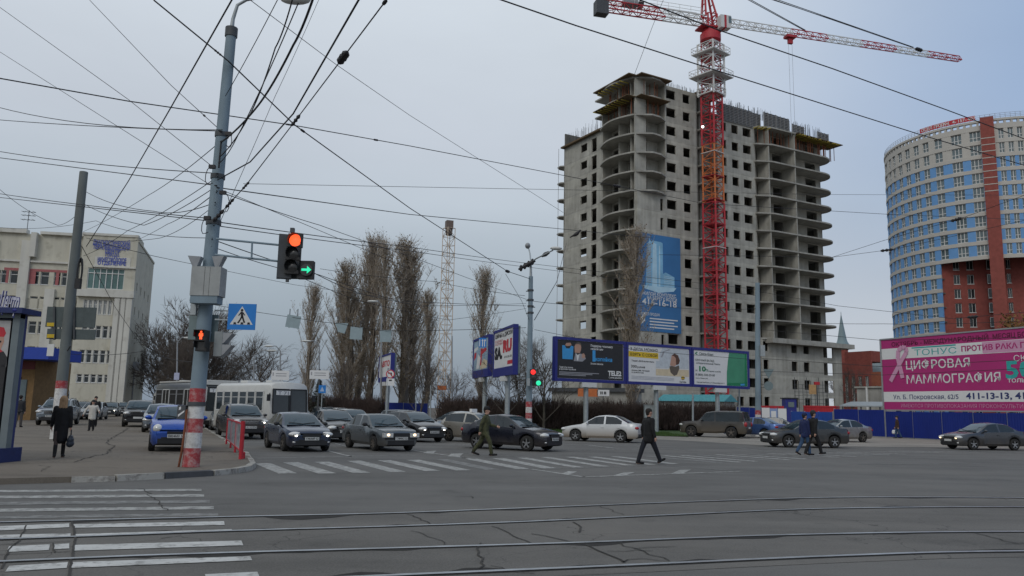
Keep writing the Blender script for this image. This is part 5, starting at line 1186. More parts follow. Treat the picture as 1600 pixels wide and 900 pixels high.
for a, b in (((.55, .88), (.66, .96)), ((.52, .72), (.56, .88))): poly(mb, [(a[0], a[1]), (a[0] + .025, a[1] - .01), (b[0] + .02, b[1] - .02), (b[0], b[1])], 0, .069)
mb.build('swirl_print', M['pgrey'], t, world=True)
t, poly, txt = billboard(p_[2] + da * .02, p_[3], z0b, z1b, 'white and green bank poster billboard, rightmost of the row of three', .48)
mb = MB(); poly(mb, [(.60, .005), (.995, .005), (.995, .995), (.655, .995), (.63, .75), (.605, .4)], 0, .068); mb.build('green_print', M['pgreen'], t, world=True)
mb = MB(); poly(mb, [(.60, .005), (.995, .005), (.995, .12), (.62, .085)], 0, .071); poly(mb, [(.94, .1), (.995, .1), (.995, .995), (.955, .995)], 0, .071); poly(mb, [(.02, .90), (.06, .95), (.075, .93), (.045, .90), (.08, .87), (.05, .865)], 0, .071); txt(mb, '10', .075, .39, .12, .145, bold=.04); txt(mb, '%', .215, .39, .05, .08); mb.build('dark_green_print', M['pgreend'], t, world=True)
mb = MB()
for body, s, z, wd, h in (('Связь-Банк', .10, .865, .26, .075), ('СРОЧНЫЙ ВКЛАД', .03, .68, .34, .06), ('«Сберегательный Плюс»', .04, .60, .44, .05), ('до', .03, .39, .035, .045), ('годовых в рублях', .27, .385, .22, .04), ('8 (800) 500-29-00', .03, .255, .35, .065), ('www.банк.рф', .03, .17, .22, .035), ('Нижний Новгород, ул. Ковалихинская, 8', .05, .05, .5, .035)): txt(mb, body, s, z, wd, h, bold=.01)
mb.build('lettering', mat('poster_ink_green', (.05, .075, .08), .6), t, world=True)
mb = MB(); poly(mb, [(.86, .02), (.94, .03), (.94, .085), (.86, .075)], 0, .075); mb.build('blue_mark', M['pblue'], t, world=True)
# ---- two slanted billboards
def vb(u0, u1, va0, va1, vb0, vb1, Y1, L=6.4):
    """near (right) edge at depth Y1; the far edge lies L metres away on the sight line through u0"""
    q = P(u1, (vb0 + vb1) / 2, Y1); d = ray(u0, (va0 + va1) / 2); k = d.x / d.y
    a = 1 + k * k; b = -2 * (k * q.x + q.y); c = q.x ** 2 + q.y ** 2 - L * L; D = max(0, b * b - 4 * a * c); Y0 = (-b + math.sqrt(D)) / (2 * a)
    return Vector((k * Y0, Y0)), q.to_2d(), P(u1, vb1, Y1).z, P(u1, vb0, Y1).z
p0, q0, z0_, z1_ = vb(772.5, 804.5, 528, 588, 506, 583, 57)
t, poly, txt = billboard(p0, q0, z0_ - .1, z1_, 'slanted tyre advert billboard with big black and red letters, left of the banded pole', .52, .2, .45)
mb = MB(); txt(mb, 'ШИНЫ и ДИСКИ', .04, .84, .90, .11, bold=.02); txt(mb, 'SA.', .04, .27, .42, .30, bold=.07); txt(mb, '410-30-30', .55, .24, .38, .06); mb.build('lettering', M['ink'], t, world=True)
mb = MB(); txt(mb, 'RU', .48, .42, .44, .30, bold=.07); txt(mb, 'В РОЗНИЦУ', .05, .72, .40, .06); txt(mb, 'ПО ОПТОВЫМ ЦЕНАМ', .05, .64, .62, .06); poly(mb, [(.72, .06), (.97, .06), (.97, .16), (.72, .16)], 0, .07); mb.build('red_lettering', M['pred'], t, world=True)
mb = MB(); txt(mb, '6х3', .45, .03, .1, .04); mb.build('frame_mark', M['paper'], t, world=True)
p0, q0, z0_, z1_ = vb(740.5, 765, 540, 588, 522, 586, 66)
t, poly, txt = billboard(p0, q0, z0_ - .1, z1_, 'slanted colourful poster billboard half behind the blue lane sign', .55, .2, .45)
mb = MB(); poly(mb, [(0, 0), (1, 0), (1, 1), (0, 1)], 0, .067); mb.build('blue_print', mat('poster_haze_blue', (.27, .37, .46), .6, var=.25, scale=.5), t, world=True)
mb = MB(); poly(mb, [(.02, .35), (.18, .45), (.2, .62), (.05, .6)], 0, .07); poly(mb, [(.45, .15), (.55, .15), (.62, .7), (.5, .7)], 0, .07); poly(mb, [(.6, .5), (.9, .6), (.85, .7), (.6, .65)], 0, .07); mb.build('red_print', M['pred'], t, world=True)
mb = MB(); poly(mb, [(.2, .05), (.42, .05), (.5, .4), (.3, .55)], 0, .071); poly(mb, [(.02, .62), (.3, .7), (.3, .8), (.02, .75)], 0, .071); mb.build('white_print', M['paper'], t, world=True)
mb = MB(); poly(mb, [(.45, .02), (.9, .04), (.95, .25), (.7, .35), (.55, .2)], 0, .07); mb.build('tan_print', M['ptan'], t, world=True)
p0, q0, z0_, z1_ = vb(594, 613, 535, 594, 520, 596, 74)
t, poly, txt = billboard(p0, q0, P(604, 596, 76).z, P(604, 553, 76).z, 'small white poster billboard hidden among the poplar trunks', .5, .15, .3)
mb = MB(); txt(mb, 'АВТО', .1, .5, .8, .25, bold=.04); mb.build('lettering', M['pred'], t, world=True)
# ================================================================ POLES AND SIGNALS
def banded_pole(name, label, base, top, r0, r1, bands, mt='pole', z0=0.0, cat='utility pole'):
    base, top = Vector(base), Vector(top); t = thing(name, label, cat, base)
    ax = (top - base); zs_ = [0] + [b for b, _ in bands]; Lz = ax.z
    f = lambda z: base + ax * (z / Lz); rr = lambda z: r0 + (r1 - r0) * z / Lz
    for (za, zb, m_) in [(a, b, c[1]) for a, b, c in zip(zs_, [b for b, _ in bands], bands)]:
        mb = MB(); mb.tube([f(za), f(zb)], [rr(za) * 1.01, rr(zb) * 1.01], 18); mb.build('paint_band', M[m_], t, world=True)
    mb = MB(); mb.tube([f(zs_[-1]), f(Lz * .5), top], [rr(zs_[-1]), rr(Lz * .5), r1], 18); mb.build('shaft', M[mt], t, world=True)
    return t, f, rr
b1 = G(298, 729.5, .12); top1 = P(362, 46, b1.y + .35); H1 = top1.z - .12
zat = lambda v, Y=b1.y: P(300, v, Y).z - .12
t1, f1, rr1 = banded_pole('utility_pole', 'tall leaning grey green pole with red and white bands at the pavement corner', b1, top1, .205, .135, [(zat(726), 'redp'), (zat(700), 'redp'), (zat(676), 'whitep'), (zat(654), 'redp'), (zat(633), 'whitep'), (zat(607), 'redp')])
mb = MB(); c = f1(zat(631)); mb.tube([c - Vector((0, 0, .05)), c + Vector((0, 0, .05))], [.225, .225], 18); c = f1(H1 - .1); mb.tube([c - Vector((0, 0, .12)), c + Vector((0, 0, .14))], [.165, .165], 16); 
for z in (zat(205), zat(272), zat(345)): c = f1(z); mb.tube([c - Vector((0, 0, .06)), c + Vector((0, 0, .06))], [rr1(z) + .025] * 2, 16)
mb.each('clamp', M['dgrey'], t1)
mb = MB(); mb.tube([P(362, 46, top1.y), P(364, 30, top1.y), P(371, 8, top1.y), P(385, 0, top1.y), P(410, -5, top1.y), P(455, -2, top1.y)], [.06, .05, .045, .04, .04, .04], 10); mb.build('lamp_arm', M['galv'], t1, world=True)
mb = MB(); c = P(462, 0, top1.y); mb.ell(tuple(c), (.42, .17, .12), 14, 8); mb.build('street_lamp_head', M['lampglass'], t1, world=True)
# hung on the pole: cabinet, crossing sign, pedestrian signal, signal arm
yb = b1.y - .1
cab = thing('equipment_cabinet', 'grey steel cabinet strapped high on the banded corner pole', 'cabinet', f1(zat(440)))
c = P(326, 441, yb - .12); mb = MB(); mb.box(tuple(c), (.74, .44, .74)); mb.build('box', mat('cabinet_grey', (.32, .33, .32), .6, var=.12), cab, world=True)
mb = MB(); mb.box((c.x - .03, c.y - .222, c.z), (.006, .006, .72)); mb.box((c.x + .1, c.y - .222, c.z), (.004, .006, .72)); mb.build('door_gap', M['black'], cab, world=True)
mb = MB(); mb.prism([(c.x - .36, c.y - .2), (c.x + .32, c.y - .2), (c.x + .32, c.y + .2), (c.x - .36, c.y + .2)], c.z - .56, c.z - .371); mb.build('bracket', M['pole'], cab, world=True)
spk = thing('horn_speaker', 'pair of grey flared panels above the cabinet on the corner pole', 'loudspeaker', f1(zat(410)))
for s in (-1, 1):
    mb = MB(); q = P(322 + s * 16, 409, yb - .15); mb.add([(q.x - .02 * s, q.y, q.z - .16), (q.x - .12 * s, q.y, q.z + .14), (q.x + .2 * s, q.y - .05, q.z + .15), (q.x + .06 * s, q.y, q.z - .16), (q.x - .02 * s, q.y + .2, q.z - .16), (q.x - .12 * s, q.y + .2, q.z + .14), (q.x + .2 * s, q.y + .2, q.z + .15), (q.x + .06 * s, q.y + .2, q.z - .16)], [(0, 1, 2, 3), (7, 6, 5, 4), (0, 4, 5, 1), (1, 5, 6, 2), (2, 6, 7, 3), (3, 7, 4, 0)]); fixn(mb.build('panel', M['grey'], spk, world=True))
Ys = b1.y - .15
def flatsign(mb, c, w_, h_, th, m=0, tilt=0): mb.box((c.x, c.y, c.z), (w_, th, h_), tilt, m)
cs = thing('crossing_sign', 'square blue pedestrian crossing sign on two brackets beside the corner pole', 'road sign', P(378, 495, Ys))
c = P(378, 495, Ys); mb = MB(); mb.box(tuple(c), (.70, .035, .66), 0); mb.build('plate', M['signblue'], cs, world=True)
fy = c.y - .02
mb = MB(); mb.add([(c.x - .29, fy, c.z - .20), (c.x + .29, fy, c.z - .20), (c.x, fy, c.z + .27)], [(0, 1, 2)]); 
mb.build('white_triangle', M['wframe'], cs, world=True)
mb = MB(); fy -= .003
def blk(pts): mb.add([(c.x + a, fy, c.z + b) for a, b in pts], [tuple(range(len(pts)))])
blk([(.0 + .035 * math.cos(k * .785), .165 + .035 * math.sin(k * .785)) for k in range(8)])
blk([(-.03, .13), (.03, .12), (.045, -.01), (-.02, -.01)]); blk([(-.02, .0), (.03, .0), (-.06, -.165), (-.11, -.165), (-.05, -.07)]); blk([(.0, .0), (.045, .0), (.10, -.15), (.06, -.16), (.02, -.06)]); blk([(-.03, .12), (-.09, .03), (-.07, .02), (-.02, .08)]); blk([(.03, .12), (.09, .04), (.075, .025), (.03, .075)])
for a in (-.2, -.02, .15): blk([(a, -.195), (a + .08, -.195), (a + .06, -.14), (a + .01, -.14)])
mb.build('walking_figure', M['ink'], cs, world=True)
mb = MB()
for v in (486, 500): a = P(336, v - 1, Ys + .06); b_ = P(362, v, Ys + .03); mb.bar(a, b_, .035)
mb.bar(P(378, 475, Ys + .04), P(378, 515, Ys + .04), .04); mb.build('bracket', M['galv'], cs, world=True)
ps = thing('pedestrian_signal', 'small black pedestrian signal showing a red standing figure on the corner pole', 'traffic light', P(316, 532, Ys - .15))
for v, lit in ((524.5, True), (541, False)):
    c = P(316.5, v, Ys - .22); mb = MB(); mb.box(tuple(c), (.28, .2, .26)); mb.build('housing', M['black'], ps, world=True)
    mb = MB()
    for s in (-1, 1): mb.box((c.x + s * .135, c.y - .16, c.z + .04), (.012, .16, .16))
    mb.box((c.x, c.y - .17, c.z + .125), (.28, .16, .012)); mb.build('visor', M['black'], ps, world=True)
    if lit:
        mb = MB(); y = c.y - .104
        for pts in ([(.028 * math.cos(k * .785), .085 + .028 * math.sin(k * .785)) for k in range(8)], [(-.05, .055), (.05, .055), (.055, -.02), (.03, -.02), (.028, .03), (-.028, .03), (-.03, -.02), (-.055, -.02)], [(-.03, .05), (.03, .05), (.032, -.1), (.006, -.1), (0, -.03), (-.006, -.1), (-.032, -.1)]): mb.add([(c.x + a, y, c.z + b) for a, b in pts], [tuple(range(len(pts)))])
        mb.build('red_figure', M['redlit'], ps, world=True)
    else:
        mb = MB(); mb.box((c.x, c.y - .101, c.z), (.2, .006, .2)); mb.build('lens', M['lensoff'], ps, world=True)
sb = thing('traffic_light', 'grey side facing signal head with toothed visors on the corner pole', 'traffic light', P(348, 540, Ys))
c = P(344, 538, Ys + .1); mb = MB(); mb.box(tuple(c), (.2, .32, .62)); mb.build('housing', mat('signal_grey', (.25, .27, .27), .6), sb, world=True)
for k in (-1, 1):
    mb = MB(); z = c.z + k * .15; pts = [(c.x + .1, z - .14), (c.x + .14, z - .12), (c.x + .34, z + .12), (c.x + .1, z + .14)]
    mb.add([(a, c.y - .15, b) for a, b in pts] + [(a, c.y + .15, b) for a, b in pts], [(0, 1, 2, 3), (7, 6, 5, 4), (2, 6, 7, 3), (0, 4, 5, 1), (1, 5, 6, 2), (0, 3, 7, 4)]); mb.build('visor', M['grey'], sb, world=True)
bk = thing('sign_back', 'grey back of a road sign strapped behind the corner pole', 'road sign', P(318, 505, Ys + .4)); mb = MB(); mb.box(tuple(P(310, 512, Ys + .42)), (.5, .03, .62)); mb.box(tuple(P(333, 513, Ys + .42)), (.24, .03, .7)); mb.build('plate', M['signback'], bk, world=True); mb = MB(); mb.box(tuple(P(303, 483, Ys + .1)), (.14, .1, .3)); mb.build('box', M['galv'], bk, world=True); mb = MB(); mb.bar(P(312, 520, Ys + .2), P(330, 520, Ys + .4), .03); mb.build('bracket', M['galv'], bk, world=True)
tl = thing('traffic_light', 'traffic light on a long arm showing red and a green right arrow', 'traffic light', P(440, 400, Ys))
mb = MB(); mb.tube([P(338, 373, b1.y), P(438, 383, Ys)], .028, 8); mb.tube([P(336, 398, b1.y), P(434, 408, Ys)], .028, 8); mb.tube([P(394, 379, Ys), P(393, 404, Ys)], .025, 8); mb.build('arm', M['pole'], tl, world=True)
c = P(450, 401, Ys); mb = MB(); mb.box((c.x - .08, c.y + .02, c.z), (.36, .22, 1.14), R(18)); mb.box((c.x, c.y + .14, c.z), (.58, .02, 1.12), R(-4)); mb.build('housing', M['dgrey'], tl, world=True)
mb = MB(); a = P(478, 422, Ys); mb.box((a.x, a.y + .02, a.z), (.40, .2, .46), 0); mb.build('arrow_housing', M['black'], tl, world=True)
for u, v, m_ in ((461.5, 375.5, 'redlit'), (458.5, 396, 'lensoff'), (456.5, 416.5, 'lensoff')):
    q = P(u, v, Ys - .15); mb = MB(); mb.box((q.x - .01, q.y + .06, q.z), (.36, .12, .36), R(0)); mb.build('lamp_box', M['black'], tl, world=True)
    mb = MB(); mb.lathe([(.001, -.03), (.09, -.022), (.155, 0)], 20, c=(q.x, q.y - .003, q.z), axis='y'); mb.build('lens', M[m_], tl, world=True)
    mb = MB(); vs = []
    for j in range(15):
        an = R(-30 + 240 * j / 14); vs += [(q.x + .168 * math.cos(an), q.y, q.z + .168 * math.sin(an)), (q.x + .168 * math.cos(an), q.y - .13 - .07 * math.sin(an), q.z + .168 * math.sin(an) - .01)]
    mb.add(vs, [(2 * j, 2 * j + 1, 2 * j + 3, 2 * j + 2) for j in range(14)]); mb.build('visor', M['black'], tl, world=True)
q = P(478.5, 421.5, Ys - .15); mb = MB(); mb.lathe([(.001, 0), (.155, .004)], 20, c=(q.x, q.y, q.z), axis='y'); mb.build('lens', M['lensoff'], tl, world=True)
mb = MB(); y = q.y - .012; mb.add([(q.x + a, y, q.z + b) for a, b in ((-.12, -.03), (.02, -.03), (.02, -.10), (.13, 0), (.02, .10), (.02, .03), (-.12, .03))], [tuple(range(7))]); mb.build('green_arrow', M['greenlit'], tl, world=True)
mb = MB(); a = P(457, 360, Ys); mb.box(tuple(a), (.1, .1, .12)); a = P(449, 437, Ys); mb.box(tuple(a), (.07, .07, .12)); mb.build('end_cap', M['dgrey'], tl, world=True)
# cable up the pole foot and small junction box, notices
cb_ = thing('cable_guard', 'dark red bent pipe leaning on the foot of the corner pole', 'pipe', G(280, 730, .12)); mb = MB(); mb.tube([G(279, 729.5, .12), P(284, 705, b1.y - .2), P(290, 660, b1.y - .2), P(292, 640, b1.y - .2)], .028, 8); mb.build('pipe', M['rust'], cb_, world=True)
jb = thing('junction_box', 'small grey meter box fixed to the left of the corner pole', 'box', P(286, 645, b1.y)); c = P(285.5, 644, b1.y - .05); mb = MB(); mb.box(tuple(c), (.2, .2, .34)); mb.build('box', M['dgrey'], jb, world=True)
mb = MB(); mb.add([(c.x - .07, c.y - .103, c.z - .12), (c.x + .08, c.y - .103, c.z + .01), (c.x + .08, c.y - .103, c.z + .05), (c.x - .07, c.y - .103, c.z - .06)], [(0, 1, 2, 3)]); mb.add([(c.x - .06, c.y - .103, c.z + .05), (c.x - .01, c.y - .103, c.z + .07), (c.x - .01, c.y - .103, c.z + .14), (c.x - .06, c.y - .103, c.z + .12)], [(0, 1, 2, 3)]); mb.build('mark', M['paper'], jb, world=True)
# second pole on the left
b2 = P(88, 690, 33); b2 = Vector((P(90, 660, 33).x, 33, .12)); tp2 = P(131, 269, 33.6)
t2_, f2, rr2 = banded_pole('utility_pole', 'leaning grey concrete pole with a cable coil in front of the office block', b2, tp2, .23, .17, [(P(98, 612, 33).z, 'whitep'), (P(100, 600, 33).z, 'redp')], 'polec')
mb = MB(); c = P(124, 428, 32.7); 
for k in range(3): mb.tube([(c.x + .10 * math.cos(a * .5236) + .02 * k, c.y - .03 * k, c.z + .55 * math.sin(a * .5236) + .06 * k) for a in range(13)], .035, 6)
mb.box((c.x + .02, c.y - .05, c.z - .42), (.22, .16, .42)); mb.build('cable_coil', M['black'], t2_, world=True)
mb = MB(); mb.bar(P(105, 548, 32.8), P(110, 540, 32.6), .05); mb.build('hook', M['dgrey'], t2_, world=True)
sbk = thing('sign_back', 'large dark grey backs of road sign boards on the left pole', 'road sign', P(110, 505, 33)); 
for k, (v0, v1) in enumerate(((479, 512), (513.5, 531))):
    mb = MB(); a, b_ = P(73.5, v0, 33.3), P(147, v1, 33.3); mb.box(((a.x + b_.x) / 2, 33.35, (a.z + b_.z) / 2), (b_.x - a.x, .05, a.z - b_.z)); mb.build('board', mat('sign_back_dark', (.085, .105, .105), .65, .1, var=.15), sbk, world=True)
mb = MB()
for u in (85, 106, 116): mb.bar(P(u, 479, 33.28), P(u, 531, 33.28), .07)
mb.build('rib', M['dgrey'], sbk, world=True)
mb = MB()
for v in (507, 525): a = P(79, v, 33.25); mb.box(tuple(a), (.30, .02, .15))
mb.build('yellow_label', mat('label_yellow', (.55, .38, .02), .6), sbk, world=True)
# middle banded pole with twin street lamps and its own signal
b3 = Vector((P(826, 660, 55).x, 55, 0)); tp3 = P(829.5, 432, 55)
t3, f3, rr3 = banded_pole('lamp_pole', 'grey banded pole with two street lamps and a small signal before the hedge', b3, tp3, .23, .15, [(P(826, 664, 55).z * .6, 'redp'), (P(826, 654, 55).z, 'whitep'), (P(826, 645, 55).z, 'redp'), (P(826, 636, 55).z, 'whitep'), (P(826, 627.5, 55).z, 'redp')], cat='lamp post')
mb = MB(); mb.tube([tp3, P(829.5, 408, 55)], [.1, .07], 10); mb.tube([P(829.5, 410, 55), P(828, 396, 56), P(826, 388, 57.5)], .05, 8); mb.tube([P(829.5, 410, 55), P(838, 404, 54.5), P(864, 391, 53.5)], .05, 8); mb.build('lamp_arm', M['galv'], t3, world=True)
for c, r_ in ((P(824.5, 384, 57.5), (.2, .35, .22)), (P(869, 388, 53.4), (.42, .2, .13))): mb = MB(); mb.ell(tuple(c), r_, 12, 8); mb.build('street_lamp_head', M['lampglass' if r_[0] > .3 else 'grey'], t3, world=True)
mb = MB()
for a, b_ in (((810, 421), (836, 407)), ((846, 401), (858, 394))): mb.tube([P(*a, 54.8), P((a[0] + b_[0]) / 2, (a[1] + b_[1]) / 2, 54.8), P(*b_, 54.8)], [.06, .16, .1], 8)
for k in range(4): mb.ell(tuple(P(814 + k * 6, 419 - k * 3.3, 54.8)), (.12, .12, .24), 8, 6)
mb.build('insulator', M['insul'], t3, world=True)
mb = MB()
for v in (455, 470, 480, 490): c = P(829, v, 55); mb.tube([c, c + Vector((0, 0, .12))], [.22, .22], 12); mb.bar(c, P(822 if v % 20 else 836, v, 54.9), .06)
mb.build('clamp', M['dgrey'], t3, world=True)
ts = thing('traffic_light', 'small traffic light on the middle banded pole, red above green', 'traffic light', P(833, 590, 54.7))
for u, v, m_ in ((833, 581.5, 'redlit2'), (833.5, 590, 'lensoff'), (839.5, 598.5, 'greenlit')):
    q = P(u, v, 54.6); mb = MB(); mb.box(tuple(q), (.44 if v < 595 else .7, .2, .38)); mb.build('housing', M['black'], ts, world=True)
    mb = MB(); mb.lathe([(.001, -.02), (.17, 0)], 14, c=(q.x + (.08 if v > 595 else 0), q.y - .105, q.z), axis='y'); mb.build('lens', M[m_], ts, world=True)
mb = MB(); mb.box(tuple(P(825.5, 597, 54.5)), (.2, .15, .5)); mb.build('box', M['galv'], ts, world=True)
ls = thing('lane_sign', 'blue lane arrow sign hanging in front of the slanted poster billboard', 'road sign', P(754, 535, 50)); c = P(754, 535.5, 50); mb = MB(); mb.box(tuple(c), (.46, .04, .6)); mb.build('plate', M['signblue'], ls, world=True)
mb = MB(); y = c.y - .024
for pts in ([(-.03, -.24), (.03, -.24), (.03, .12), (.07, .12), (0, .24), (-.07, .12), (-.03, .12)], [(-.20, -.24), (-.15, -.24), (-.15, .2), (-.2, .2)], [(.10, -.24), (.15, -.24), (.15, .1), (.2, .1), (.2, .2), (.10, .2)]): mb.add([(c.x + a, y, c.z + b_) for a, b_ in pts], [tuple(range(len(pts)))])
mb.build('arrow', M['paper'], ls, world=True)
# right banded pole
b4 = Vector((P(1184, 655, 62).x, 62, 0)); tp4 = P(1183.5, 442, 62)
t4, f4, rr4 = banded_pole('utility_pole', 'tall grey green pole with faded bands in front of the tower, right of the billboards', b4, tp4, .23, .17, [(P(1184, 664, 62).z, 'whitep'), (P(1184, 656, 62).z, 'redp'), (P(1184, 648, 62).z, 'whitep'), (P(1184, 641, 62).z, 'redp')])
mb = MB(); mb.box(tuple(P(1191, 548, 61.7)), (.35, .3, .85)); mb.build('box', M['galv'], t4, world=True)
for nm, lab, pts, cz in (('triangle_sign', 'grey back of a triangular road sign beside the right banded pole', [(-.42, .35), (.42, .35), (.0, -.38)], 584), ('round_sign', 'grey back of a round road sign under a triangular one on the right banded pole', [(.36 * math.cos(k * .5236), .36 * math.sin(k * .5236)) for k in range(12)], 603)):
    c = P(1201, cz, 62); q = thing(nm, lab, 'road sign', c); mb = MB(); n = len(pts)
    mb.add([(c.x + a, c.y, c.z + b_) for a, b_ in pts] + [(c.x + a, c.y + .04, c.z + b_) for a, b_ in pts], [tuple(range(n)), tuple(range(2 * n - 1, n - 1, -1))] + [(i, n + i, n + (i + 1) % n, (i + 1) % n) for i in range(n)]); fixn(mb.build('plate', M['signback'], q, world=True))
    mb = MB(); 
    for dz in (-.12, .12): mb.bar((c.x - 1.0, c.y + .07, c.z + dz), (c.x + .2, c.y + .07, c.z + dz), .04)
    mb.build('bracket', M['dgrey'], q, world=True)
# slim posts
def post(label, u, vb_, vt, Y, r=.06, m='galv', name='metal_post', extra=None, lean=0):
    a = Vector((P(u, vb_, Y).x, Y, 0)); b_ = P(u + lean, vt, Y); t = thing(name, label, 'post', a); mb = MB(); mb.tube([a, b_], [r, r * .8], 10); mb.build('shaft', M[m], t, world=True)
    mb = MB(); mb.lathe([(r * 2, 0), (r * 2, .05), (r * 1.2, .12)], 10, c=tuple(a)); mb.build('foot', M['dgrey'], t, world=True); return t
pn = thing('no_turn_sign', 'round no left turn sign above a white plate on a grey post', 'road sign', Vector((P(605, 650, 56).x, 56, 0)))
mb = MB(); a = P(605, 640, 56); mb.tube([(a.x - .05, 56.05, 0), (a.x - .05, 56.05, P(605, 575, 56).z)], .07, 10); mb.build('post', M['galv'], pn, world=True)
c = P(610, 584.5, 56); mb = MB(); mb.lathe([(.001, -.01), (.31, -.01), (.31, .02), (.001, .02)], 20, c=tuple(c), axis='y', sm=False); mb.build('rim', M['pred'], pn, world=True)
mb = MB(); mb.lathe([(.001, -.014), (.24, -.014)], 20, c=tuple(c), axis='y', sm=False); mb.build('disc', M['paper'], pn, world=True)
mb = MB(); y = c.y - .018; mb.add([(c.x + a, y, c.z + b_) for a, b_ in ((.05, -.16), (.11, -.16), (.11, .10), (-.08, .10), (-.08, .15), (-.17, .07), (-.08, -.01), (-.08, .04), (.05, .04))], [tuple(range(9))]); mb.build('arrow', M['ink'], pn, world=True)
mb = MB(); mb.bar((c.x - .2, y - .003, c.z + .2), (c.x + .2, y - .003, c.z - .2), .05, .004, up=(0, 1, 0)); mb.build('slash', M['pred'], pn, world=True)
c = P(610, 597, 56); mb = MB(); mb.box(tuple(c), (.56, .03, .5)); mb.build('plate', M['paper'], pn, world=True); mb = MB(); mb.box((c.x, c.y - .018, c.z + .12), (.2, .004, .1)); mb.build('truck_mark', M['ink'], pn, world=True)
post('thin pale metal post behind the silver sedan, left of the beige car', 673, 652, 602, 70); post('tall thin grey mast rising between the far crane and the slanted billboards', 706.5, 650, 525, 78, .07, 'grey', 'lamp_mast'); post('short white post in front of the blue fence among the poplars', 650, 650, 620, 74, .05)
post('grey metal post standing behind the brown off roader', 1082.5, 665, 614, 66, .09); post('slim grey post between the green poster billboard and the banded pole', 1155, 650, 605, 72, .09)
sc_b = thing('switch_cabinet', 'grey street cabinet half hidden behind the walking man', 'cabinet', Vector((P(1015, 660, 66).x, 66, 0))); a = P(1015, 633.5, 66); mb = MB(); mb.box((a.x, 66, a.z / 2), (.9, .5, a.z)); mb.build('body', M['galv'], sc_b, world=True); mb = MB(); mb.box((a.x, 66, a.z + .03), (1.0, .6, .06)); mb.build('lid', M['grey'], sc_b, world=True); mb = MB(); mb.box((a.x, 65.745, a.z / 2), (.02, .01, a.z * .9)); mb.build('door_gap', M['black'], sc_b, world=True)
# hanging sign backs over the road and direction boards
for lab, u, v, w_, h_, Y, tilt, shp in (('grey back of a tilted square sign hung from the span wire, nearest the bus', 458, 502.5, 1.05, .95, 60, R(8), 0), ('triangular grey sign back hung from the span wire', 533.5, 513, 1.0, .8, 60, 0, 1), ('square grey sign back hung between the triangular one and the poplars', 556.5, 520.5, .92, .95, 60, R(2), 0), ('grey square sign back hung in front of the tallest poplars, rightmost on the wire', 602.5, 525, .85, .9, 60, 0, 0)):
    c = P(u, v, Y); t = thing('hanging_sign', lab, 'road sign', c); mb = MB()
    if shp: pts = [(-w_ / 2, h_ / 2), (w_ / 2, h_ / 2), (w_ / 4, -h_ / 2), (-w_ / 4, -h_ / 3)]
    else: pts = [(-w_ / 2, -h_ / 2), (w_ / 2, -h_ / 2), (w_ / 2, h_ / 2), (-w_ / 2, h_ / 2)]
    pts = [(a * math.cos(tilt) + b_ * math.sin(tilt), -a * math.sin(tilt) + b_ * math.cos(tilt)) for a, b_ in pts]; n = len(pts)
    mb.add([(c.x + a, c.y, c.z + b_) for a, b_ in pts] + [(c.x + a, c.y + .05, c.z + b_) for a, b_ in pts], [tuple(range(n)), tuple(range(2 * n - 1, n - 1, -1))] + [(i, n + i, n + (i + 1) % n, (i + 1) % n) for i in range(n)]); fixn(mb.build('plate', mat('sign_back_pale', (.27, .34, .36), .5, .1, var=.08), t, world=True))
    mb = MB()
    for s in (-.3, .3): mb.bar((c.x + s, c.y + .06, c.z - h_ / 2), (c.x + s, c.y + .06, c.z + h_ / 2 + .5), .05)
    mb.build('hanger', M['dgrey'], t, world=True)
for lab, u, v, w_, h_, Y in (('white direction board above the small bus, left one', 438, 586.5, 1.6, .85, 72), ('white direction board on a dark post, right of the small bus', 499, 585.5, 1.75, .78, 72)):
    c = P(u, v, Y); t = thing('direction_board', lab, 'road sign', (c.x, c.y, 0)); mb = MB(); mb.box(tuple(c), (w_, .06, h_)); mb.build('board', M['paper'], t, world=True)
    mb = MB(); 
    for k in (.15, -.05): mb.box((c.x + .08, c.y - .033, c.z + k), (w_ * .6, .006, .07))
    mb.box((c.x - w_ * .4, c.y - .033, c.z + .1), (.1, .006, .3)); mb.build('lettering', M['pgrey'], t, world=True)
    mb = MB(); mb.bar((c.x, c.y + .08, 0), (c.x, c.y + .08, c.z + .5), .14); mb.build('post', M['dgrey'], t, world=True)
c = P(503.5, 608, 70); t = thing('crossing_sign', 'small distant blue crossing sign by the dark conifer', 'road sign', (c.x, c.y, 0)); mb = MB(); mb.box(tuple(c), (.62, .05, .68)); mb.build('plate', M['signblue'], t, world=True); mb = MB(); mb.add([(c.x - .2, c.y - .03, c.z - .2), (c.x + .2, c.y - .03, c.z - .2), (c.x, c.y - .03, c.z + .22)], [(0, 1, 2)]); mb.build('triangle', mat('pale_sign', (.35, .45, .6), .5), t, world=True); mb = MB(); mb.bar((c.x, c.y + .05, 0), (c.x, c.y + .05, c.z), .07); mb.build('post', M['galv'], t, world=True)
def street_lamp(label, u, vb_, vt, Y, du, h=.9):
    a = Vector((P(u, vb_, Y).x, Y, 0)); b_ = P(u, vt, Y); t = thing('street_lamp', label, 'street lamp', a, 0, 'far street lamps'); mb = MB(); mb.tube([a, b_], [.1, .07], 8); mb.build('post', M['grey'], t, world=True)
    e_ = P(u + du, vt - 7, Y - .5); mb = MB(); mb.tube([b_, b_.lerp(e_, .4) + Vector((0, 0, .35)), e_], .05, 8); mb.build('arm', M['grey'], t, world=True); mb = MB(); mb.ell(tuple(e_), (.55, .22, .12), 10, 6); mb.build('lamp_head', M['lampglass'], t, world=True)
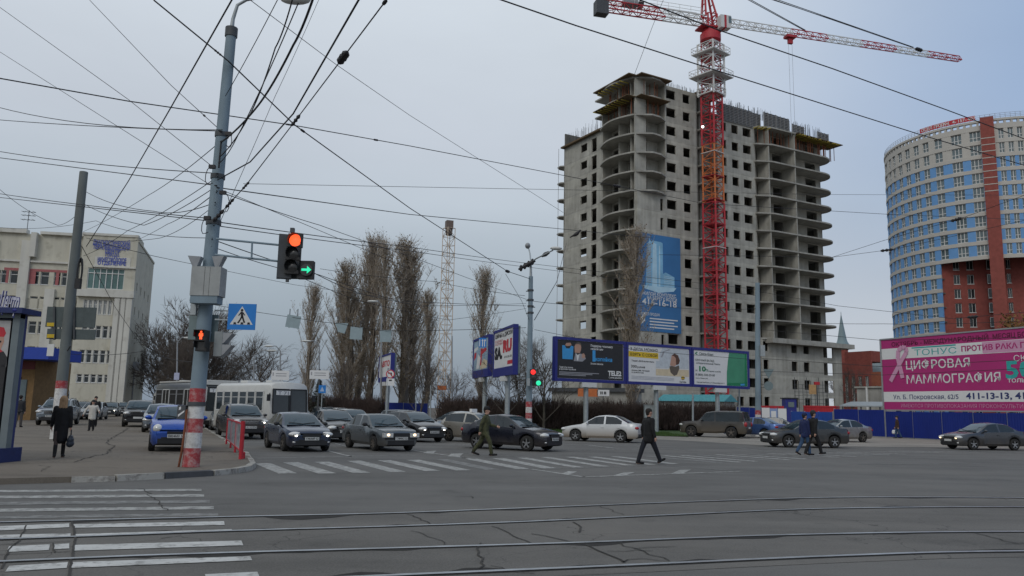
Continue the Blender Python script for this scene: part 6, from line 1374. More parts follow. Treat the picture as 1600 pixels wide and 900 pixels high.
street_lamp('far street lamp with a curved arm to the right, behind the large bus', 277, 640, 535, 80, 18); street_lamp('dark far lamp post between the two tallest poplar groups', 499, 640, 540, 85, -20); street_lamp('thin far lamp post leaning left above the small bus', 397, 640, 555, 90, 28); street_lamp('far lamp post behind the left direction board', 438, 640, 548, 95, -18); street_lamp('far lamp post in front of the thickest poplar group', 596, 640, 478, 78, -14)
c = P(276, 588, 66); t = thing('stop_sign_plate', 'small pale bus stop plate above the large bus roof', 'road sign', c); mb = MB(); mb.box(tuple(c), (.42, .05, .58)); mb.build('plate', mat('pale_lilac', (.40, .42, .55), .5), t, world=True); mb = MB(); mb.bar((c.x, c.y + .06, 0), (c.x, c.y + .06, c.z + .3), .08); mb.build('post', M['galv'], t, world=True)
# ---- red railing at the corner
rt_ = thing('guard_railing', 'short red pedestrian guard rail at the corner kerb', 'railing', G(376, 717, .12))
pb = [G(376, 717.5, .12), G(367, 707, .12), G(360, 700, .12), G(353.5, 694, .12)]; hgt = [1.08, 1.0, 1.0, 1.0]
for k, (q, h) in enumerate(zip(pb, hgt)): mb = MB(); mb.tube([q, q + Vector((0, 0, h))], [.06 if k == 0 else .035] * 2, 10); mb.build('post', M['red'], rt_, world=True)
mb = MB(); mb.bar(pb[0] + Vector((0, 0, 1.0)), pb[3] + Vector((0, 0, .97)), .05); mb.bar(pb[0] + Vector((0, 0, .22)), pb[3] + Vector((0, 0, .2)), .04); mb.build('rail', M['red'], rt_, world=True)
mb = MB()
for k in range(1, 15): q = pb[0].lerp(pb[3], k / 15); mb.bar(q + Vector((0, 0, .22)), q + Vector((0, 0, .98)), .018)
mb.build('bars', M['galv'], rt_, world=True)
for lab, u, v in (('low red stub post on the kerb beside the guard rail', 379.5, 716.5),):
    q = G(u, v, .12); t = thing('kerb_post', lab, 'post', q); mb = MB(); mb.tube([q, q + Vector((0, 0, .16))], .06, 10); mb.ell((q.x, q.y, q.z + .16), (.06, .06, .04)); mb.build('stub', M['red'], t, world=True)
# ---- kiosk with lit poster at the left edge
M['kioskblue'] = mat('kiosk_navy', (.016, .028, .11), .5, var=.15); KY = 20.6; kk = thing('advert_kiosk', 'blue street kiosk with a large poster of a person in a red beret', 'kiosk', (P(0, 700, KY).x, KY, .12))
xr = P(25, 600, KY).x; kz = lambda v, Y=KY: P(20, v, Y).z
xl = xr - 3.2
mb = MB(); mb.box(((xl + xr) / 2, KY + .16, (.12 + kz(492)) / 2), (xr - xl - .1, .22, kz(492) - .12)); mb.build('body', M['navy'], kk, world=True)
mb = MB()
for x in (xr - .09, xl + .09): mb.box((x, KY - .02, (kz(700) + kz(490)) / 2), (.18, .22, kz(490) - kz(700)))
mb.box(((xl + xr) / 2, KY - .02, kz(494)), (xr - xl, .2, .12)); mb.build('frame', mat('kiosk_grey', (.16, .19, .20), .5, .2, var=.1), kk, world=True)
mb = MB(); zb0 = kz(720); mb.prism([(xl - .2, KY - .5), (xr + .04, KY - .45), (xr + .04, KY + .5), (xl - .2, KY + .5)], .12, kz(700)); mb.build('plinth', M['kioskblue'], kk, world=True)
mb = MB(); mb.box(((xl + xr) / 2, KY + .05, kz(487)), (xr - xl + .35, .85, .14)); mb.build('roof', M['kioskblue'], kk, world=True)
mb = MB(); mb.box(((xl + xr) / 2 - .05, KY - .04, (kz(700) + kz(497)) / 2), (xr - xl - .4, .12, kz(497) - kz(700) - .1)); mb.build('poster', M['pblack'], kk, world=True)
pz0, pz1 = kz(698), kz(500); px0, px1 = xl + .22, xr - .24
def pp(s, z, o=0): return (px0 + (px1 - px0) * s, KY - .105 - o, pz0 + (pz1 - pz0) * z)
def kp(name, m_, *polys, o=0):
    mb = MB()
    for pl in polys: mb.add([pp(a, b_, o) for a, b_ in pl], [tuple(range(len(pl)))])
    return mb.build(name, M[m_] if isinstance(m_, str) else m_, kk, world=True)
kp('grey_print', mat('poster_soft_grey', (.42, .41, .40), .5), [(0, .62), (1, .62), (1, .99), (0, .99)])
kp('face_print', 'skin', [(.78, .74), (.86, .72), (.93, .75), (.955, .82), (.95, .86), (.78, .86)], o=.003)
kp('red_print', 'pred', [(.76, .865), (.95, .86), (.965, .89), (.94, .935), (.86, .945), (.78, .93)], [(.74, .69), (.80, .69), (.955, .745), (.93, .76), (.80, .72)], [(.2, .0), (.82, .0), (.84, .24), (.2, .30)], o=.004)
kp('coat_print', 'pblack', [(.3, .25), (.99, .25), (1, .70), (.96, .745), (.80, .70), (.70, .68), (.3, .66)], o=.002)
kp('glasses_print', 'ink', [(.80, .80), (.93, .815), (.93, .83), (.80, .82)], [(.955, .62), (.985, .62), (.985, .64), (.955, .64)], o=.006)
mb = MB(); a = P(41, 490, KY); lines(mb, 'МобилЦентр', (xr - 1.02, KY - .35, kz(481)), (1, 0, -.12), (.12, 0, 1), .62, fit=1.05, bold=.02); 
o = mb.build('roof_lettering', mat('letter_lilac', (.50, .50, .60), .5), kk, world=True)
mb = MB(); lines(mb, 'МобилЦентр', (xr - 1.00, KY - .335, kz(481.8)), (1, 0, -.12), (.12, 0, 1), .62, fit=1.05, bold=.06); mb.build('letter_backing', M['bbblue'], kk, world=True)
mb = MB(); mb.ell((xr - .02, KY - .3, kz(487)), (.1, .1, .07)); mb.build('lamp', M['bbblue'], kk, world=True)
# ---- shop pavilion with the blue canopy
SP = P(50, 600, 62); sp = thing('shop_pavilion', 'ochre shop pavilion with a deep blue canopy beyond the kiosk', 'shop', (SP.x, SP.y, .12)); pz = lambda v: P(50, v, 62).z
x0, x1 = P(-30, 600, 62).x, P(53, 600, 62).x
mb = MB(); mb.box(((x0 + x1) / 2, 64.5, pz(562) / 2), (x1 - x0, 5, pz(562))); mb.build('wall', M['ochre'], sp, world=True)
mb = MB(); xa = P(82, 555, 60.5).x; mb.box(((x0 + xa) / 2, 62.3, (pz(545) + pz(563)) / 2), (xa - x0, 4.6, pz(545) - pz(563))); mb.build('canopy', M['awn'], sp, world=True)
mb = MB(); mb.box((P(29, 600, 61.9).x, 61.95, pz(620)), (1.2, .1, 2.6)); mb.build('door', M['glassb'], sp, world=True)
mb = MB(); mb.box((P(13, 600, 61.9).x, 61.95, pz(610)), (1.8, .1, 2.0)); mb.build('window', M['glass'], sp, world=True)
mb = MB(); mb.box((P(38, 572, 61.9).x, 61.94, pz(571)), (1.6, .06, .6)); mb.build('sign_board', mat('maroon_board', (.14, .03, .03), .6), sp, world=True)
sgw = P(84, 548, 60); q = thing('white_notice', 'small white notice frame at the right end of the blue canopy', 'sign', sgw); mb = MB(); mb.box(tuple(P(79, 547, 60)), (.5, .05, .9)); mb.build('board', M['wframe'], q, world=True)
# litter
q = G(65, 753, .02); t = thing('crumpled_paper', 'crumpled white paper lying in the dropped kerb', 'litter', q); mb = MB(); random.seed(2); vs = [(q.x + random.uniform(-.19, .19), q.y + random.uniform(-.08, .08), q.z + random.uniform(-.01, .1)) for k in range(16)]
mb.add(vs, [(i, (i + 3) % 16, (i + 7) % 16) for i in range(16)]); mb.build('sheet', M['litter'], t, world=True)
# ================================================================ TREES
import numpy as np
def twig_mesh(name, segs):
    a = np.array([s[0] for s in segs], float); b = np.array([s[1] for s in segs], float); r0 = np.array([s[2] for s in segs]); r1 = np.array([s[3] for s in segs])
    t = b - a; t /= np.linalg.norm(t, axis=1)[:, None] + 1e-9
    ref = np.where(np.abs(t[:, 2:3]) > .9, np.array([[1., 0, 0]]), np.array([[0, 0, 1.]])); x = np.cross(t, ref); x /= np.linalg.norm(x, axis=1)[:, None] + 1e-9; y = np.cross(t, x)
    n = len(segs); vs = np.zeros((n, 6, 3))
    for j in range(3):
        an = 2 * math.pi * j / 3; o = x * math.cos(an) + y * math.sin(an)
        vs[:, j] = a + o * r0[:, None]; vs[:, 3 + j] = b + o * r1[:, None]
    base = np.arange(n)[:, None] * 6
    fc = np.stack([base + np.array([[j, (j + 1) % 3, 3 + (j + 1) % 3, 3 + j]]) for j in range(3)], 1).reshape(-1, 4)
    me = bpy.data.meshes.new(name); me.vertices.add(n * 6); me.vertices.foreach_set('co', vs.reshape(-1)); me.loops.add(len(fc) * 4); me.loops.foreach_set('vertex_index', fc.reshape(-1).astype(np.int32))
    me.polygons.add(len(fc)); me.polygons.foreach_set('loop_start', np.arange(len(fc), dtype=np.int32) * 4); me.update(calc_edges=True); me.validate(); return me
def leaf_add(me_segs, leaves): pass
def grow(segs, p, d, L, r, n, rnd, curl=(0, 0, 0), wob=.12):
    """one limb as n pieces; returns the points along it"""
    pts = [p.copy()]; d = d.normalized()
    for i in range(n):
        d = (d + Vector(curl) / n + Vector((rnd.gauss(0, wob), rnd.gauss(0, wob), rnd.gauss(0, wob * .6)))).normalized()
        q = pts[-1] + d * (L / n); segs.append((tuple(pts[-1]), tuple(q), r * (1 - .75 * i / n), r * (1 - .75 * (i + 1) / n))); pts.append(q)
    return pts
def poplar_meshes(H, seed, wmax=2.2, n1=95, dens=1.0):
    rnd = random.Random(seed); tr, cr_ = [], []
    tp = grow(tr, Vector((0, 0, 0)), Vector((0, 0, 1)), H * .93, H * .018, 14, rnd, wob=.02)
    for k in range(n1):
        f = .07 + .9 * (k / n1) ** .9; q = tp[min(13, int(f * 14))].lerp(tp[min(14, int(f * 14) + 1)], (f * 14) % 1)
        az = rnd.uniform(0, 6.283); sp = rnd.uniform(.22, .48); env = wmax * (math.sin(math.pi * min(1, f * .85 + .12)) ** .7)
        L = min(H * (1.03 - f) * .9, env / max(.15, math.sin(sp)) * rnd.uniform(.55, 1.0)); L = max(L, .8)
        d = Vector((math.cos(az) * math.sin(sp), math.sin(az) * math.sin(sp), math.cos(sp)))
        br = grow(cr_, q, d, L, .045 + .02 * (1 - f), 6, rnd, (0, 0, .35), .06)
        for m in range(int(10 * dens)):
            g_ = rnd.uniform(.15, 1); i = min(5, int(g_ * 6)); q2 = br[i].lerp(br[i + 1], (g_ * 6) % 1 if g_ < 1 else 1)
            a2 = rnd.uniform(0, 6.283); s2 = rnd.uniform(.25, .75); d2 = Vector((math.cos(a2) * math.sin(s2), math.sin(a2) * math.sin(s2), math.cos(s2)))
            tw = grow(cr_, q2, d2, rnd.uniform(.6, 1.9), .018, 3, rnd, (0, 0, .4), .1)
            for c in range(3):
                i = rnd.randint(0, 2); a3 = rnd.uniform(0, 6.283); s3 = rnd.uniform(.3, .9)
                grow(cr_, tw[i], Vector((math.cos(a3) * math.sin(s3), math.sin(a3) * math.sin(s3), math.cos(s3))), rnd.uniform(.35, .9), .011, 1, rnd)
    return twig_mesh('trunk', tr), twig_mesh('crown', cr_)
def broad_meshes(H, seed, spread=.75, low=.22, dens=1.0, r=.22, tw_r=.012):
    rnd = random.Random(seed); tr, cr_ = [], []
    tp = grow(tr, Vector((0, 0, 0)), Vector((0, 0, 1)), H * .6, r, 8, rnd, wob=.05)
    def rec(p, d, L, rr, lev, segs):
        br = grow(segs, p, d, L, rr, 4, rnd, (0, 0, .25), .14)
        if lev == 0: return
        for m in range(int({4: 6, 3: 6, 2: 6, 1: 5}[lev] * dens)):
            g_ = rnd.uniform(.25, 1); i = min(3, int(g_ * 4)); q = br[i].lerp(br[i + 1], rnd.random())
            ax = Vector((rnd.gauss(0, 1), rnd.gauss(0, 1), rnd.gauss(0, .7))).normalized(); dd = (br[-1] - br[0]).normalized() + ax * rnd.uniform(.5, .95)
            rec(q, dd, L * rnd.uniform(.42, .68), max(tw_r, rr * .45), lev - 1, segs)
    for k in range(int(11 * dens)):
        f = low + (1 - low) * k / 11 / dens; q = tp[min(7, int(f * 8))]; az = k * 2.4 + rnd.uniform(-.4, .4); s = rnd.uniform(.5, 1.15) * spread + .12
        rec(q, Vector((math.cos(az) * math.sin(s), math.sin(az) * math.sin(s), math.cos(s))), H * rnd.uniform(.34, .5) * (1.1 - .45 * f), r * .4, 3, cr_)
    return twig_mesh('trunk', tr), twig_mesh('crown', cr_)
def scatter_leaves(name, me, n, size, seed, zmin=0):
    """dry leaves still hanging on the twigs"""
    rnd = random.Random(seed); nv = len(me.vertices); mb = MB()
    for k in range(n):
        q = me.vertices[rnd.randrange(nv)].co
        if q.z < zmin: continue
        a = Vector((rnd.gauss(0, 1), rnd.gauss(0, 1), rnd.gauss(0, 1))).normalized() * size; b = a.cross(Vector((rnd.gauss(0, 1), rnd.gauss(0, 1), rnd.gauss(0, 1)))).normalized() * size * .7
        mb.add([q - a, q + b, q + a, q - b], [(0, 1, 2, 3)])
    return mb
def put_tree(name, label, cat, meshes, loc, rz, sc, tm, cm, group=None, leaves=None, lm=None):
    t = thing(name, label, cat, loc, rz, group); t.scale = sc if isinstance(sc, tuple) else (sc, sc, sc)
    for nm, me, m_ in (('trunk', meshes[0], tm), ('crown', meshes[1], cm)):
        if not me.materials: me.materials.append(M[m_])
        o = bpy.data.objects.new(nm, me); C.objects.link(o); o.parent = t
    if leaves is not None:
        o = bpy.data.objects.new('leaves', leaves); C.objects.link(o); o.parent = t
    return t
PM = [poplar_meshes(22, 1, 2.3, 100), poplar_meshes(22, 2, 1.9, 90), poplar_meshes(22, 3, 2.1, 95, .9)]
PL = []
for i, pm in enumerate(PM):
    mb = scatter_leaves('leaves', pm[1], 2600, .075, 40 + i); o = mb.build('leaves', M['leafb']); PL.append(o.data); bpy.data.objects.remove(o)
GP = 'bare columnar poplars behind the hedge'
pops = [(478, 440, 92, 0, 1.15, 'slim bare poplar standing alone just right of the small bus'), (541, 405, 88, 1, 1.75, 'bare poplar at the left edge of the tallest clump'), (577, 362, 90, 0, 1.25, 'tallest bare poplar, left of the middle of the clump'), (601, 372, 86, 2, 1.1, 'bare poplar in the middle of the clump behind the no turn sign'), (628, 362, 90, 1, 1.8, 'bare poplar at the right edge of the tallest clump'), (557, 385, 95, 2, 1.25, 'bare poplar half hidden inside the left of the clump'), (666, 450, 86, 1, 1.35, 'thin bare poplar directly left of the far cream crane mast'), (531, 432, 91, 0, 1.5, 'low bare poplar at the far left edge of the clump'), (643, 392, 92, 2, 1.4, 'shorter bare poplar at the far right edge of the clump'), (750, 414, 84, 0, 1.2, 'bare poplar rising behind the slanted billboards')]
for i, (u, vt, Y, k, wd, lab) in enumerate(pops):
    q = P(u, 640, Y); h = P(u, vt, Y).z; s = h / 22
    put_tree('poplar_tree', lab, 'tree', PM[k], (q.x, Y, 0), i * 1.3, (s * wd, s * wd, s), 'bark', 'twig', GP, PL[k])
# poplar by the blue banner
q = P(988, 640, 84); h = P(988, 352, 84).z
put_tree('poplar_tree', 'bare poplar standing in front of the blue tower banner', 'tree', PM[1], (q.x, 84, 0), 2, (h / 22 * 1.5, h / 22 * 1.5, h / 22), 'bark', 'twig', GP, PL[1])
BD = [broad_meshes(12, 15, .8, .1, 1.25, .25, .022), broad_meshes(12, 16, .9, .1, 1.2, .25, .022), broad_meshes(12, 17, .85, .1, 1.2, .25, .022)]
BM = [broad_meshes(12, 5, .8, .18), broad_meshes(12, 6, 1.0, .25), broad_meshes(12, 7, .9, .15)]
for u, vt, Y, k, s_, cm, lab in ((300, 466, 112, 0, .85, 'twigd', 'large dark bare tree behind the big bus, right of the office block'), (252, 520, 122, 2, 1.1, 'twigd', 'dark bare tree close to the side wall of the office block'), (276, 486, 112, 1, .9, 'twigd', 'dark bare tree left of the largest one behind the big bus'), (322, 490, 106, 2, .95, 'twigd', 'dark bare tree directly behind the corner pole'), (290, 520, 100, 0, .95, 'twigd', 'shorter dark bare tree in front of the largest one behind the big bus'), (400, 520, 105, 1, 1.2, 'twigd', 'wide bare tree above the small bus'), (338, 548, 118, 2, 1.0, 'twigd', 'low bare tree between the corner pole and the wide tree'), (705, 565, 82, 1, .9, 'twigd', 'low dark bare tree left of the far grey mast'), (655, 540, 76, 0, .8, 'twigd', 'dark branching bare tree among the poplar trunks'), (793, 520, 64, 1, .75, 'twigd', 'spreading bare tree behind the tyre advert billboard'), (850, 505, 66, 2, .85, 'twigd', 'dark branching bare tree right of the middle banded pole'), (815, 520, 72, 0, .7, 'twigd', 'bare tree behind the middle banded pole'), (530, 560, 80, 0, .8, 'twigd', 'low bare tree at the foot of the poplar clump'), (1330, 560, 150, 1, .7, 'twigd', 'small bare tree between the minaret and the dome')):
    q = P(u, 640, Y); h = P(u, vt, Y).z; s = h / 11.6
    put_tree('bare_tree', lab, 'tree', (BD if u < 330 else BM)[k], (q.x, Y, 0), u * .1, (s * s_, s * s_, s), 'bark', cm)
# the autumn coloured tree at the right edge, over the billboard
q = P(1592, 560, 120); h = P(1592, 448, 120).z; me = BM[1][1]
mb = scatter_leaves('leaves', me, 9000, .16, 77, 3); o = mb.build('leaves', M['leafo']); lv_ = o.data; bpy.data.objects.remove(o)
put_tree('autumn_tree', 'orange brown autumn tree at the right edge above the magenta billboard', 'tree', BM[1], (q.x + 4, 120, 0), 1.1, (h / 12 * .8, h / 12 * .8, h / 12), 'bark', 'twigd', None, lv_)
# conifer by the direction board
q = P(497, 640, 76); t = thing('conifer_tree', 'small dark conifer under the right direction board', 'tree', (q.x, 76, 0)); mb = MB(); mb.tube([(0, 0, 0), (0, 0, 3.9)], [.1, .02], 6); mb.build('trunk', M['bark'], t)
mb = MB(); rnd = random.Random(3)
for k in range(1500):
    z = rnd.uniform(.3, 4.1); r_ = (4.2 - z) * .36 * rnd.uniform(.3, 1); a = rnd.uniform(0, 6.283); q = Vector((r_ * math.cos(a), r_ * math.sin(a), z)); d = Vector((math.cos(a), math.sin(a), -.3)) * .22; n = Vector((-math.sin(a), math.cos(a), rnd.uniform(-.4, .4))) * .07; mb.add([q - n, q + n, q + d], [(0, 1, 2)])
mb.build('crown', M['conifer'], t)
# hedges
def hedge(label, p, q, w_, h, n, seed):
    p, q = Vector((*p, 0)), Vector((*q, 0)); rnd = random.Random(seed); t = thing('hedge', label, 'hedge', p.lerp(q, .5), 0); d = (q - p); L = d.length; d.normalize(); nr = Vector((d.y, -d.x, 0)); segs = []; c = p.lerp(q, .5)
    for k in range(n):
        s = rnd.uniform(0, L); o_ = rnd.uniform(-w_ / 2, w_ / 2); b = p + d * s + nr * o_ - c; hh = h * (.86 + .12 * mnoise.noise((s * .35, seed, 0)) + rnd.uniform(-.2, .08)); z0 = rnd.uniform(0, hh * .7); b.z = z0
        e_ = b + Vector((rnd.gauss(0, .22), rnd.gauss(0, .22), rnd.uniform(.35, .9))); e_.z = min(e_.z, hh + .25); m_ = b.lerp(e_, .5) + Vector((rnd.gauss(0, .06), rnd.gauss(0, .06), 0)); r_ = rnd.uniform(.009, .022)
        segs.append((tuple(b), tuple(m_), r_, r_ * .8)); segs.append((tuple(m_), tuple(e_), r_ * .8, r_ * .4))
    me = twig_mesh('branches', segs); me.materials.append(M['hedge']); o = bpy.data.objects.new('branches', me); C.objects.link(o); o.parent = t; o['kind'] = 'stuff'
def X_(u, Y): return (P(u, 640, Y).x, Y)
hedge('dense brown bare hedge behind the white sedan and under the row of billboards', X_(838, 68), X_(1150, 79), 2.2, 3.3, 26000, 1); hedge('bare brown hedge between the slanted billboards and the beige car', X_(690, 72), X_(836, 68), 2.0, 3.5, 12000, 2); hedge('low brown hedge behind the queue of cars, left of the no turn sign', X_(478, 80), X_(598, 78), 2.2, 3.4, 13000, 3)
# ================================================================ CARS
def interp(tab, x):
    if x <= tab[0][0]: return tab[0][1]
    for (a, b), (c, d) in zip(tab, tab[1:]):
        if x <= c: return b + (d - b) * (x - a) / (c - a) if c > a else d
    return tab[-1][1]
KIND = {
 'sedan': dict(L=4.4, W=1.72, xf=.86, wb=2.6, R=.315, top=[(0, .60), (.04, .70), (.2, .79), (.6, .87), (1.2, .96), (1.95, 1.37), (2.15, 1.43), (2.55, 1.46), (3.0, 1.43), (3.2, 1.39), (3.85, 1.06), (4.25, 1.03), (4.36, .95), (4.4, .75)], cowl=1.2, r0=2.05, r1=3.1, rb=3.85, belt=(.93, .99), sw=(1.52, 3.52), bp=2.55, wr=.74),
 'boxy': dict(L=4.15, W=1.64, xf=.80, wb=2.46, R=.285, top=[(0, .62), (.03, .74), (.12, .80), (.6, .86), (1.12, .92), (1.75, 1.33), (1.9, 1.385), (2.3, 1.40), (2.85, 1.385), (3.0, 1.34), (3.5, 1.0), (4.05, .97), (4.12, .9), (4.15, .7)], cowl=1.12, r0=1.82, r1=2.92, rb=3.5, belt=(.90, .94), sw=(1.36, 3.3), bp=2.2, wr=.78),
 'hatch': dict(L=4.0, W=1.68, xf=.78, wb=2.5, R=.30, top=[(0, .62), (.05, .74), (.2, .82), (.55, .90), (1.0, .99), (1.7, 1.40), (1.95, 1.46), (2.4, 1.49), (3.2, 1.46), (3.45, 1.40), (3.82, 1.02), (3.95, .90), (4.0, .7)], cowl=1.0, r0=1.82, r1=3.38, rb=3.84, belt=(.95, 1.02), sw=(1.3, 3.55), bp=2.25, wr=.76),
 'city': dict(L=3.55, W=1.60, xf=.62, wb=2.37, R=.275, top=[(0, .60), (.05, .76), (.18, .86), (.5, .96), (.85, 1.03), (1.42, 1.40), (1.62, 1.455), (2.1, 1.48), (2.9, 1.44), (3.1, 1.38), (3.42, 1.0), (3.52, .85), (3.55, .7)], cowl=.85, r0=1.52, r1=3.04, rb=3.44, belt=(.98, 1.05), sw=(1.08, 3.15), bp=1.95, wr=.78),
 'suv': dict(L=4.6, W=1.84, xf=.90, wb=2.66, R=.355, top=[(0, .72), (.04, .88), (.2, .98), (.7, 1.05), (1.2, 1.12), (1.85, 1.56), (2.1, 1.64), (2.6, 1.68), (3.7, 1.64), (4.0, 1.58), (4.38, 1.15), (4.52, 1.02), (4.6, .75)], cowl=1.2, r0=1.97, r1=3.92, rb=4.4, belt=(1.06, 1.14), sw=(1.5, 4.05), bp=2.55, wr=.78),
 'box_suv': dict(L=4.75, W=1.9, xf=.88, wb=2.85, R=.385, top=[(0, .78), (.03, .98), (.12, 1.06), (.7, 1.10), (1.35, 1.14), (1.85, 1.66), (2.0, 1.78), (2.6, 1.86), (4.2, 1.86), (4.5, 1.82), (4.66, 1.18), (4.73, 1.1), (4.75, .7)], cowl=1.35, r0=1.92, r1=4.5, rb=4.67, belt=(1.10, 1.14), sw=(1.62, 4.3), bp=2.6, wr=.88),
 'wagon': dict(L=4.4, W=1.7, xf=.84, wb=2.6, R=.30, top=[(0, .62), (.05, .74), (.2, .82), (.6, .90), (1.1, .98), (1.8, 1.40), (2.05, 1.47), (2.6, 1.50), (3.8, 1.47), (4.0, 1.42), (4.28, 1.03), (4.36, .92), (4.4, .7)], cowl=1.1, r0=1.92, r1=3.95, rb=4.3, belt=(.94, 1.0), sw=(1.4, 4.0), bp=2.4, wr=.76)}
PAINT = {}
def paint(name, col, metal=.35, dirt=.4, dirth=.65, rough=.24, dcol=(.15, .125, .10)):
    if name not in PAINT: PAINT[name] = mat('paint_' + name, col, rough, metal, var=.05, scale=1.5, dirt=(dcol, dirth, dirt), coat=.55)
    return PAINT[name]
def car(label, kind, front=None, center=None, heading=(0, -1), col=None, lights='off', rim='alloy', group='cars at the crossing', plate=None, grille='black', z=0.0, name='parked_car', sl=1.0, taxi=False, rails_=False, bump='body', sh=1.0):
    K = KIND[kind]; L, W = K['L'] * sl, K['W']; hd = Vector(heading).normalized(); hx = L / 2
    c = (Vector(center) if center is not None else Vector(front[:2]) - hd * hx)
    t = thing(name, label, 'car', (c.x, c.y, z), math.atan2(hd.y, hd.x), group); t.scale = (1, 1, sh)
    top = [(a * sl, b) for a, b in K['top']]; xf = K['xf'] * sl; xr_ = xf + K['wb'] * sl; Rr = K['R']; Ra = Rr + .055
    cw, r0, r1, rb = [K[k] * sl for k in ('cowl', 'r0', 'r1', 'rb')]; s0, s1 = [q * sl for q in K['sw']]; bp = K['bp'] * sl
    xs = {0, L, cw, r0, r1, rb, s0, s1, bp - .05, bp + .05, L * .5, (cw + r0) / 2, (r1 + rb) / 2}
    xs |= {a for a, b in top}
    for xw in (xf, xr_): xs |= {xw + Ra * k for k in (-1, -.96, -.85, -.65, -.35, 0, .35, .65, .85, .96, 1)}
    dr = [bp, s0 - .12, min(s1 - .05, xr_ + Ra * .2)]
    xs = sorted(x for x in xs if 0 <= x <= L); xs2 = []
    for x in xs:
        if not xs2 or x - xs2[-1] > .012: xs2.append(x)
    xs = xs2
    def half(x):
        f = x / L; return W / 2 * interp([(0, .74), (.02, .86), (.07, .945), (.16, .985), (.3, 1), (.75, 1), (.9, .97), (.97, .91), (1, .80)], f)
    zs_ = K.get('sill', .20 if kind not in ('suv', 'box_suv') else .28)
    def ring(x):
        zt = interp(top, x); w_ = half(x); zb = interp([(0, zs_ + .06), (.1, zs_), (L - .1, zs_ + .03), (L, zs_ + .14)], x)
        for xw in (xf, xr_):
            d_ = abs(x - xw)
            if d_ < Ra: zb = max(zb, Rr + math.sqrt(max(0, Ra * Ra - d_ * d_)))
        b0 = K['belt'][0] + (K['belt'][1] - K['belt'][0]) * (x - cw) / (rb - cw); bz_ = min(zt - .035, b0) if cw < x < rb else zt - .05
        zb = min(zb, bz_ - .08); c_ = max(0, min(1, (zt - bz_ - .035) / .38))
        wr = W / 2 * K['wr']; y5 = w_ * .955 + (wr - w_ * .955) * c_; y6 = w_ * .84 + (wr * .90 - w_ * .84) * c_
        return [(0, zb), (w_ * .90, zb), (w_ * .985, zb + .16 * (bz_ - zb)), (w_, zb + .55 * (bz_ - zb)), (w_ * .975, bz_ - .03 * (1 - c_)), (w_ * .955 + (w_ * .94 - w_ * .955) * c_, bz_ + .012 * c_), (y5, bz_ + (zt - bz_) * (.6 + .29 * c_)), (y6, zt - .012), (0, zt + .018)]
    rg = [ring(x) for x in xs]; n = 9
    parts = {}
    def face(nm, i, j, sgn):
        q = []
        for (ii, jj) in ((i, j), (i + 1, j), (i + 1, j + 1), (i, j + 1)): y, z_ = rg[ii][jj]; q.append((hx - xs[ii], y * sgn, z_))
        if sgn > 0: q = q[::-1]
        parts.setdefault(nm, []).append(q)
    for i in range(len(xs) - 1):
        xm = (xs[i] + xs[i + 1]) / 2
        for j in range(n - 1):
            for sgn in (1, -1):
                nm = 'body'
                if j == 7 and cw < xm < r0: nm = 'windscreen'
                elif j == 7 and r1 < xm < rb: nm = 'rear_window'
                elif j == 5 and s0 < xm < s1:
                    if abs(xm - bp) > .045: nm = ('side_window', sgn, xm > bp)
                elif j in (2, 3, 4) and dr[1] < xm < dr[2]: nm = ('door', sgn, xm > bp)
                elif j in (2, 3, 4) and False: pass
                elif j == 0 or (j == 1 and any(abs(xm - xw) < Ra for xw in (xf, xr_)) and False): nm = 'underside'
                face(nm, i, j, sgn)
    pm = col if not isinstance(col, str) else PAINT[col]
    def weld(name_, qs, m_, sm=True, sharp=42):
        mb = MB(); idx = {}
        for q in qs:
            f = []
            for v in q:
                k = (round(v[0], 4), round(v[1], 4), round(v[2], 4))
                if k not in idx: idx[k] = len(mb.v); mb.v.append(v)
                if idx[k] not in f: f.append(idx[k])
            if len(f) > 2: mb.f.append(f); mb.m.append(0); mb.s.append(sm)
        return mb.build(name_, m_, t, sharp=sharp)
    # end caps
    for i, flip in ((0, False), (len(xs) - 1, True)):
        for j in range(n - 1):
            for sgn in (1, -1):
                a, b = rg[i][j], rg[i][j + 1]; x = hx - xs[i]; q = [(x, 0, a[1]), (x, a[0] * sgn, a[1]), (x, b[0] * sgn, b[1]), (x, 0, b[1])]
                if (sgn < 0) ^ flip: q = q[::-1]
                parts['body'].append(q)
    body = weld('body', parts.pop('body'), pm)
    weld('underside', parts.pop('underside'), M['black'], False)
    for k, q in parts.items():
        if isinstance(k, tuple): weld(k[0], q, M['sideglass'] if k[0] == 'side_window' else pm, True)
        else: weld(k, q, M['carglass'])
    # black trim: lower bumpers, sills, grille
    mb = MB(); fw_ = half(.03)
    mb.box((hx - .055, 0, zs_ + .14), (.16, fw_ * 1.72, .16)); mb.box((-hx + .05, 0, zs_ + .2), (.14, half(L - .03) * 1.72, .14)); mb.build('bumper_trim', M['black'], t)
    zg = .60 if kind not in ('suv', 'box_suv') else .80
    mb = MB(); mb.box((hx - .03, 0, zg), (.10, W * (.40 if kind != 'city' else .34), .10 if kind in ('boxy', 'city') else .15)); gr_ = mb.build('grille', M['black'], t)
    if grille != 'black':
        mb = MB()
        for k in range(4): mb.box((hx + .005, 0, zg - .055 + k * .037), (.06, W * .37, .012))
        mb.box((hx - .02, 0, zg + .08), (.10, W * .40, .02)); mb.build('grille_bars', M['chrome'], t)
    if kind == 'boxy': mb = MB(); mb.box((hx + .01, 0, zg + .01), (.06, W * .46, .15)); mb.build('grille_panel', M['black'], t)
    mb = MB(); mb.box((hx - .005, 0, zs_ + .31 if kind == 'boxy' else zs_ + .22), (.05, W * (.80 if kind == 'boxy' else .55), .10 if kind == 'boxy' else .09)); mb.build('air_intake', M['black'], t)
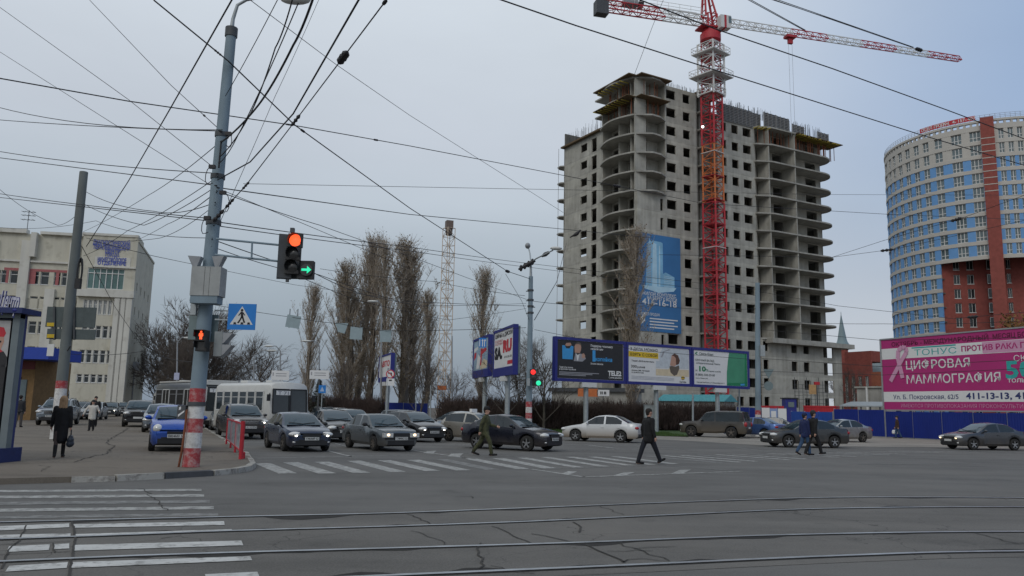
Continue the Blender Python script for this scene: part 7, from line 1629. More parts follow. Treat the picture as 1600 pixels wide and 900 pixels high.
    mb = MB(); zc2 = zg + (.12 if kind in ('suv', 'box_suv') else .095); mb.box((hx - .025, 0, zc2), (.11, W * .62, .012)); mb.build('bonnet_seam', M['black'], t)
    mb = MB(); xb_ = cw + .01; mb.box((hx - xb_ + .03, 0, interp(top, xb_) + .012), (.09, W * .74, .02)); mb.build('scuttle', M['black'], t)
    # lamps
    for sgn in (1, -1):
        mb = MB(); yl = W / 2 * .70; zl = zg + .025
        if kind == 'boxy': mb.box((hx - .02, sgn * (yl - .02), zl), (.13, .40, .165))
        elif kind == 'city': mb.ell((hx - .16, sgn * yl, zl + .10), (.17, .15, .15), 14, 8)
        else: mb.ell((hx - .13, sgn * (yl - .01), zl + .03), (.19, .235, .10), 14, 8)
        hl = mb.build('headlight', M['lens'], t)
        if kind not in ('boxy', 'city'): mb = MB(); mb.ell((hx - .05, sgn * W / 2 * .72, zs_ + .17), (.06, .075, .045), 10, 6); mb.build('fog_lamp', M['lens'], t)
        if lights != 'off':
            mb = MB(); mb.ell((hx + (.035 if kind == 'boxy' else .03), sgn * (yl - .02), zl + .01), (.02, .085 if lights == 'warm' else .06, .06), 10, 6); o = mb.build('bulb', M['lit' if lights == 'on' else 'lity'], t); o.parent = hl
        mb = MB(); yb_ = W / 2 * .74
        mb.ell((-hx + .10, sgn * yb_, (.80 if kind != 'box_suv' else .95)), (.16, .15, .10 if kind != 'box_suv' else .2), 12, 8); mb.build('tail_light', M['tail'], t)
        mb = MB(); xm_ = hx - s0 - .06; zm = K['belt'][0] + .09; mb.ell((xm_, sgn * (W / 2 + .07), zm), (.06, .11, .075), 10, 8); mb.bar((xm_ - .02, sgn * W / 2 * .93, zm - .04), (xm_, sgn * (W / 2 + .05), zm - .03), .04); mb.build('mirror', pm if bump == 'body' else M['black'], t)
        for k, xx in enumerate((bp - .12, min(s1 - .15, xr_ - .1))):
            mb = MB(); mb.box((hx - xx, sgn * (half(xx) * 1.0 + .005), K['belt'][0] - .13), (.17, .03, .03)); mb.build('door_handle', pm, t)
        for k, xw in enumerate((xf, xr_)):
            yw = sgn * (W / 2 - .105); mb = MB(); h_ = .10
            mb.lathe([(Rr * .62, -h_), (Rr * .9, -h_), (Rr * .985, -h_ * .8), (Rr, -h_ * .4), (Rr, h_ * .4), (Rr * .985, h_ * .8), (Rr * .9, h_), (Rr * .62, h_)], 24, c=(hx - xw, yw, Rr), axis='y'); wh = mb.build('wheel', M['rubber'], t)
            mb = MB(); ro = sgn * h_; mb.lathe([(.001, ro * .55), (Rr * .2, ro * .62), (Rr * .22, ro * .3), (Rr * .58, ro * .25), (Rr * .64, ro * .95), (Rr * .66, ro * .95)], 24, c=(hx - xw, yw, Rr), axis='y', m=1)
            mb.lathe([(Rr * .60, ro * .93), (Rr * .67, ro * .99)], 24, c=(hx - xw, yw, Rr), axis='y'); mb.lathe([(.001, ro * .9), (Rr * .17, ro * .86)], 12, c=(hx - xw, yw, Rr), axis='y')
            for a in range(5 if kind != 'boxy' else 8):
                an = a * 6.2832 / (5 if kind != 'boxy' else 8) + .3; mb.bar((hx - xw + math.cos(an) * Rr * .12, yw + ro * .72, Rr + math.sin(an) * Rr * .12), (hx - xw + math.cos(an) * Rr * .62, yw + ro * .82, Rr + math.sin(an) * Rr * .62), Rr * .17, .03, up=(0, 1, 0))
            o = mb.build('rim', [M[rim], M['black']], t); o.parent = wh
    for sg_, xx in ((1, hx + .012), (-1, -hx - .008)):
        zp_ = zs_ + (.30 if sg_ > 0 else .44); mb = MB(); mb.box((xx + .012 * sg_ + (.02 if sg_ > 0 else 0), 0, zp_), (.012, .52, .115)); pl = mb.build('number_plate', M['plate'], t)
        if plate and sg_ > 0:
            mb = MB(); lines(mb, plate, (xx + .042, -.235, zp_ - .036), (0, 1, 0), (0, 0, 1), .105, fit=.47, bold=.02); o = mb.build('plate_text', M['ink'], t); o.parent = pl
    for sgn in (1, -1):                              # wipers
        mb = MB(); 
        x0, z0 = cw + .05, interp(top, cw + .05) + .03; x1 = cw + .16; z1 = interp(top, x1) + .03; mb.bar((hx - x0, sgn * .02 - .02, z0), (hx - x1, sgn * .02 - .55 * (1 if sgn > 0 else -.9) * 1.0, z1), .02); mb.build('wiper', M['black'], t)
    if rails_:
        for sgn in (1, -1): mb = MB(); mb.tube([(hx - r0 - .1, sgn * W / 2 * .66, interp(top, r0 + .1)), (hx - r0 - .3, sgn * W / 2 * .66, interp(top, r0 + .3) + .06), (hx - r1 + .2, sgn * W / 2 * .66, interp(top, r1 - .2) + .06), (hx - r1, sgn * W / 2 * .66, interp(top, r1))], .02, 6); mb.build('roof_rail', M['grey'], t)
    if taxi: mb = MB(); mb.box((hx - 2.3 * sl, 0, interp(top, 2.3 * sl) + .1), (.16, .42, .17)); mb.build('taxi_sign', M['paper'], t)
    return t
DD = (.14, .12, .10)
paint('blue', (.018, .034, .075), .5, .45); paint('brownsuv', (.055, .05, .05), .5, .5, .9); paint('blacks', (.012, .012, .014), .3, .25); paint('greyblue', (.10, .115, .125), .5, .5); paint('darknavy', (.012, .013, .022), .3, .3); paint('silver', (.34, .35, .35), .6, .55, .8)
paint('silverblue', (.19, .22, .25), .6, .4); paint('beige', (.36, .34, .30), .5, .5, .8, dcol=(.24, .19, .14)); paint('pwhite', (.62, .63, .63), .05, .95, .84, dcol=(.27, .22, .165)); paint('offroad', (.045, .047, .05), .4, .9, 1.3, dcol=(.14, .115, .085)); paint('medblue', (.07, .14, .34), .5, .4); paint('graphite', (.045, .05, .055), .5, .6, .8); paint('polo', (.065, .07, .08), .6, .6, .8); paint('brightblue', (.012, .075, .38), .45, .35); paint('silver2', (.30, .31, .31), .6, .8, .95, dcol=(.22, .185, .15)); paint('slate', (.05, .065, .075), .5, .35); paint('lightgrey', (.30, .33, .35), .6, .5)
H0 = (.47, -.88)
Gv = lambda u, v, z=0: G(u, v, z).to_2d()
# queue at the lights
QG = 'cars waiting at the lights'
car('dark blue sedan at the front of the queue with both headlights lit', 'sedan', Gv(486, 706.5), heading=(.50, -.86), col='blue', lights='on', rim='rimdirty', group=QG, plate='Х983МР 52', bump='black', sl=.95, sh=.965)
car('grey boxy old sedan with yellowish headlights at the stop line', 'boxy', Gv(626, 706), heading=(.56, -.83), col='greyblue', lights='warm', rim='rimdirty', group=QG, plate='Т789МО 52', bump='black')
car('dark brown off roader with lit headlights beside the red guard rail', 'suv', Gv(391, 687), heading=(.50, -.86), col='brownsuv', lights='on', group=QG, rails_=True, grille='chrome', plate='А112ТН')
car('black limousine with a wide chrome grille between the blue and grey sedans', 'sedan', Gv(539, 692), heading=(.44, -.9), col='blacks', lights='off', group=QG, grille='chrome', sl=1.08, plate='О555ОО', sh=1.03)
car('black hatchback with lit headlights right behind the grey boxy sedan', 'hatch', Gv(678, 691.5), heading=(.62, -.78), col='blacks', lights='on', group=QG, plate='Е204КР')
car('dark silver hatchback half hidden behind the brown off roader', 'hatch', Gv(352, 673), heading=(.45, -.89), col='silver', lights='off', group=QG)
car('silver wagon with its windscreen showing between the limousine and the boxy sedan', 'wagon', Gv(568, 678), heading=(.5, -.87), col='silver', lights='off', group=QG)
car('light grey car whose roof shows behind the blue sedan', 'sedan', Gv(478, 681), heading=(.48, -.88), col='lightgrey', group=QG, sh=.98)
car('dark silver wagon further back, in front of the low hedge', 'wagon', Gv(520, 664), heading=(.5, -.87), col='silverblue', group=QG, rails_=True)
car('white roofed hatchback at the far end of the queue by the low hedge', 'hatch', Gv(545, 663), heading=(.55, -.83), col='pwhite', group=QG)
car('dark grey hatchback behind the black one, in front of the blue fence', 'wagon', Gv(672, 676), heading=(.80, -.6), col='silverblue', group=QG)
# turning and passing
TG = 'cars crossing the junction'
car('silver hatchback turned left, behind the black hatchback', 'hatch', center=(P(712, 668, 50).x, 50), heading=(-.86, -.5), col='silver', group=TG, sl=1.05)
car('beige sedan with a white taxi sign, partly hidden by the soldier', 'hatch', center=(P(746, 668, 41.5).x, 41.5), heading=(.80, -.6), col='beige', group=TG, rim='rimdirty', taxi=True, sl=1.0)
car('black sedan turning right behind the soldier', 'sedan', center=(P(790, 668, 34.6).x + .25, 34.6), heading=(.83, -.56), col='darknavy', group=TG, plate='К610АН', sl=.98)
car('white sedan with mud along its doors passing the hedge', 'sedan', center=(P(942, 668, 45.4).x, 45.4), heading=(-.91, .41), col='pwhite', group=TG)
car('muddy brown boxy off roader parked by the green poster billboard', 'box_suv', center=(P(1118, 668, 57.5).x, 57.5), heading=(-.86, .51), col='offroad', rim='rimdirty', group=TG)
car('mid blue sedan seen from behind next to the muddy off roader', 'sedan', center=(P(1184, 668, 58).x, 59), heading=(-.70, .71), col='medblue', group=TG)
car('pale silver sedan standing by the white gate boards', 'sedan', center=(P(1218, 668, 62).x, 62), heading=(.92, -.38), col='silver2', group=TG)
car('dark grey sedan with bright alloy wheels behind the two walking men', 'sedan', center=(P(1256, 668, 43.2).x, 43.2), heading=(-.985, -.17), col='graphite', group=TG, lights='off')
car('silver sedan parked against the blue fence, behind the dark grey one', 'sedan', center=(P(1305, 668, 53).x + .2, 53), heading=(-.93, -.36), col='silver2', group=TG, rim='rimdirty')
car('dark grey sedan with one lit headlight in front of the magenta billboard', 'sedan', center=(P(1538, 668, 44.6).x, 44.8), heading=(-.98, -.20), col='polo', group=TG, lights='warm')
# on the pavement
SGp = 'cars standing on the pavement'
zpv = .12
car('bright blue small hatchback parked behind the corner pole', 'city', Gv(273, 706, zpv), heading=(.40, -.917), col='brightblue', group=SGp, z=zpv, plate='В834МХ 52')
car('blue grey hatchback parked right behind the bright blue one', 'hatch', Gv(247, 676, zpv), heading=(.36, -.93), col='silverblue', group=SGp, z=zpv)
car('black crossover parked at the kerb left of the blue hatchbacks', 'suv', Gv(214, 667.5, zpv), heading=(.38, -.925), col='blacks', group=SGp, z=zpv)
car('silver grey off roader behind the woman in black', 'suv', Gv(77, 665, zpv), heading=(.30, -.955), col='silverblue', group=SGp, z=zpv, grille='chrome', plate='Е935ЕК', rails_=True)
car('dark grey sedan left of the silver grey off roader', 'sedan', Gv(40, 652, zpv), heading=(.25, -.97), col='slate', group=SGp, z=zpv)
car('dark sedan with lit headlights behind the man with dark hair', 'sedan', Gv(168, 651, zpv), heading=(.35, -.94), col='slate', group=SGp, z=zpv, lights='on')
car('silver hatchback with lit headlights deep behind the black crossover', 'hatch', Gv(192, 650, zpv), heading=(.35, -.94), col='lightgrey', group=SGp, z=zpv, lights='on')
car('pale silver car between the off roader and the man with dark hair', 'hatch', Gv(139, 656, zpv), heading=(.3, -.95), col='lightgrey', group=SGp, z=zpv)
car('dark parked car hidden behind the silver grey off roader', 'wagon', Gv(118, 655, zpv), heading=(.3, -.95), col='slate', group=SGp, z=zpv)
# ================================================================ BUSES
def bus(label, c, heading, L, W, H, body='buswhite', lower=None, front='big', name='bus', roof_ribs=True, wins=6, z=0.0, group='buses in the queue', glass='glass', doorpos=()):
    hd = Vector(heading).normalized(); t = thing(name, label, 'bus', (c[0], c[1], z), math.atan2(hd.y, hd.x), group); hx = L / 2; rr = .22
    prof = [(-W / 2 + .04, .35), (-W / 2, .5), (-W / 2, 1.25), (-W / 2 + .03, H - .45), (-W / 2 + .10, H - .2), (-W / 2 + .30, H - .06), (0, H), (W / 2 - .30, H - .06), (W / 2 - .10, H - .2), (W / 2 - .03, H - .45), (W / 2, 1.25), (W / 2, .5), (W / 2 - .04, .35)]
    st = [(-hx, .93), (-hx + .08, .98), (-hx + .25, 1), (hx - .35, 1), (hx - .12, .975), (hx, .92)]; mb = MB(); n = len(prof); vs = []
    for x, s in st:
        for y, z_ in prof: vs.append((x - (.14 * max(0, z_ - 1.2) / (H - 1.2) if x > hx - .4 else 0), y * s, .35 + (z_ - .35) * (1 if abs(x) < hx - .2 else .99)))
    mb.add(vs, [(i * n + j, i * n + j + 1, (i + 1) * n + j + 1, (i + 1) * n + j) for i in range(len(st) - 1) for j in range(n - 1)], 0, True)
    mb.add(vs[:n], [tuple(range(n - 1, -1, -1))]); mb.add(vs[-n:], [tuple(range(n))]); mb.add([(-hx, -W / 2 + .1, .34), (hx, -W / 2 + .1, .34), (hx, W / 2 - .1, .34), (-hx, W / 2 - .1, .34)], [(3, 2, 1, 0)]); b_ = mb.build('body', M[body], t, sharp=35); fixn(b_)
    z0, z1 = 1.32, H - .55; stp = (L - 1.0) / wins
    for sgn in (1, -1):
        for k in range(wins):
            a = -hx + .35 + stp * k + .08; b2_ = a + stp - .16; dz = k in doorpos and sgn < 0; zA = .5 if dz else z0
            mb = MB(); mb.box(((a + b2_) / 2, sgn * (W / 2 - .008), (zA + z1) / 2), (b2_ - a, .05, z1 - zA)); wo_ = mb.build('door' if dz else 'window', M[glass], t)
            mb = MB(); f = .05; y = sgn * (W / 2 + .006)
            for xx in (a, b2_) + (((a + b2_) / 2,) if dz else ()): mb.box((xx, y, (zA + z1) / 2), (f, .05, z1 - zA + f))
            for zz_ in (zA, z1) + (() if dz else (z1 - .32,)): mb.box(((a + b2_) / 2, y, zz_), (b2_ - a, .05, f * (.6 if zz_ == z1 - .32 else 1)))
            o = mb.build('frame', M['wframe' if dz or body == 'buswhite' else 'grey'], t); o.parent = wo_
    # front: two part windscreen, bumper, lamps, route board
    zf0 = 1.22; zf1 = H - .42; xF = hx - .01
    tl_ = lambda z_: xF - .14 * max(0, z_ - 1.2) / (H - 1.2)
    for sgn in (1, -1):
        mb = MB(); y0, y1 = sgn * .04, sgn * (W / 2 - .20); mb.add([(tl_(zf0) + .02, y0, zf0), (tl_(zf0) + .02, y1, zf0), (tl_(zf1) + .02, y1 * .985, zf1), (tl_(zf1) + .02, y0, zf1)] + [(tl_(zf0) - .05, y0, zf0), (tl_(zf0) - .05, y1, zf0), (tl_(zf1) - .05, y1 * .985, zf1), (tl_(zf1) - .05, y0, zf1)], [(0, 1, 2, 3), (0, 4, 5, 1), (1, 5, 6, 2), (2, 6, 7, 3), (3, 7, 4, 0)]); fixn(mb.build('windscreen', M['glass'], t))
        mb = MB()
        for a, b2_ in (((zf0, y0), (zf0, y1)), ((zf0, y1), (zf1, y1 * .985)), ((zf1, y1 * .985), (zf1, y0)), ((zf1, y0), (zf0, y0))): mb.bar((tl_(a[0]) + .025, a[1], a[0]), (tl_(b2_[0]) + .025, b2_[1], b2_[0]), .06)
        mb.build('windscreen_seal', M['black'], t)
        mb = MB(); mb.lathe([(.001, .03), (.10, .02), (.12, 0)], 14, c=(xF, sgn * (W / 2 - .36), .78), axis='x'); mb.build('headlight', M['lens'], t)
        mb = MB(); mb.box((xF + .15, sgn * (W / 2 + .14), 2.05), (.1, .18, .36)); mb.bar((xF - .1, sgn * (W / 2 - .05), 2.3), (xF + .15, sgn * (W / 2 + .14), 2.2), .035); mb.build('mirror', M['black'], t)
    mb = MB(); mb.box((xF + .03, 0, .5), (.14, W - .1, .22)); mb.build('bumper', M['grey' if body == 'buswhite' else 'black'], t)
    mb = MB(); mb.box((xF - .004, 0 - W * .28, 1.02), (.05, .62, .13)); mb.build('vent', M['black'], t)
    mb = MB(); mb.box((tl_(zf1 - .25) + .05, -W * .17, zf1 - .2), (.02, .85, .24)); rb_ = mb.build('route_board', M['paper'], t)
    mb = MB(); lines(mb, 'Т 71', (tl_(zf1 - .25) + .064, -W * .17 - .33, zf1 - .29), (0, 1, 0), (0, 0, 1), .25, fit=.66, bold=.03); o = mb.build('lettering', M['pgrey'], t); o.parent = rb_
    if body == 'busgrey':
        mb = MB(); mb.box((xF + .01, 0, .88), (.06, W * .90, .62)); mb.build('front_mask', M['buswhite'], t)
        for sgn in (1, -1): mb = MB(); mb.box((tl_(1.9) + .02, sgn * W * .445, 1.95), (.08, .16, 1.5)); mb.build('front_pillar', M['buswhite'], t)
        mb = MB(); mb.box((0, 0, H + .0), (L - .2, W * .80, .10)); mb.box((hx - .35, 0, H - .16), (.62, W * .9, .2)); mb.build('roof_cover', M['buswhite'], t)
    if roof_ribs:
        mb = MB()
        for k in range(int(L / .9)): x = -hx + .5 + k * .9; mb.bar((x, -W / 2 + .32, H - .045), (x, 0, H + .012), .03); mb.bar((x, W / 2 - .32, H - .045), (x, 0, H + .012), .03)
        mb.build('roof_rib', M['buswhite'], t)
    mb = MB(); mb.box((-hx * .4, 0, H + .06), (.9, .8, .14)); mb.box((hx * .45, 0, H + .05), (.7, .7, .12)); mb.build('roof_hatch', M['wframe'], t)
    for sgn in (1, -1):
        for xw in (hx * .55, -hx * .55):
            mb = MB(); mb.lathe([(.25, -.14), (.46, -.14), (.48, -.06), (.48, .06), (.46, .14), (.25, .14)], 20, c=(xw, sgn * (W / 2 - .10), .48), axis='y'); wh = mb.build('wheel', M['rubber'], t); mb = MB(); mb.lathe([(.001, sgn * .1), (.27, sgn * .125)], 16, c=(xw, sgn * (W / 2 - .10), .48), axis='y'); o = mb.build('rim', M['rimdirty'], t); o.parent = wh
    return t
hb = Vector((.46, -.888))
fb = Vector((P(452, 650, 45).x, 45)); hb = Vector((.70, -.714)); bus('small white bus with a ribbed roof and two part windscreen above the blue sedan', fb - hb * 3.5, hb, 7.0, 2.5, 2.95, wins=6)
fb = Vector((P(346, 650, 52).x, 52)); bus('large grey bus with dark windows and white doors behind the corner pole', fb - Vector((.66, -.75)) * 4.75, (.66, -.75), 9.5, 2.5, 3.12, body='busgrey', wins=6, roof_ribs=False, doorpos=(1, 4), glass='dark')
fb = Vector((P(74, 620, 70).x, 68)); bus('white minibus behind the silver grey off roader and the ochre pavilion', fb - Vector((.2, -.98)) * 3, (.25, -.97), 6, 2.2, 2.75, wins=5, z=.12, roof_ribs=False)
fb = Vector((P(246, 620, 74).x, 76)); bus('small white van behind the rear of the large grey bus', fb, (.45, -.89), 5.5, 2.1, 2.7, wins=4, roof_ribs=False)
# ================================================================ PEOPLE
def capsule(mb, a, b, ra, rb, n=12, flat=1.0):
    a, b = Vector(a), Vector(b); t = (b - a); L = t.length; t.normalize(); x = t.cross(Vector((1, 0, 0)) if abs(t.x) < .8 else Vector((0, 1, 0))).normalized(); y = t.cross(x); prof = []
    for k in range(5): an = math.pi / 2 * k / 4; prof.append((ra * math.sin(an), -ra * math.cos(an)))
    for k in range(5): an = math.pi / 2 * k / 4; prof.append((rb * math.cos(an), L + rb * math.sin(an)))
    vs = [a + t * h + (x * math.cos(2 * math.pi * j / n) + y * math.sin(2 * math.pi * j / n)) * max(r_, .0004) for r_, h in prof for j in range(n)]; k = len(prof)
    mb.add(vs, [(i * n + j, i * n + (j + 1) % n, (i + 1) * n + (j + 1) % n, (i + 1) * n + j) for i in range(k - 1) for j in range(n)] + [tuple(range(n - 1, -1, -1)), tuple(range((k - 1) * n, k * n))])
def fuse(mb, name, m_, parent, vox=.012, sm=4):
    """melt overlapping limbs into one continuous skin"""
    me = bpy.data.meshes.new('raw'); me.from_pydata([tuple(q) for q in mb.v], [], mb.f); o = bpy.data.objects.new('raw', me); C.objects.link(o)
    r_ = o.modifiers.new('r', 'REMESH'); r_.mode = 'VOXEL'; r_.voxel_size = vox
    if sm: s = o.modifiers.new('s', 'SMOOTH'); s.iterations = sm; s.factor = .5
    bpy.context.view_layer.update(); nm = bpy.data.meshes.new_from_object(o.evaluated_get(bpy.context.evaluated_depsgraph_get())); bpy.data.objects.remove(o); bpy.data.meshes.remove(me)
    nm.name = name; nm.materials.clear(); nm.materials.append(M[m_] if isinstance(m_, str) else m_); nm.polygons.foreach_set('use_smooth', [True] * len(nm.polygons))
    q = bpy.data.objects.new(name, nm); C.objects.link(q); q.parent = parent; return q
def person(label, loc, heading, h=1.75, legs=((.0, .0), (.0, .0)), arms=((0, .15, 0), (0, .15, 0)), top=('coat', 'black', .0), trousers='black', shoes='black', hair='black', hair_long=False, hat=None, skirt=None, z=0.0, lean=.0, group='people on foot', wide=1.0, bag=None, turn=0.0, foot=(0, 0), buttons=None):
    """faces +x; legs: (thigh, shin) swing angles in radians forward, right then left; arms: (swing, out, elbow bend)"""
    hd = Vector(heading).normalized(); s = h / 1.75; t = thing('person', label, 'person', (loc[0], loc[1], z), math.atan2(hd.y, hd.x), group)
    def dr_(a, side=0): return Vector((math.sin(a), side, -math.cos(a)))
    hipz = .92; J = {}; low = 9
    for k, sd in ((0, -1), (1, 1)):
        hp = Vector((0, sd * .088, hipz)); th, shn = legs[k]; kn = hp + dr_(th, sd * .01) * .44; an = kn + dr_(shn) * .42; fa = foot[k]
        toe = an + Vector((math.cos(fa), sd * .1, math.sin(fa))) * .19 + Vector((0, 0, -.055)); heel = an + Vector((-.05, 0, -.05)); J[k] = (hp, kn, an, toe, heel); low = min(low, toe.z - .03, heel.z - .035)
    up_ = Vector((0, 0, -low)); fwd = Vector((math.sin(lean), 0, math.cos(lean)))
    J = {k: [q + up_ for q in v] for k, v in J.items()}; pel = Vector((0, 0, hipz)) + up_; chest = pel + fwd * .36; neck = pel + fwd * .56; head = neck + Vector((math.sin(lean) * .1 + .015, 0, .155)); S_ = lambda q: Vector(q) * s
    A_ = {}
    for k, sd in ((0, -1), (1, 1)):
        sw_, ot, eb = arms[k]; sh_ = pel + fwd * .49 + Vector((0, sd * .185 * wide, 0)); el = sh_ + Vector((math.sin(sw_), sd * math.sin(ot), -math.cos(sw_))).normalized() * .29; wr_ = el + Vector((math.sin(sw_ + eb), sd * math.sin(ot) * .5, -math.cos(sw_ + eb))).normalized() * .25; A_[k] = (sh_, el, wr_, (wr_ - el).normalized())
    # body: one skin with head, face, hands and fingers
    mb = MB(); cp = lambda a, b, ra, rb: capsule(mb, S_(a), S_(b), ra * s, rb * s)
    cp(pel + Vector((0, -.07, .02)), pel + Vector((0, .07, .02)), .105, .105); cp(pel + fwd * .1, chest, .11, .125); cp(chest + Vector((0, -.10, .04)), chest + Vector((0, .10, .04)), .10, .10); cp(chest + fwd * .1, head - Vector((.01, 0, .04)), .062, .055)
    Rt = Matrix.Rotation(turn, 3, 'Z'); hv = lambda x, y, z_: head + Rt @ Vector((x, y, z_))
    cp(hv(-.02, 0, .035), hv(.0, 0, .03), .094, .09); cp(hv(.02, 0, -.02), hv(.045, 0, -.075), .07, .042); cp(hv(.085, 0, .01), hv(.105, 0, -.02), .013, .017)
    for sd in (-1, 1): cp(hv(-.005, sd * .083, .01), hv(-.01, sd * .085, -.03), .014, .01)
    for k in (0, 1):
        hp, kn, an, toe, heel = J[k]; cp(hp, kn, .082, .056); cp(kn, an, .054, .038); cp(heel, toe, .038, .03)
        sh_, el, wr_, ad = A_[k]; cp(sh_, el, .052, .04); cp(el, wr_, .039, .028); sd = -1 if k == 0 else 1
        pm_ = wr_ + ad * .07; sx_ = ad.cross(Vector((0, 1, 0))).normalized(); cp(wr_, pm_, .028, .032)
        for f in range(4): ba = wr_ + ad * .085 + sx_ * (.03 - f * .02); m1 = ba + ad * (.038 if f in (1, 2) else .03) + Vector((0, -sd * .008, 0)); cp(ba, m1, .0095, .009); cp(m1, m1 + (ad * .7 + Vector((0, -sd * .7, 0))) * .03, .009, .008)
        tb = wr_ + ad * .03 + sx_ * .03; cp(tb, tb + (ad * .8 + sx_ * .6) * .05, .012, .0095)
    fuse(mb, 'body', 'skin', t, .0085 * s, 2)
    mb = MB()
    for sd in (-1, 1): q = S_(hv(.083, sd * .033, .018)); mb.ell(tuple(q), (.007, .011, .006), 8, 6)
    mb.build('eyes', M['ink'], t)
    mb = MB(); q = S_(hv(.088, 0, -.062)); mb.ell(tuple(q), (.006, .024, .006), 8, 6); mb.build('mouth', mat('lip', (.30, .09, .08), .6) if 'lip' not in bpy.data.materials else bpy.data.materials['lip'], t)
    # hair
    mb = MB(); cp = lambda a, b, ra, rb: capsule(mb, S_(a), S_(b), ra * s, rb * s)
    cp(hv(-.035, 0, .055), hv(.0, 0, .06), .10, .094); cp(hv(-.055, 0, .02), hv(-.06, 0, -.03), .08, .06)
    if hair_long:
        for yy in (-.05, 0, .05): cp(hv(-.05, yy, .03), hv(-.075, yy * 1.4, -.20), .065, .045)
    fuse(mb, 'hair', hair if not isinstance(hair, str) else M[hair], t, .012 * s, 3)
    if hat: mb = MB(); cp = lambda a, b, ra, rb: capsule(mb, S_(a), S_(b), ra * s, rb * s); cp(hv(-.025, 0, .075), hv(.005, 0, .08), .108, .102); fuse(mb, 'hat', hat, t, .012 * s, 2)
    # trousers or skirt
    mb = MB(); cp = lambda a, b, ra, rb: capsule(mb, S_(a), S_(b), ra * s, rb * s)
    if not skirt:
        cp(pel + Vector((0, -.07, .03)), pel + Vector((0, .07, .03)), .125, .125)
        for k in (0, 1): hp, kn, an, toe, heel = J[k]; cp(hp, kn, .102, .080); cp(kn, an + Vector((0, 0, .02)), .079, .066)
        fuse(mb, 'trousers', trousers, t, .013 * s, 3)
    else:
        for k in (0, 1): hp, kn, an, toe, heel = J[k]; cp(hp, kn, .088, .064); cp(kn, an, .060, .044)
        fuse(mb, 'tights', skirt, t, .010 * s, 2)
    mb = MB(); cp = lambda a, b, ra, rb: capsule(mb, S_(a), S_(b), ra * s, rb * s)
    for k in (0, 1):
        hp, kn, an, toe, heel = J[k]; cp(heel + Vector((0, 0, .01)), toe + Vector((0, 0, .006)), .044, .037); cp(an, an + (kn - an).normalized() * (.26 if skirt else .05), .05, .058 if skirt else .05)
    fuse(mb, 'boot' if skirt else 'shoe', shoes, t, .010 * s, 1)
    # coat or jacket, with its sleeves
    mb = MB(); cp = lambda a, b, ra, rb: capsule(mb, S_(a), S_(b), ra * s, rb * s); kind, tm, hem = top; w_ = wide
    cp(chest + Vector((0, -.11 * w_, .06)), chest + Vector((0, .11 * w_, .06)), .125, .125); cp(chest, pel + Vector((0, 0, .04)), .15, .145); cp(chest + Vector((0, -.07 * w_, 0)), pel + Vector((0, -.06 * w_, .06)), .135, .125); cp(chest + Vector((0, .07 * w_, 0)), pel + Vector((0, .06 * w_, .06)), .135, .125); cp(chest + fwd * .10, neck + fwd * .0, .10, .07)
    if hem:
        for yy in (-.075, 0, .075): cp(pel + Vector((0, yy * w_, .06)), pel + Vector((.01, yy * 1.2 * w_, -hem)), .125, .105 if not skirt else .10)
        for xx in (-.05, .05): cp(pel + Vector((0, 0, 0)), pel + Vector((xx, 0, -hem)), .13, .12)
    else: cp(pel + Vector((0, -.07, -.02)), pel + Vector((0, .07, -.02)), .14, .14)
    for k in (0, 1): sh_, el, wr_, ad = A_[k]; cp(sh_, el, .078, .064); cp(el, wr_ - ad * .01, .063, .05)
    fuse(mb, kind, tm, t, .013 * s, 3)
    if buttons: pass
    if bag:
        k, bm_ = bag; wr_ = A_[k][2]; q = S_(wr_ + A_[k][3] * .09); sd = -1 if k == 0 else 1
        b = thing('handbag' if bm_ != 'litter' else 'carrier_bag', {'navyb': 'dark navy handbag on the arm of the woman in black', 'litter': 'white carrier bag held by the man at the blue fence'}[bm_], 'bag', Vector((loc[0], loc[1], z)) + Matrix.Rotation(math.atan2(hd.y, hd.x), 3, 'Z') @ (q + Vector((0, sd * .02, 0))), math.atan2(hd.y, hd.x))
        mb = MB(); capsule(mb, (-.13, 0, -.20), (.13, 0, -.20), .06, .06); capsule(mb, (-.14, 0, -.28), (.14, 0, -.28), .085, .085); capsule(mb, (-.13, 0, -.38), (.13, 0, -.38), .10, .10); fuse(mb, 'bag_body', mat('navy_leather', (.02, .028, .04), .5) if bm_ == 'navyb' else M['litter'], b, .015, 3)
        mb = MB(); mb.tube([(-.10, 0, -.15), (-.07, 0, -.03), (0, 0, .01), (.07, 0, -.03), (.10, 0, -.15)], .012, 6); mb.build('handle', M['black'], b)
    return t
cl = lambda n, c, v=.15: mat(n, c, .85, var=v, scale=6, bump=.15)
c_black = cl('black_cloth', (.012, .012, .013)); c_coat = cl('black_wool', (.009, .009, .010)); c_olive = mat('camouflage', (.055, .058, .028), .9, var=.55, scale=9); c_white = cl('white_jacket_cloth', (.52, .49, .44), .06); c_blue = cl('blue_jacket_cloth', (.012, .02, .075)); c_jean = cl('denim', (.03, .065, .13)); c_brown = cl('brown_jacket_cloth', (.055, .03, .022)); c_dk = cl('charcoal_cloth', (.028, .028, .03)); c_navy = cl('navy_trousers', (.010, .012, .018))
hair_b = cl('blond_hair', (.36, .23, .13)); hair_d = cl('dark_hair', (.02, .016, .014)); tights = cl('tights', (.07, .05, .045))
vm = mat('tights_skin', (.10, .07, .06), .7)
GP_ = 'people on foot'
q = G(91, 715, .12); person('blond woman in a black knee length coat walking away on the pavement', q, (-.42, .9), 1.66, ((.20, .10), (-.16, -.30)), ((-.1, .16, .15), (.1, .2, .25)), ('coat', c_coat, .42), skirt=tights, shoes=c_black, hair=hair_b, hair_long=True, z=.12, bag=(0, 'navyb'), wide=.95)
bpy.data.objects[-1] if False else None
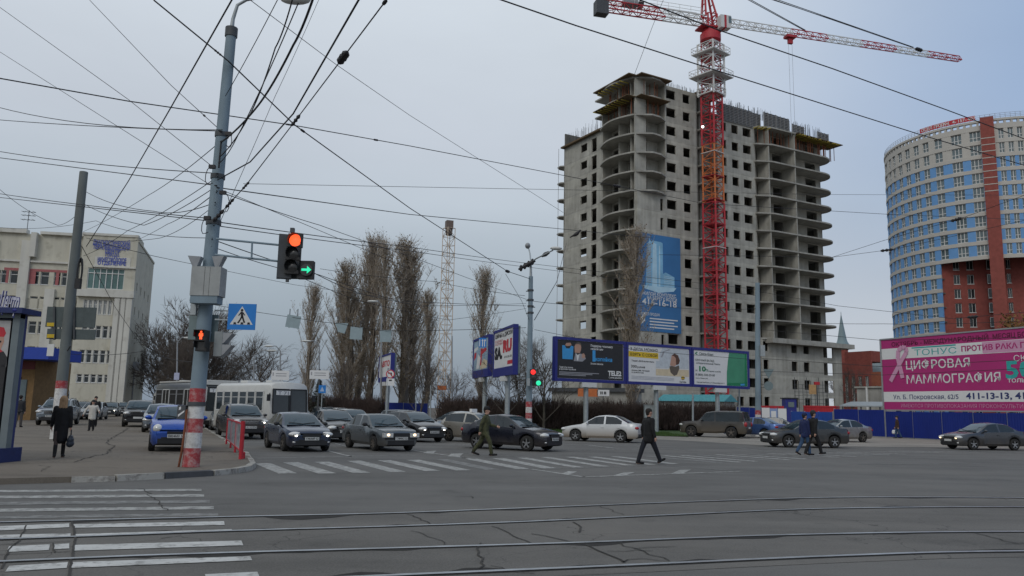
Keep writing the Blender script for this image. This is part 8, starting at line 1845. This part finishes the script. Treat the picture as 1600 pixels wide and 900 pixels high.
q = G(142, 673, .12); person('older woman in a pale jacket and black skirt walking towards the kerb', q, (.30, -.95), 1.56, ((.10, .02), (-.05, -.12)), ((.1, .75, .1), (-.15, .45, 1.6)), ('jacket', c_white, .22), trousers=c_black, shoes=c_black, hair=hair_d, hat=c_dk, z=.12, wide=1.15)
q = G(147.5, 668, .12); person('dark haired man in black standing behind the woman in the pale jacket', (P(148.5, 640, q.y + 1.4).x, q.y + 1.4), (.30, -.95), 1.80, ((.1, .0), (-.1, -.2)), ((.1, .15, .2), (-.1, .15, .2)), ('jacket', c_black, .1), trousers=c_black, shoes=c_black, hair=hair_d, z=.12, wide=1.08)
q = G(25, 645, .12); person('man in dark jacket and grey trousers by the ochre pavilion', (P(31, 640, 46).x, 46), (-.2, .98), 1.76, ((.15, .05), (-.15, -.3)), ((.1, .12, .1), (-.1, .12, .1)), ('jacket', c_dk, .05), trousers=cl('grey_trousers', (.09, .08, .075)), shoes=c_black, hair=hair_d, z=.12)
q = G(757, 712); person('soldier in camouflage and a black cap striding across the zebra crossing', q, (.97, -.22), 1.76, ((.50, .16), (-.44, -.62)), ((-.42, .12, .25), (.30, .1, 1.05)), ('jacket', c_olive, .1), trousers=c_olive, shoes=c_black, hair=hair_d, hat=c_black, lean=.06, wide=1.02, foot=(.1, -.35))
q = G(1013.5, 725.5); person('man in a black coat and dark trousers walking right over the zebra crossing', q, (.93, .37), 1.80, ((.46, .40), (-.42, -.34)), ((-.05, .16, .3), (-.3, .14, .45)), ('coat', c_coat, .14), trousers=c_navy, shoes=c_black, hair=hair_d, lean=.03, wide=1.18, foot=(.55, -.1))
q = G(1259, 711.5); person('man in a blue hooded jacket and jeans walking beside the man in black', q, (.95, .3), 1.72, ((.22, .08), (-.28, -.6)), ((.05, .1, .15), (-.2, .1, .2)), ('jacket', c_blue, .1), trousers=c_jean, shoes=c_black, hair=hair_d, hat=c_blue, wide=1.08, foot=(0, -.5))
q = G(1271.5, 712); person('man dressed all in black walking just ahead of the man in blue', q, (.96, .28), 1.82, ((.46, .22), (-.30, -.42)), ((-.3, .1, .2), (.25, .1, .25)), ('jacket', c_black, .1), trousers=c_black, shoes=c_black, hair=hair_d, hat=c_dk, wide=1.12, foot=(.15, -.3), lean=.05)
q = G(1403, 685); person('man in a brown jacket and jeans walking along the blue hoarding', q, (-.95, .3), 1.72, ((.25, .05), (-.2, -.4)), ((.15, .15, .2), (-.15, .15, .2)), ('jacket', c_brown, .05), trousers=c_jean, shoes=c_black, hair=hair_d, hat=c_dk, bag=(0, 'litter'))
# ================================================================ OVERHEAD WIRES
def wire(label, pts, r=.012, sag=0.0, group='overhead wires and cables', ins=(), n=10, name='overhead_wire'):
    """pts: (u, v, depth); straight spans with a little sag; ins: (span position 0..1 along the whole, size)"""
    up_ = lambda v: 362 - (v - 46) * .0937          # wires that reach the corner pole end on it
    pts = [(up_(q[1]), q[1], Y1) if abs(q[0] - up_(q[1])) < 26 and abs(q[2] - Y1) < 1.6 else q for q in pts]; Q = [P(*q) for q in pts]; pp = []
    for a, b in zip(Q, Q[1:]):
        for k in range(n): f = k / n; pp.append(a.lerp(b, f) - Vector((0, 0, sag * 4 * f * (1 - f))))
    pp.append(Q[-1]); c = pp[0]; t = thing(name, label, 'wire', c, 0, group)
    mb = MB(); mb.tube(pp, r, 5, caps=False); mb.build('strand', M['wire'], t, world=True)
    for f, s in ins:
        i = min(len(pp) - 2, int(f * (len(pp) - 1))); a = pp[i].lerp(pp[i + 1], f * (len(pp) - 1) - i); d = (pp[i + 1] - pp[i]).normalized(); mb = MB()
        mb.tube([a - d * s, a - d * s * .6, a - d * s * .3, a, a + d * s * .3, a + d * s * .6, a + d * s], [s * .12, s * .28, s * .14, s * .30, s * .14, s * .28, s * .12], 8); mb.build('insulator', M['insul'], t, world=True)
    return t
Y1 = b1.y
wire('thick wire from the top edge through the corner pole down to the middle banded pole', [(240, 0, 19), (345, 96, Y1), (460, 195, 24), (640, 325, 36), (793, 424, 50), (829, 436, 55)], .02, 0, ins=((.17, .12), (.41, .15), (.8, .35)))
wire('thick trolley wire crossing from the left edge to the tower', [(-20, 119, 17), (200, 158, 19.5), (460, 196, 24), (640, 228, 30), (880, 274, 38), (1100, 318, 46), (1390, 335, 58), (1620, 344, 66)], .016, 0, ins=((.38, .14), (.28, .12), (.62, .3)))
wire('thick dark wire from the top edge to the left, steepest of the near ones', [(365, -5, 13), (267, 168, 19), (200, 284, 27), (135, 385, 33)], .016)
wire('dark trolley wire running from the top edge down behind the corner pole', [(565, -8, 11), (458, 178, 16), (391, 253, 19.5), (347, 281, Y1)], .017, .0)
wire('insulated cable with two large insulators above the corner pole', [(612, -10, 12), (600, 5, 12.5), (536, 90, 15), (462, 188, 19), (384, 290, 20), (352, 345, Y1)], .013, 0, ins=((.18, .12), (.4, .30), (.6, .18), (.8, .13), (.9, .16), (.97, .2)))
wire('thin cable from the top edge to the upper part of the corner pole', [(436, -5, 16), (362, 150, Y1)], .010, .05)
wire('black cable bundle strand left of the others above the corner pole', [(458, -5, 14), (430, 75, 16), (391, 178, 19), (350, 245, Y1)], .015, .12)
wire('black cable from the top edge to the corner pole, beside the bundle', [(466, 5, 14), (373, 209, 19.5), (349, 255, Y1)], .012, .1)
wire('thick twisted cable bundle hanging in a curve above the corner pole', [(490, -5, 13), (458, 71, 15), (404, 164, 18), (371, 222, 20), (351, 262, Y1)], .024, .08)
wire('thin pale diagonal wire crossing the sky from the pole top to the tower', [(391, 0, 30), (524, 100, 40), (640, 180, 52), (880, 332, 75)], .016)
wire('thin pale diagonal wire from the left edge up to the corner pole', [(-5, 8, 34), (200, 155, 30), (329, 258, 26)], .012)
wire('thin wire from the upper left sky to the side of the corner pole', [(140, 0, 30), (267, 133, 25), (330, 206, Y1 + .3)], .011, 0, ins=((.85, .1),))
for i, (a, b, s) in enumerate((((-5, 167, 30), (332, 203, Y1), .25), ((-5, 187, 30), (332, 205, Y1), .05), ((-5, 236, 30), (322, 271, Y1), .1), ((-5, 246, 28), (322, 290, Y1), .0), ((-5, 302, 34), (318, 342, Y1), .05), ((-5, 308, 34), (318, 346, Y1), .0))):
    wire(['upper slack wire from the left edge to the corner pole', 'taut wire just under the slack one, left edge to corner pole', 'third wire down from the left edge to the corner pole', 'fourth wire down, thicker, from the left edge to the corner pole', 'upper of the close pair from the left edge past the leaning pole', 'lower of the close pair from the left edge past the leaning pole'][i], [a, b], .013, s)
wire('long wire from the corner pole over the poplars to the tower', [(347, 293, Y1), (640, 335, 34), (880, 358, 46), (1020, 372, 55)], .016)
for i, (pts, r) in enumerate((([(352, 346, Y1), (640, 386, 34), (830, 412, 54), (1183, 452, 62)], .014), ([(352, 352, Y1), (640, 392, 34), (830, 418, 54), (1183, 462, 62)], .013), ([(347, 298, Y1), (500, 352, 30), (640, 400, 42), (829, 470, 55)], .013), ([(340, 374, Y1), (500, 430, 30), (620, 470, 42), (822, 478, 55)], .014), ([(480, 421, Y1), (560, 458, 26), (660, 478, 36), (822, 474, 55)], .011), ([(345, 385, Y1), (440, 420, 24), (560, 470, 34), (700, 500, 46), (822, 482, 55)], .011))):
    wire(['upper of two parallel wires passing behind the traffic light to the right pole', 'lower of two parallel wires passing behind the traffic light to the right pole', 'wire falling from the corner pole across the poplars to the middle pole', 'dark cable leaving the signal arm towards the middle pole', 'thin signal cable from the traffic light towards the middle pole', 'lowest dark cable from the signal arm drooping to the middle pole'][i], pts, r, .03)
wire('thick black cable sweeping across the crane from the top edge to the right edge', [(775, -3, 24), (900, 40, 27), (1100, 104, 32), (1240, 148, 36), (1440, 211, 42), (1630, 267, 48)], .026)
wire('black cable crossing the crane cab and jib towards the right edge', [(990, -4, 26), (1120, 46, 29), (1300, 107, 33), (1480, 172, 38), (1630, 228, 42)], .025)
wire('thin level wire over the poplars and the concrete tower', [(380, 287, 40), (800, 295, 46), (1290, 304, 60), (1620, 305, 70)], .013)
wire('wire from the round tower side down to the left with a dark insulator', [(1620, 298, 40), (1505, 340, 44), (1380, 376, 50), (1300, 402, 56)], .014, 0, ins=((.36, .36),))
wire('wire across the lower tower and round building with an insulator at its middle', [(1030, 398, 52), (1300, 402, 56), (1400, 389, 54), (1620, 340, 46)], .014, 0, ins=((.62, .4),))
wire('span wire from the middle pole across the tower to the right pole', [(829, 470, 55), (1000, 474, 58), (1183, 482, 62)], .016, .25)
wire('upper span wire from the right pole across the round tower', [(1183, 455, 62), (1310, 478, 60), (1490, 498, 52), (1620, 486, 46)], .015, 0, ins=((.75, .4),))
wire('lower span wire from the right pole over the magenta billboard', [(1183, 500, 62), (1380, 506, 55), (1620, 500, 46)], .015, .1)
wire('wire crossing the magenta billboard just above its first white line', [(1190, 515, 60), (1380, 532, 46), (1620, 527, 38)], .014)
wire('wire crossing the middle of the magenta billboard', [(1190, 560, 60), (1380, 573, 46), (1620, 561, 38)], .014)
wire('wire crossing the lower lettering of the magenta billboard', [(1190, 580, 60), (1380, 586, 46), (1620, 575, 38)], .014)
wire('wire passing over the row of three billboards', [(835, 515, 54), (1000, 548, 52), (1180, 562, 58)], .014)
wire('span wire holding the hanging sign backs', [(300, 470, 62), (458, 496, 60), (533, 506, 60), (602, 517, 60), (822, 512, 55)], .018, .05)
wire('upper wire in front of the far cream crane', [(500, 420, 58), (680, 440, 60), (820, 462, 55)], .016, .1)
wire('short guy wire from the middle pole up to the concrete tower', [(835, 500, 55), (870, 440, 80), (885, 380, 120)], .03)
wire('steep stay wire on the left of the tower from the middle pole', [(790, 428, 50), (815, 470, 54), (829, 505, 55)], .013)
wire('wire from the leaning left pole to the corner pole at lamp height', [(135, 300, 33), (240, 330, 26), (318, 316, Y1)], .012, .15)
wire('wire from the leaning left pole sagging to the corner pole', [(130, 318, 33), (225, 352, 26), (320, 290, Y1)], .011, .1)
wire('wire rising from the office block to the corner pole', [(130, 362, 60), (232, 305, 33), (325, 220, Y1)], .012, .1)
wire('wire from the office parapet to the corner pole beside the sky', [(205, 378, 80), (262, 350, 40), (322, 300, Y1)], .014, .1)
wire('long stay from the corner pole down across the office windows', [(318, 276, Y1), (200, 360, 33), (130, 400, 40)], .011, .1)
wire('diagonal wire falling across the office block facade', [(128, 385, 33), (180, 480, 45), (232, 555, 60)], .014)
wire('wire from the left edge across the office roof', [(-5, 292, 40), (90, 352, 42), (133, 322, 33)], .012, .2)
wire('low wire at the left across the office windows to the corner pole', [(110, 553, 33), (230, 548, 30), (312, 566, 24)], .010, .1)
wire('thin wire over the lower left sky to the small bus', [(140, 375, 33), (240, 400, 40), (312, 415, 50), (460, 445, 62), (640, 470, 66)], .014)
wire('thin red line hanging from the counter jib to the tower roof', [(1038, -4, 118), (1020, 40, 119), (990, 120, 124)], .035)
wire('crane pendant line with dark splice above the jib', [(1195, -4, 60), (1300, 30, 70), (1390, 62, 80), (1440, 79, 85)], .02, 0, ins=((.97, .8),))
wire('thin pale wire dropping from the top edge behind the cable bundle', [(500, -5, 24), (430, 150, 24), (345, 375, Y1)], .008, .05)
wire('thin wire from the left sky crossing behind the corner pole to the signal', [(-5, 78, 36), (330, 290, 26), (480, 352, 30), (640, 420, 44)], .011)
wire('pale wire from the corner pole passing left above the office roof', [(-5, 355, 44), (150, 345, 36), (318, 372, Y1)], .010, .2)
wire('slack wire from the corner pole to the lower left sky', [(318, 320, Y1), (250, 372, 28), (135, 372, 33)], .009, .12)
for i, (v, s_) in enumerate(((210, .22), (262, .3), (302, .34), (342, .26))):
    c = P(362 - (v - 46) * .0937, v, Y1 - .2); t = thing('cable_loop', ['small loose cable loop highest on the corner pole', 'loose cable loop below the highest one on the corner pole', 'longest hanging cable loop on the corner pole', 'lowest cable loop just above the signal arm'][i], 'cable', c, 0, 'loose cable loops on the corner pole')
    mb = MB(); sd = -1 if i % 2 else 1; mb.tube([(sd * (.12 + s_ * .7 * math.sin(a * .45)), 0, -s_ * 1.6 * a / 7 + .1 * math.sin(a)) for a in range(8)], .011, 5); mb.build('strand', M['wire'], t)
    mb = MB(); mb.box((sd * .17, 0, .02), (.16, .1, .09)); mb.build('clamp', M['insul'], t)
# dark perched bird on the wire by the tower edge
bd = P(900, 368, 43); t = thing('perched_bird', 'small dark bird perched on the wire at the left edge of the tower', 'bird', bd); mb = MB(); mb.tube([(-.20, 0, -.04), (-.08, 0, .02), (.06, 0, .12), (.15, 0, .2), (.2, 0, .26)], [.03, .09, .11, .07, .05], 10); mb.ell((.22, 0, .28), (.075, .06, .06)); mb.tube([(.27, 0, .28), (.35, 0, .26)], [.02, .005], 6); mb.tube([(.03, .02, .05), (.03, .02, -.05)], .01, 5); mb.build('body', M['insul'], t); mb = MB(); mb.tube([(-.1, 0, .03), (-.34, 0, -.12)], [.06, .03], 6); mb.build('tail', M['insul'], t)
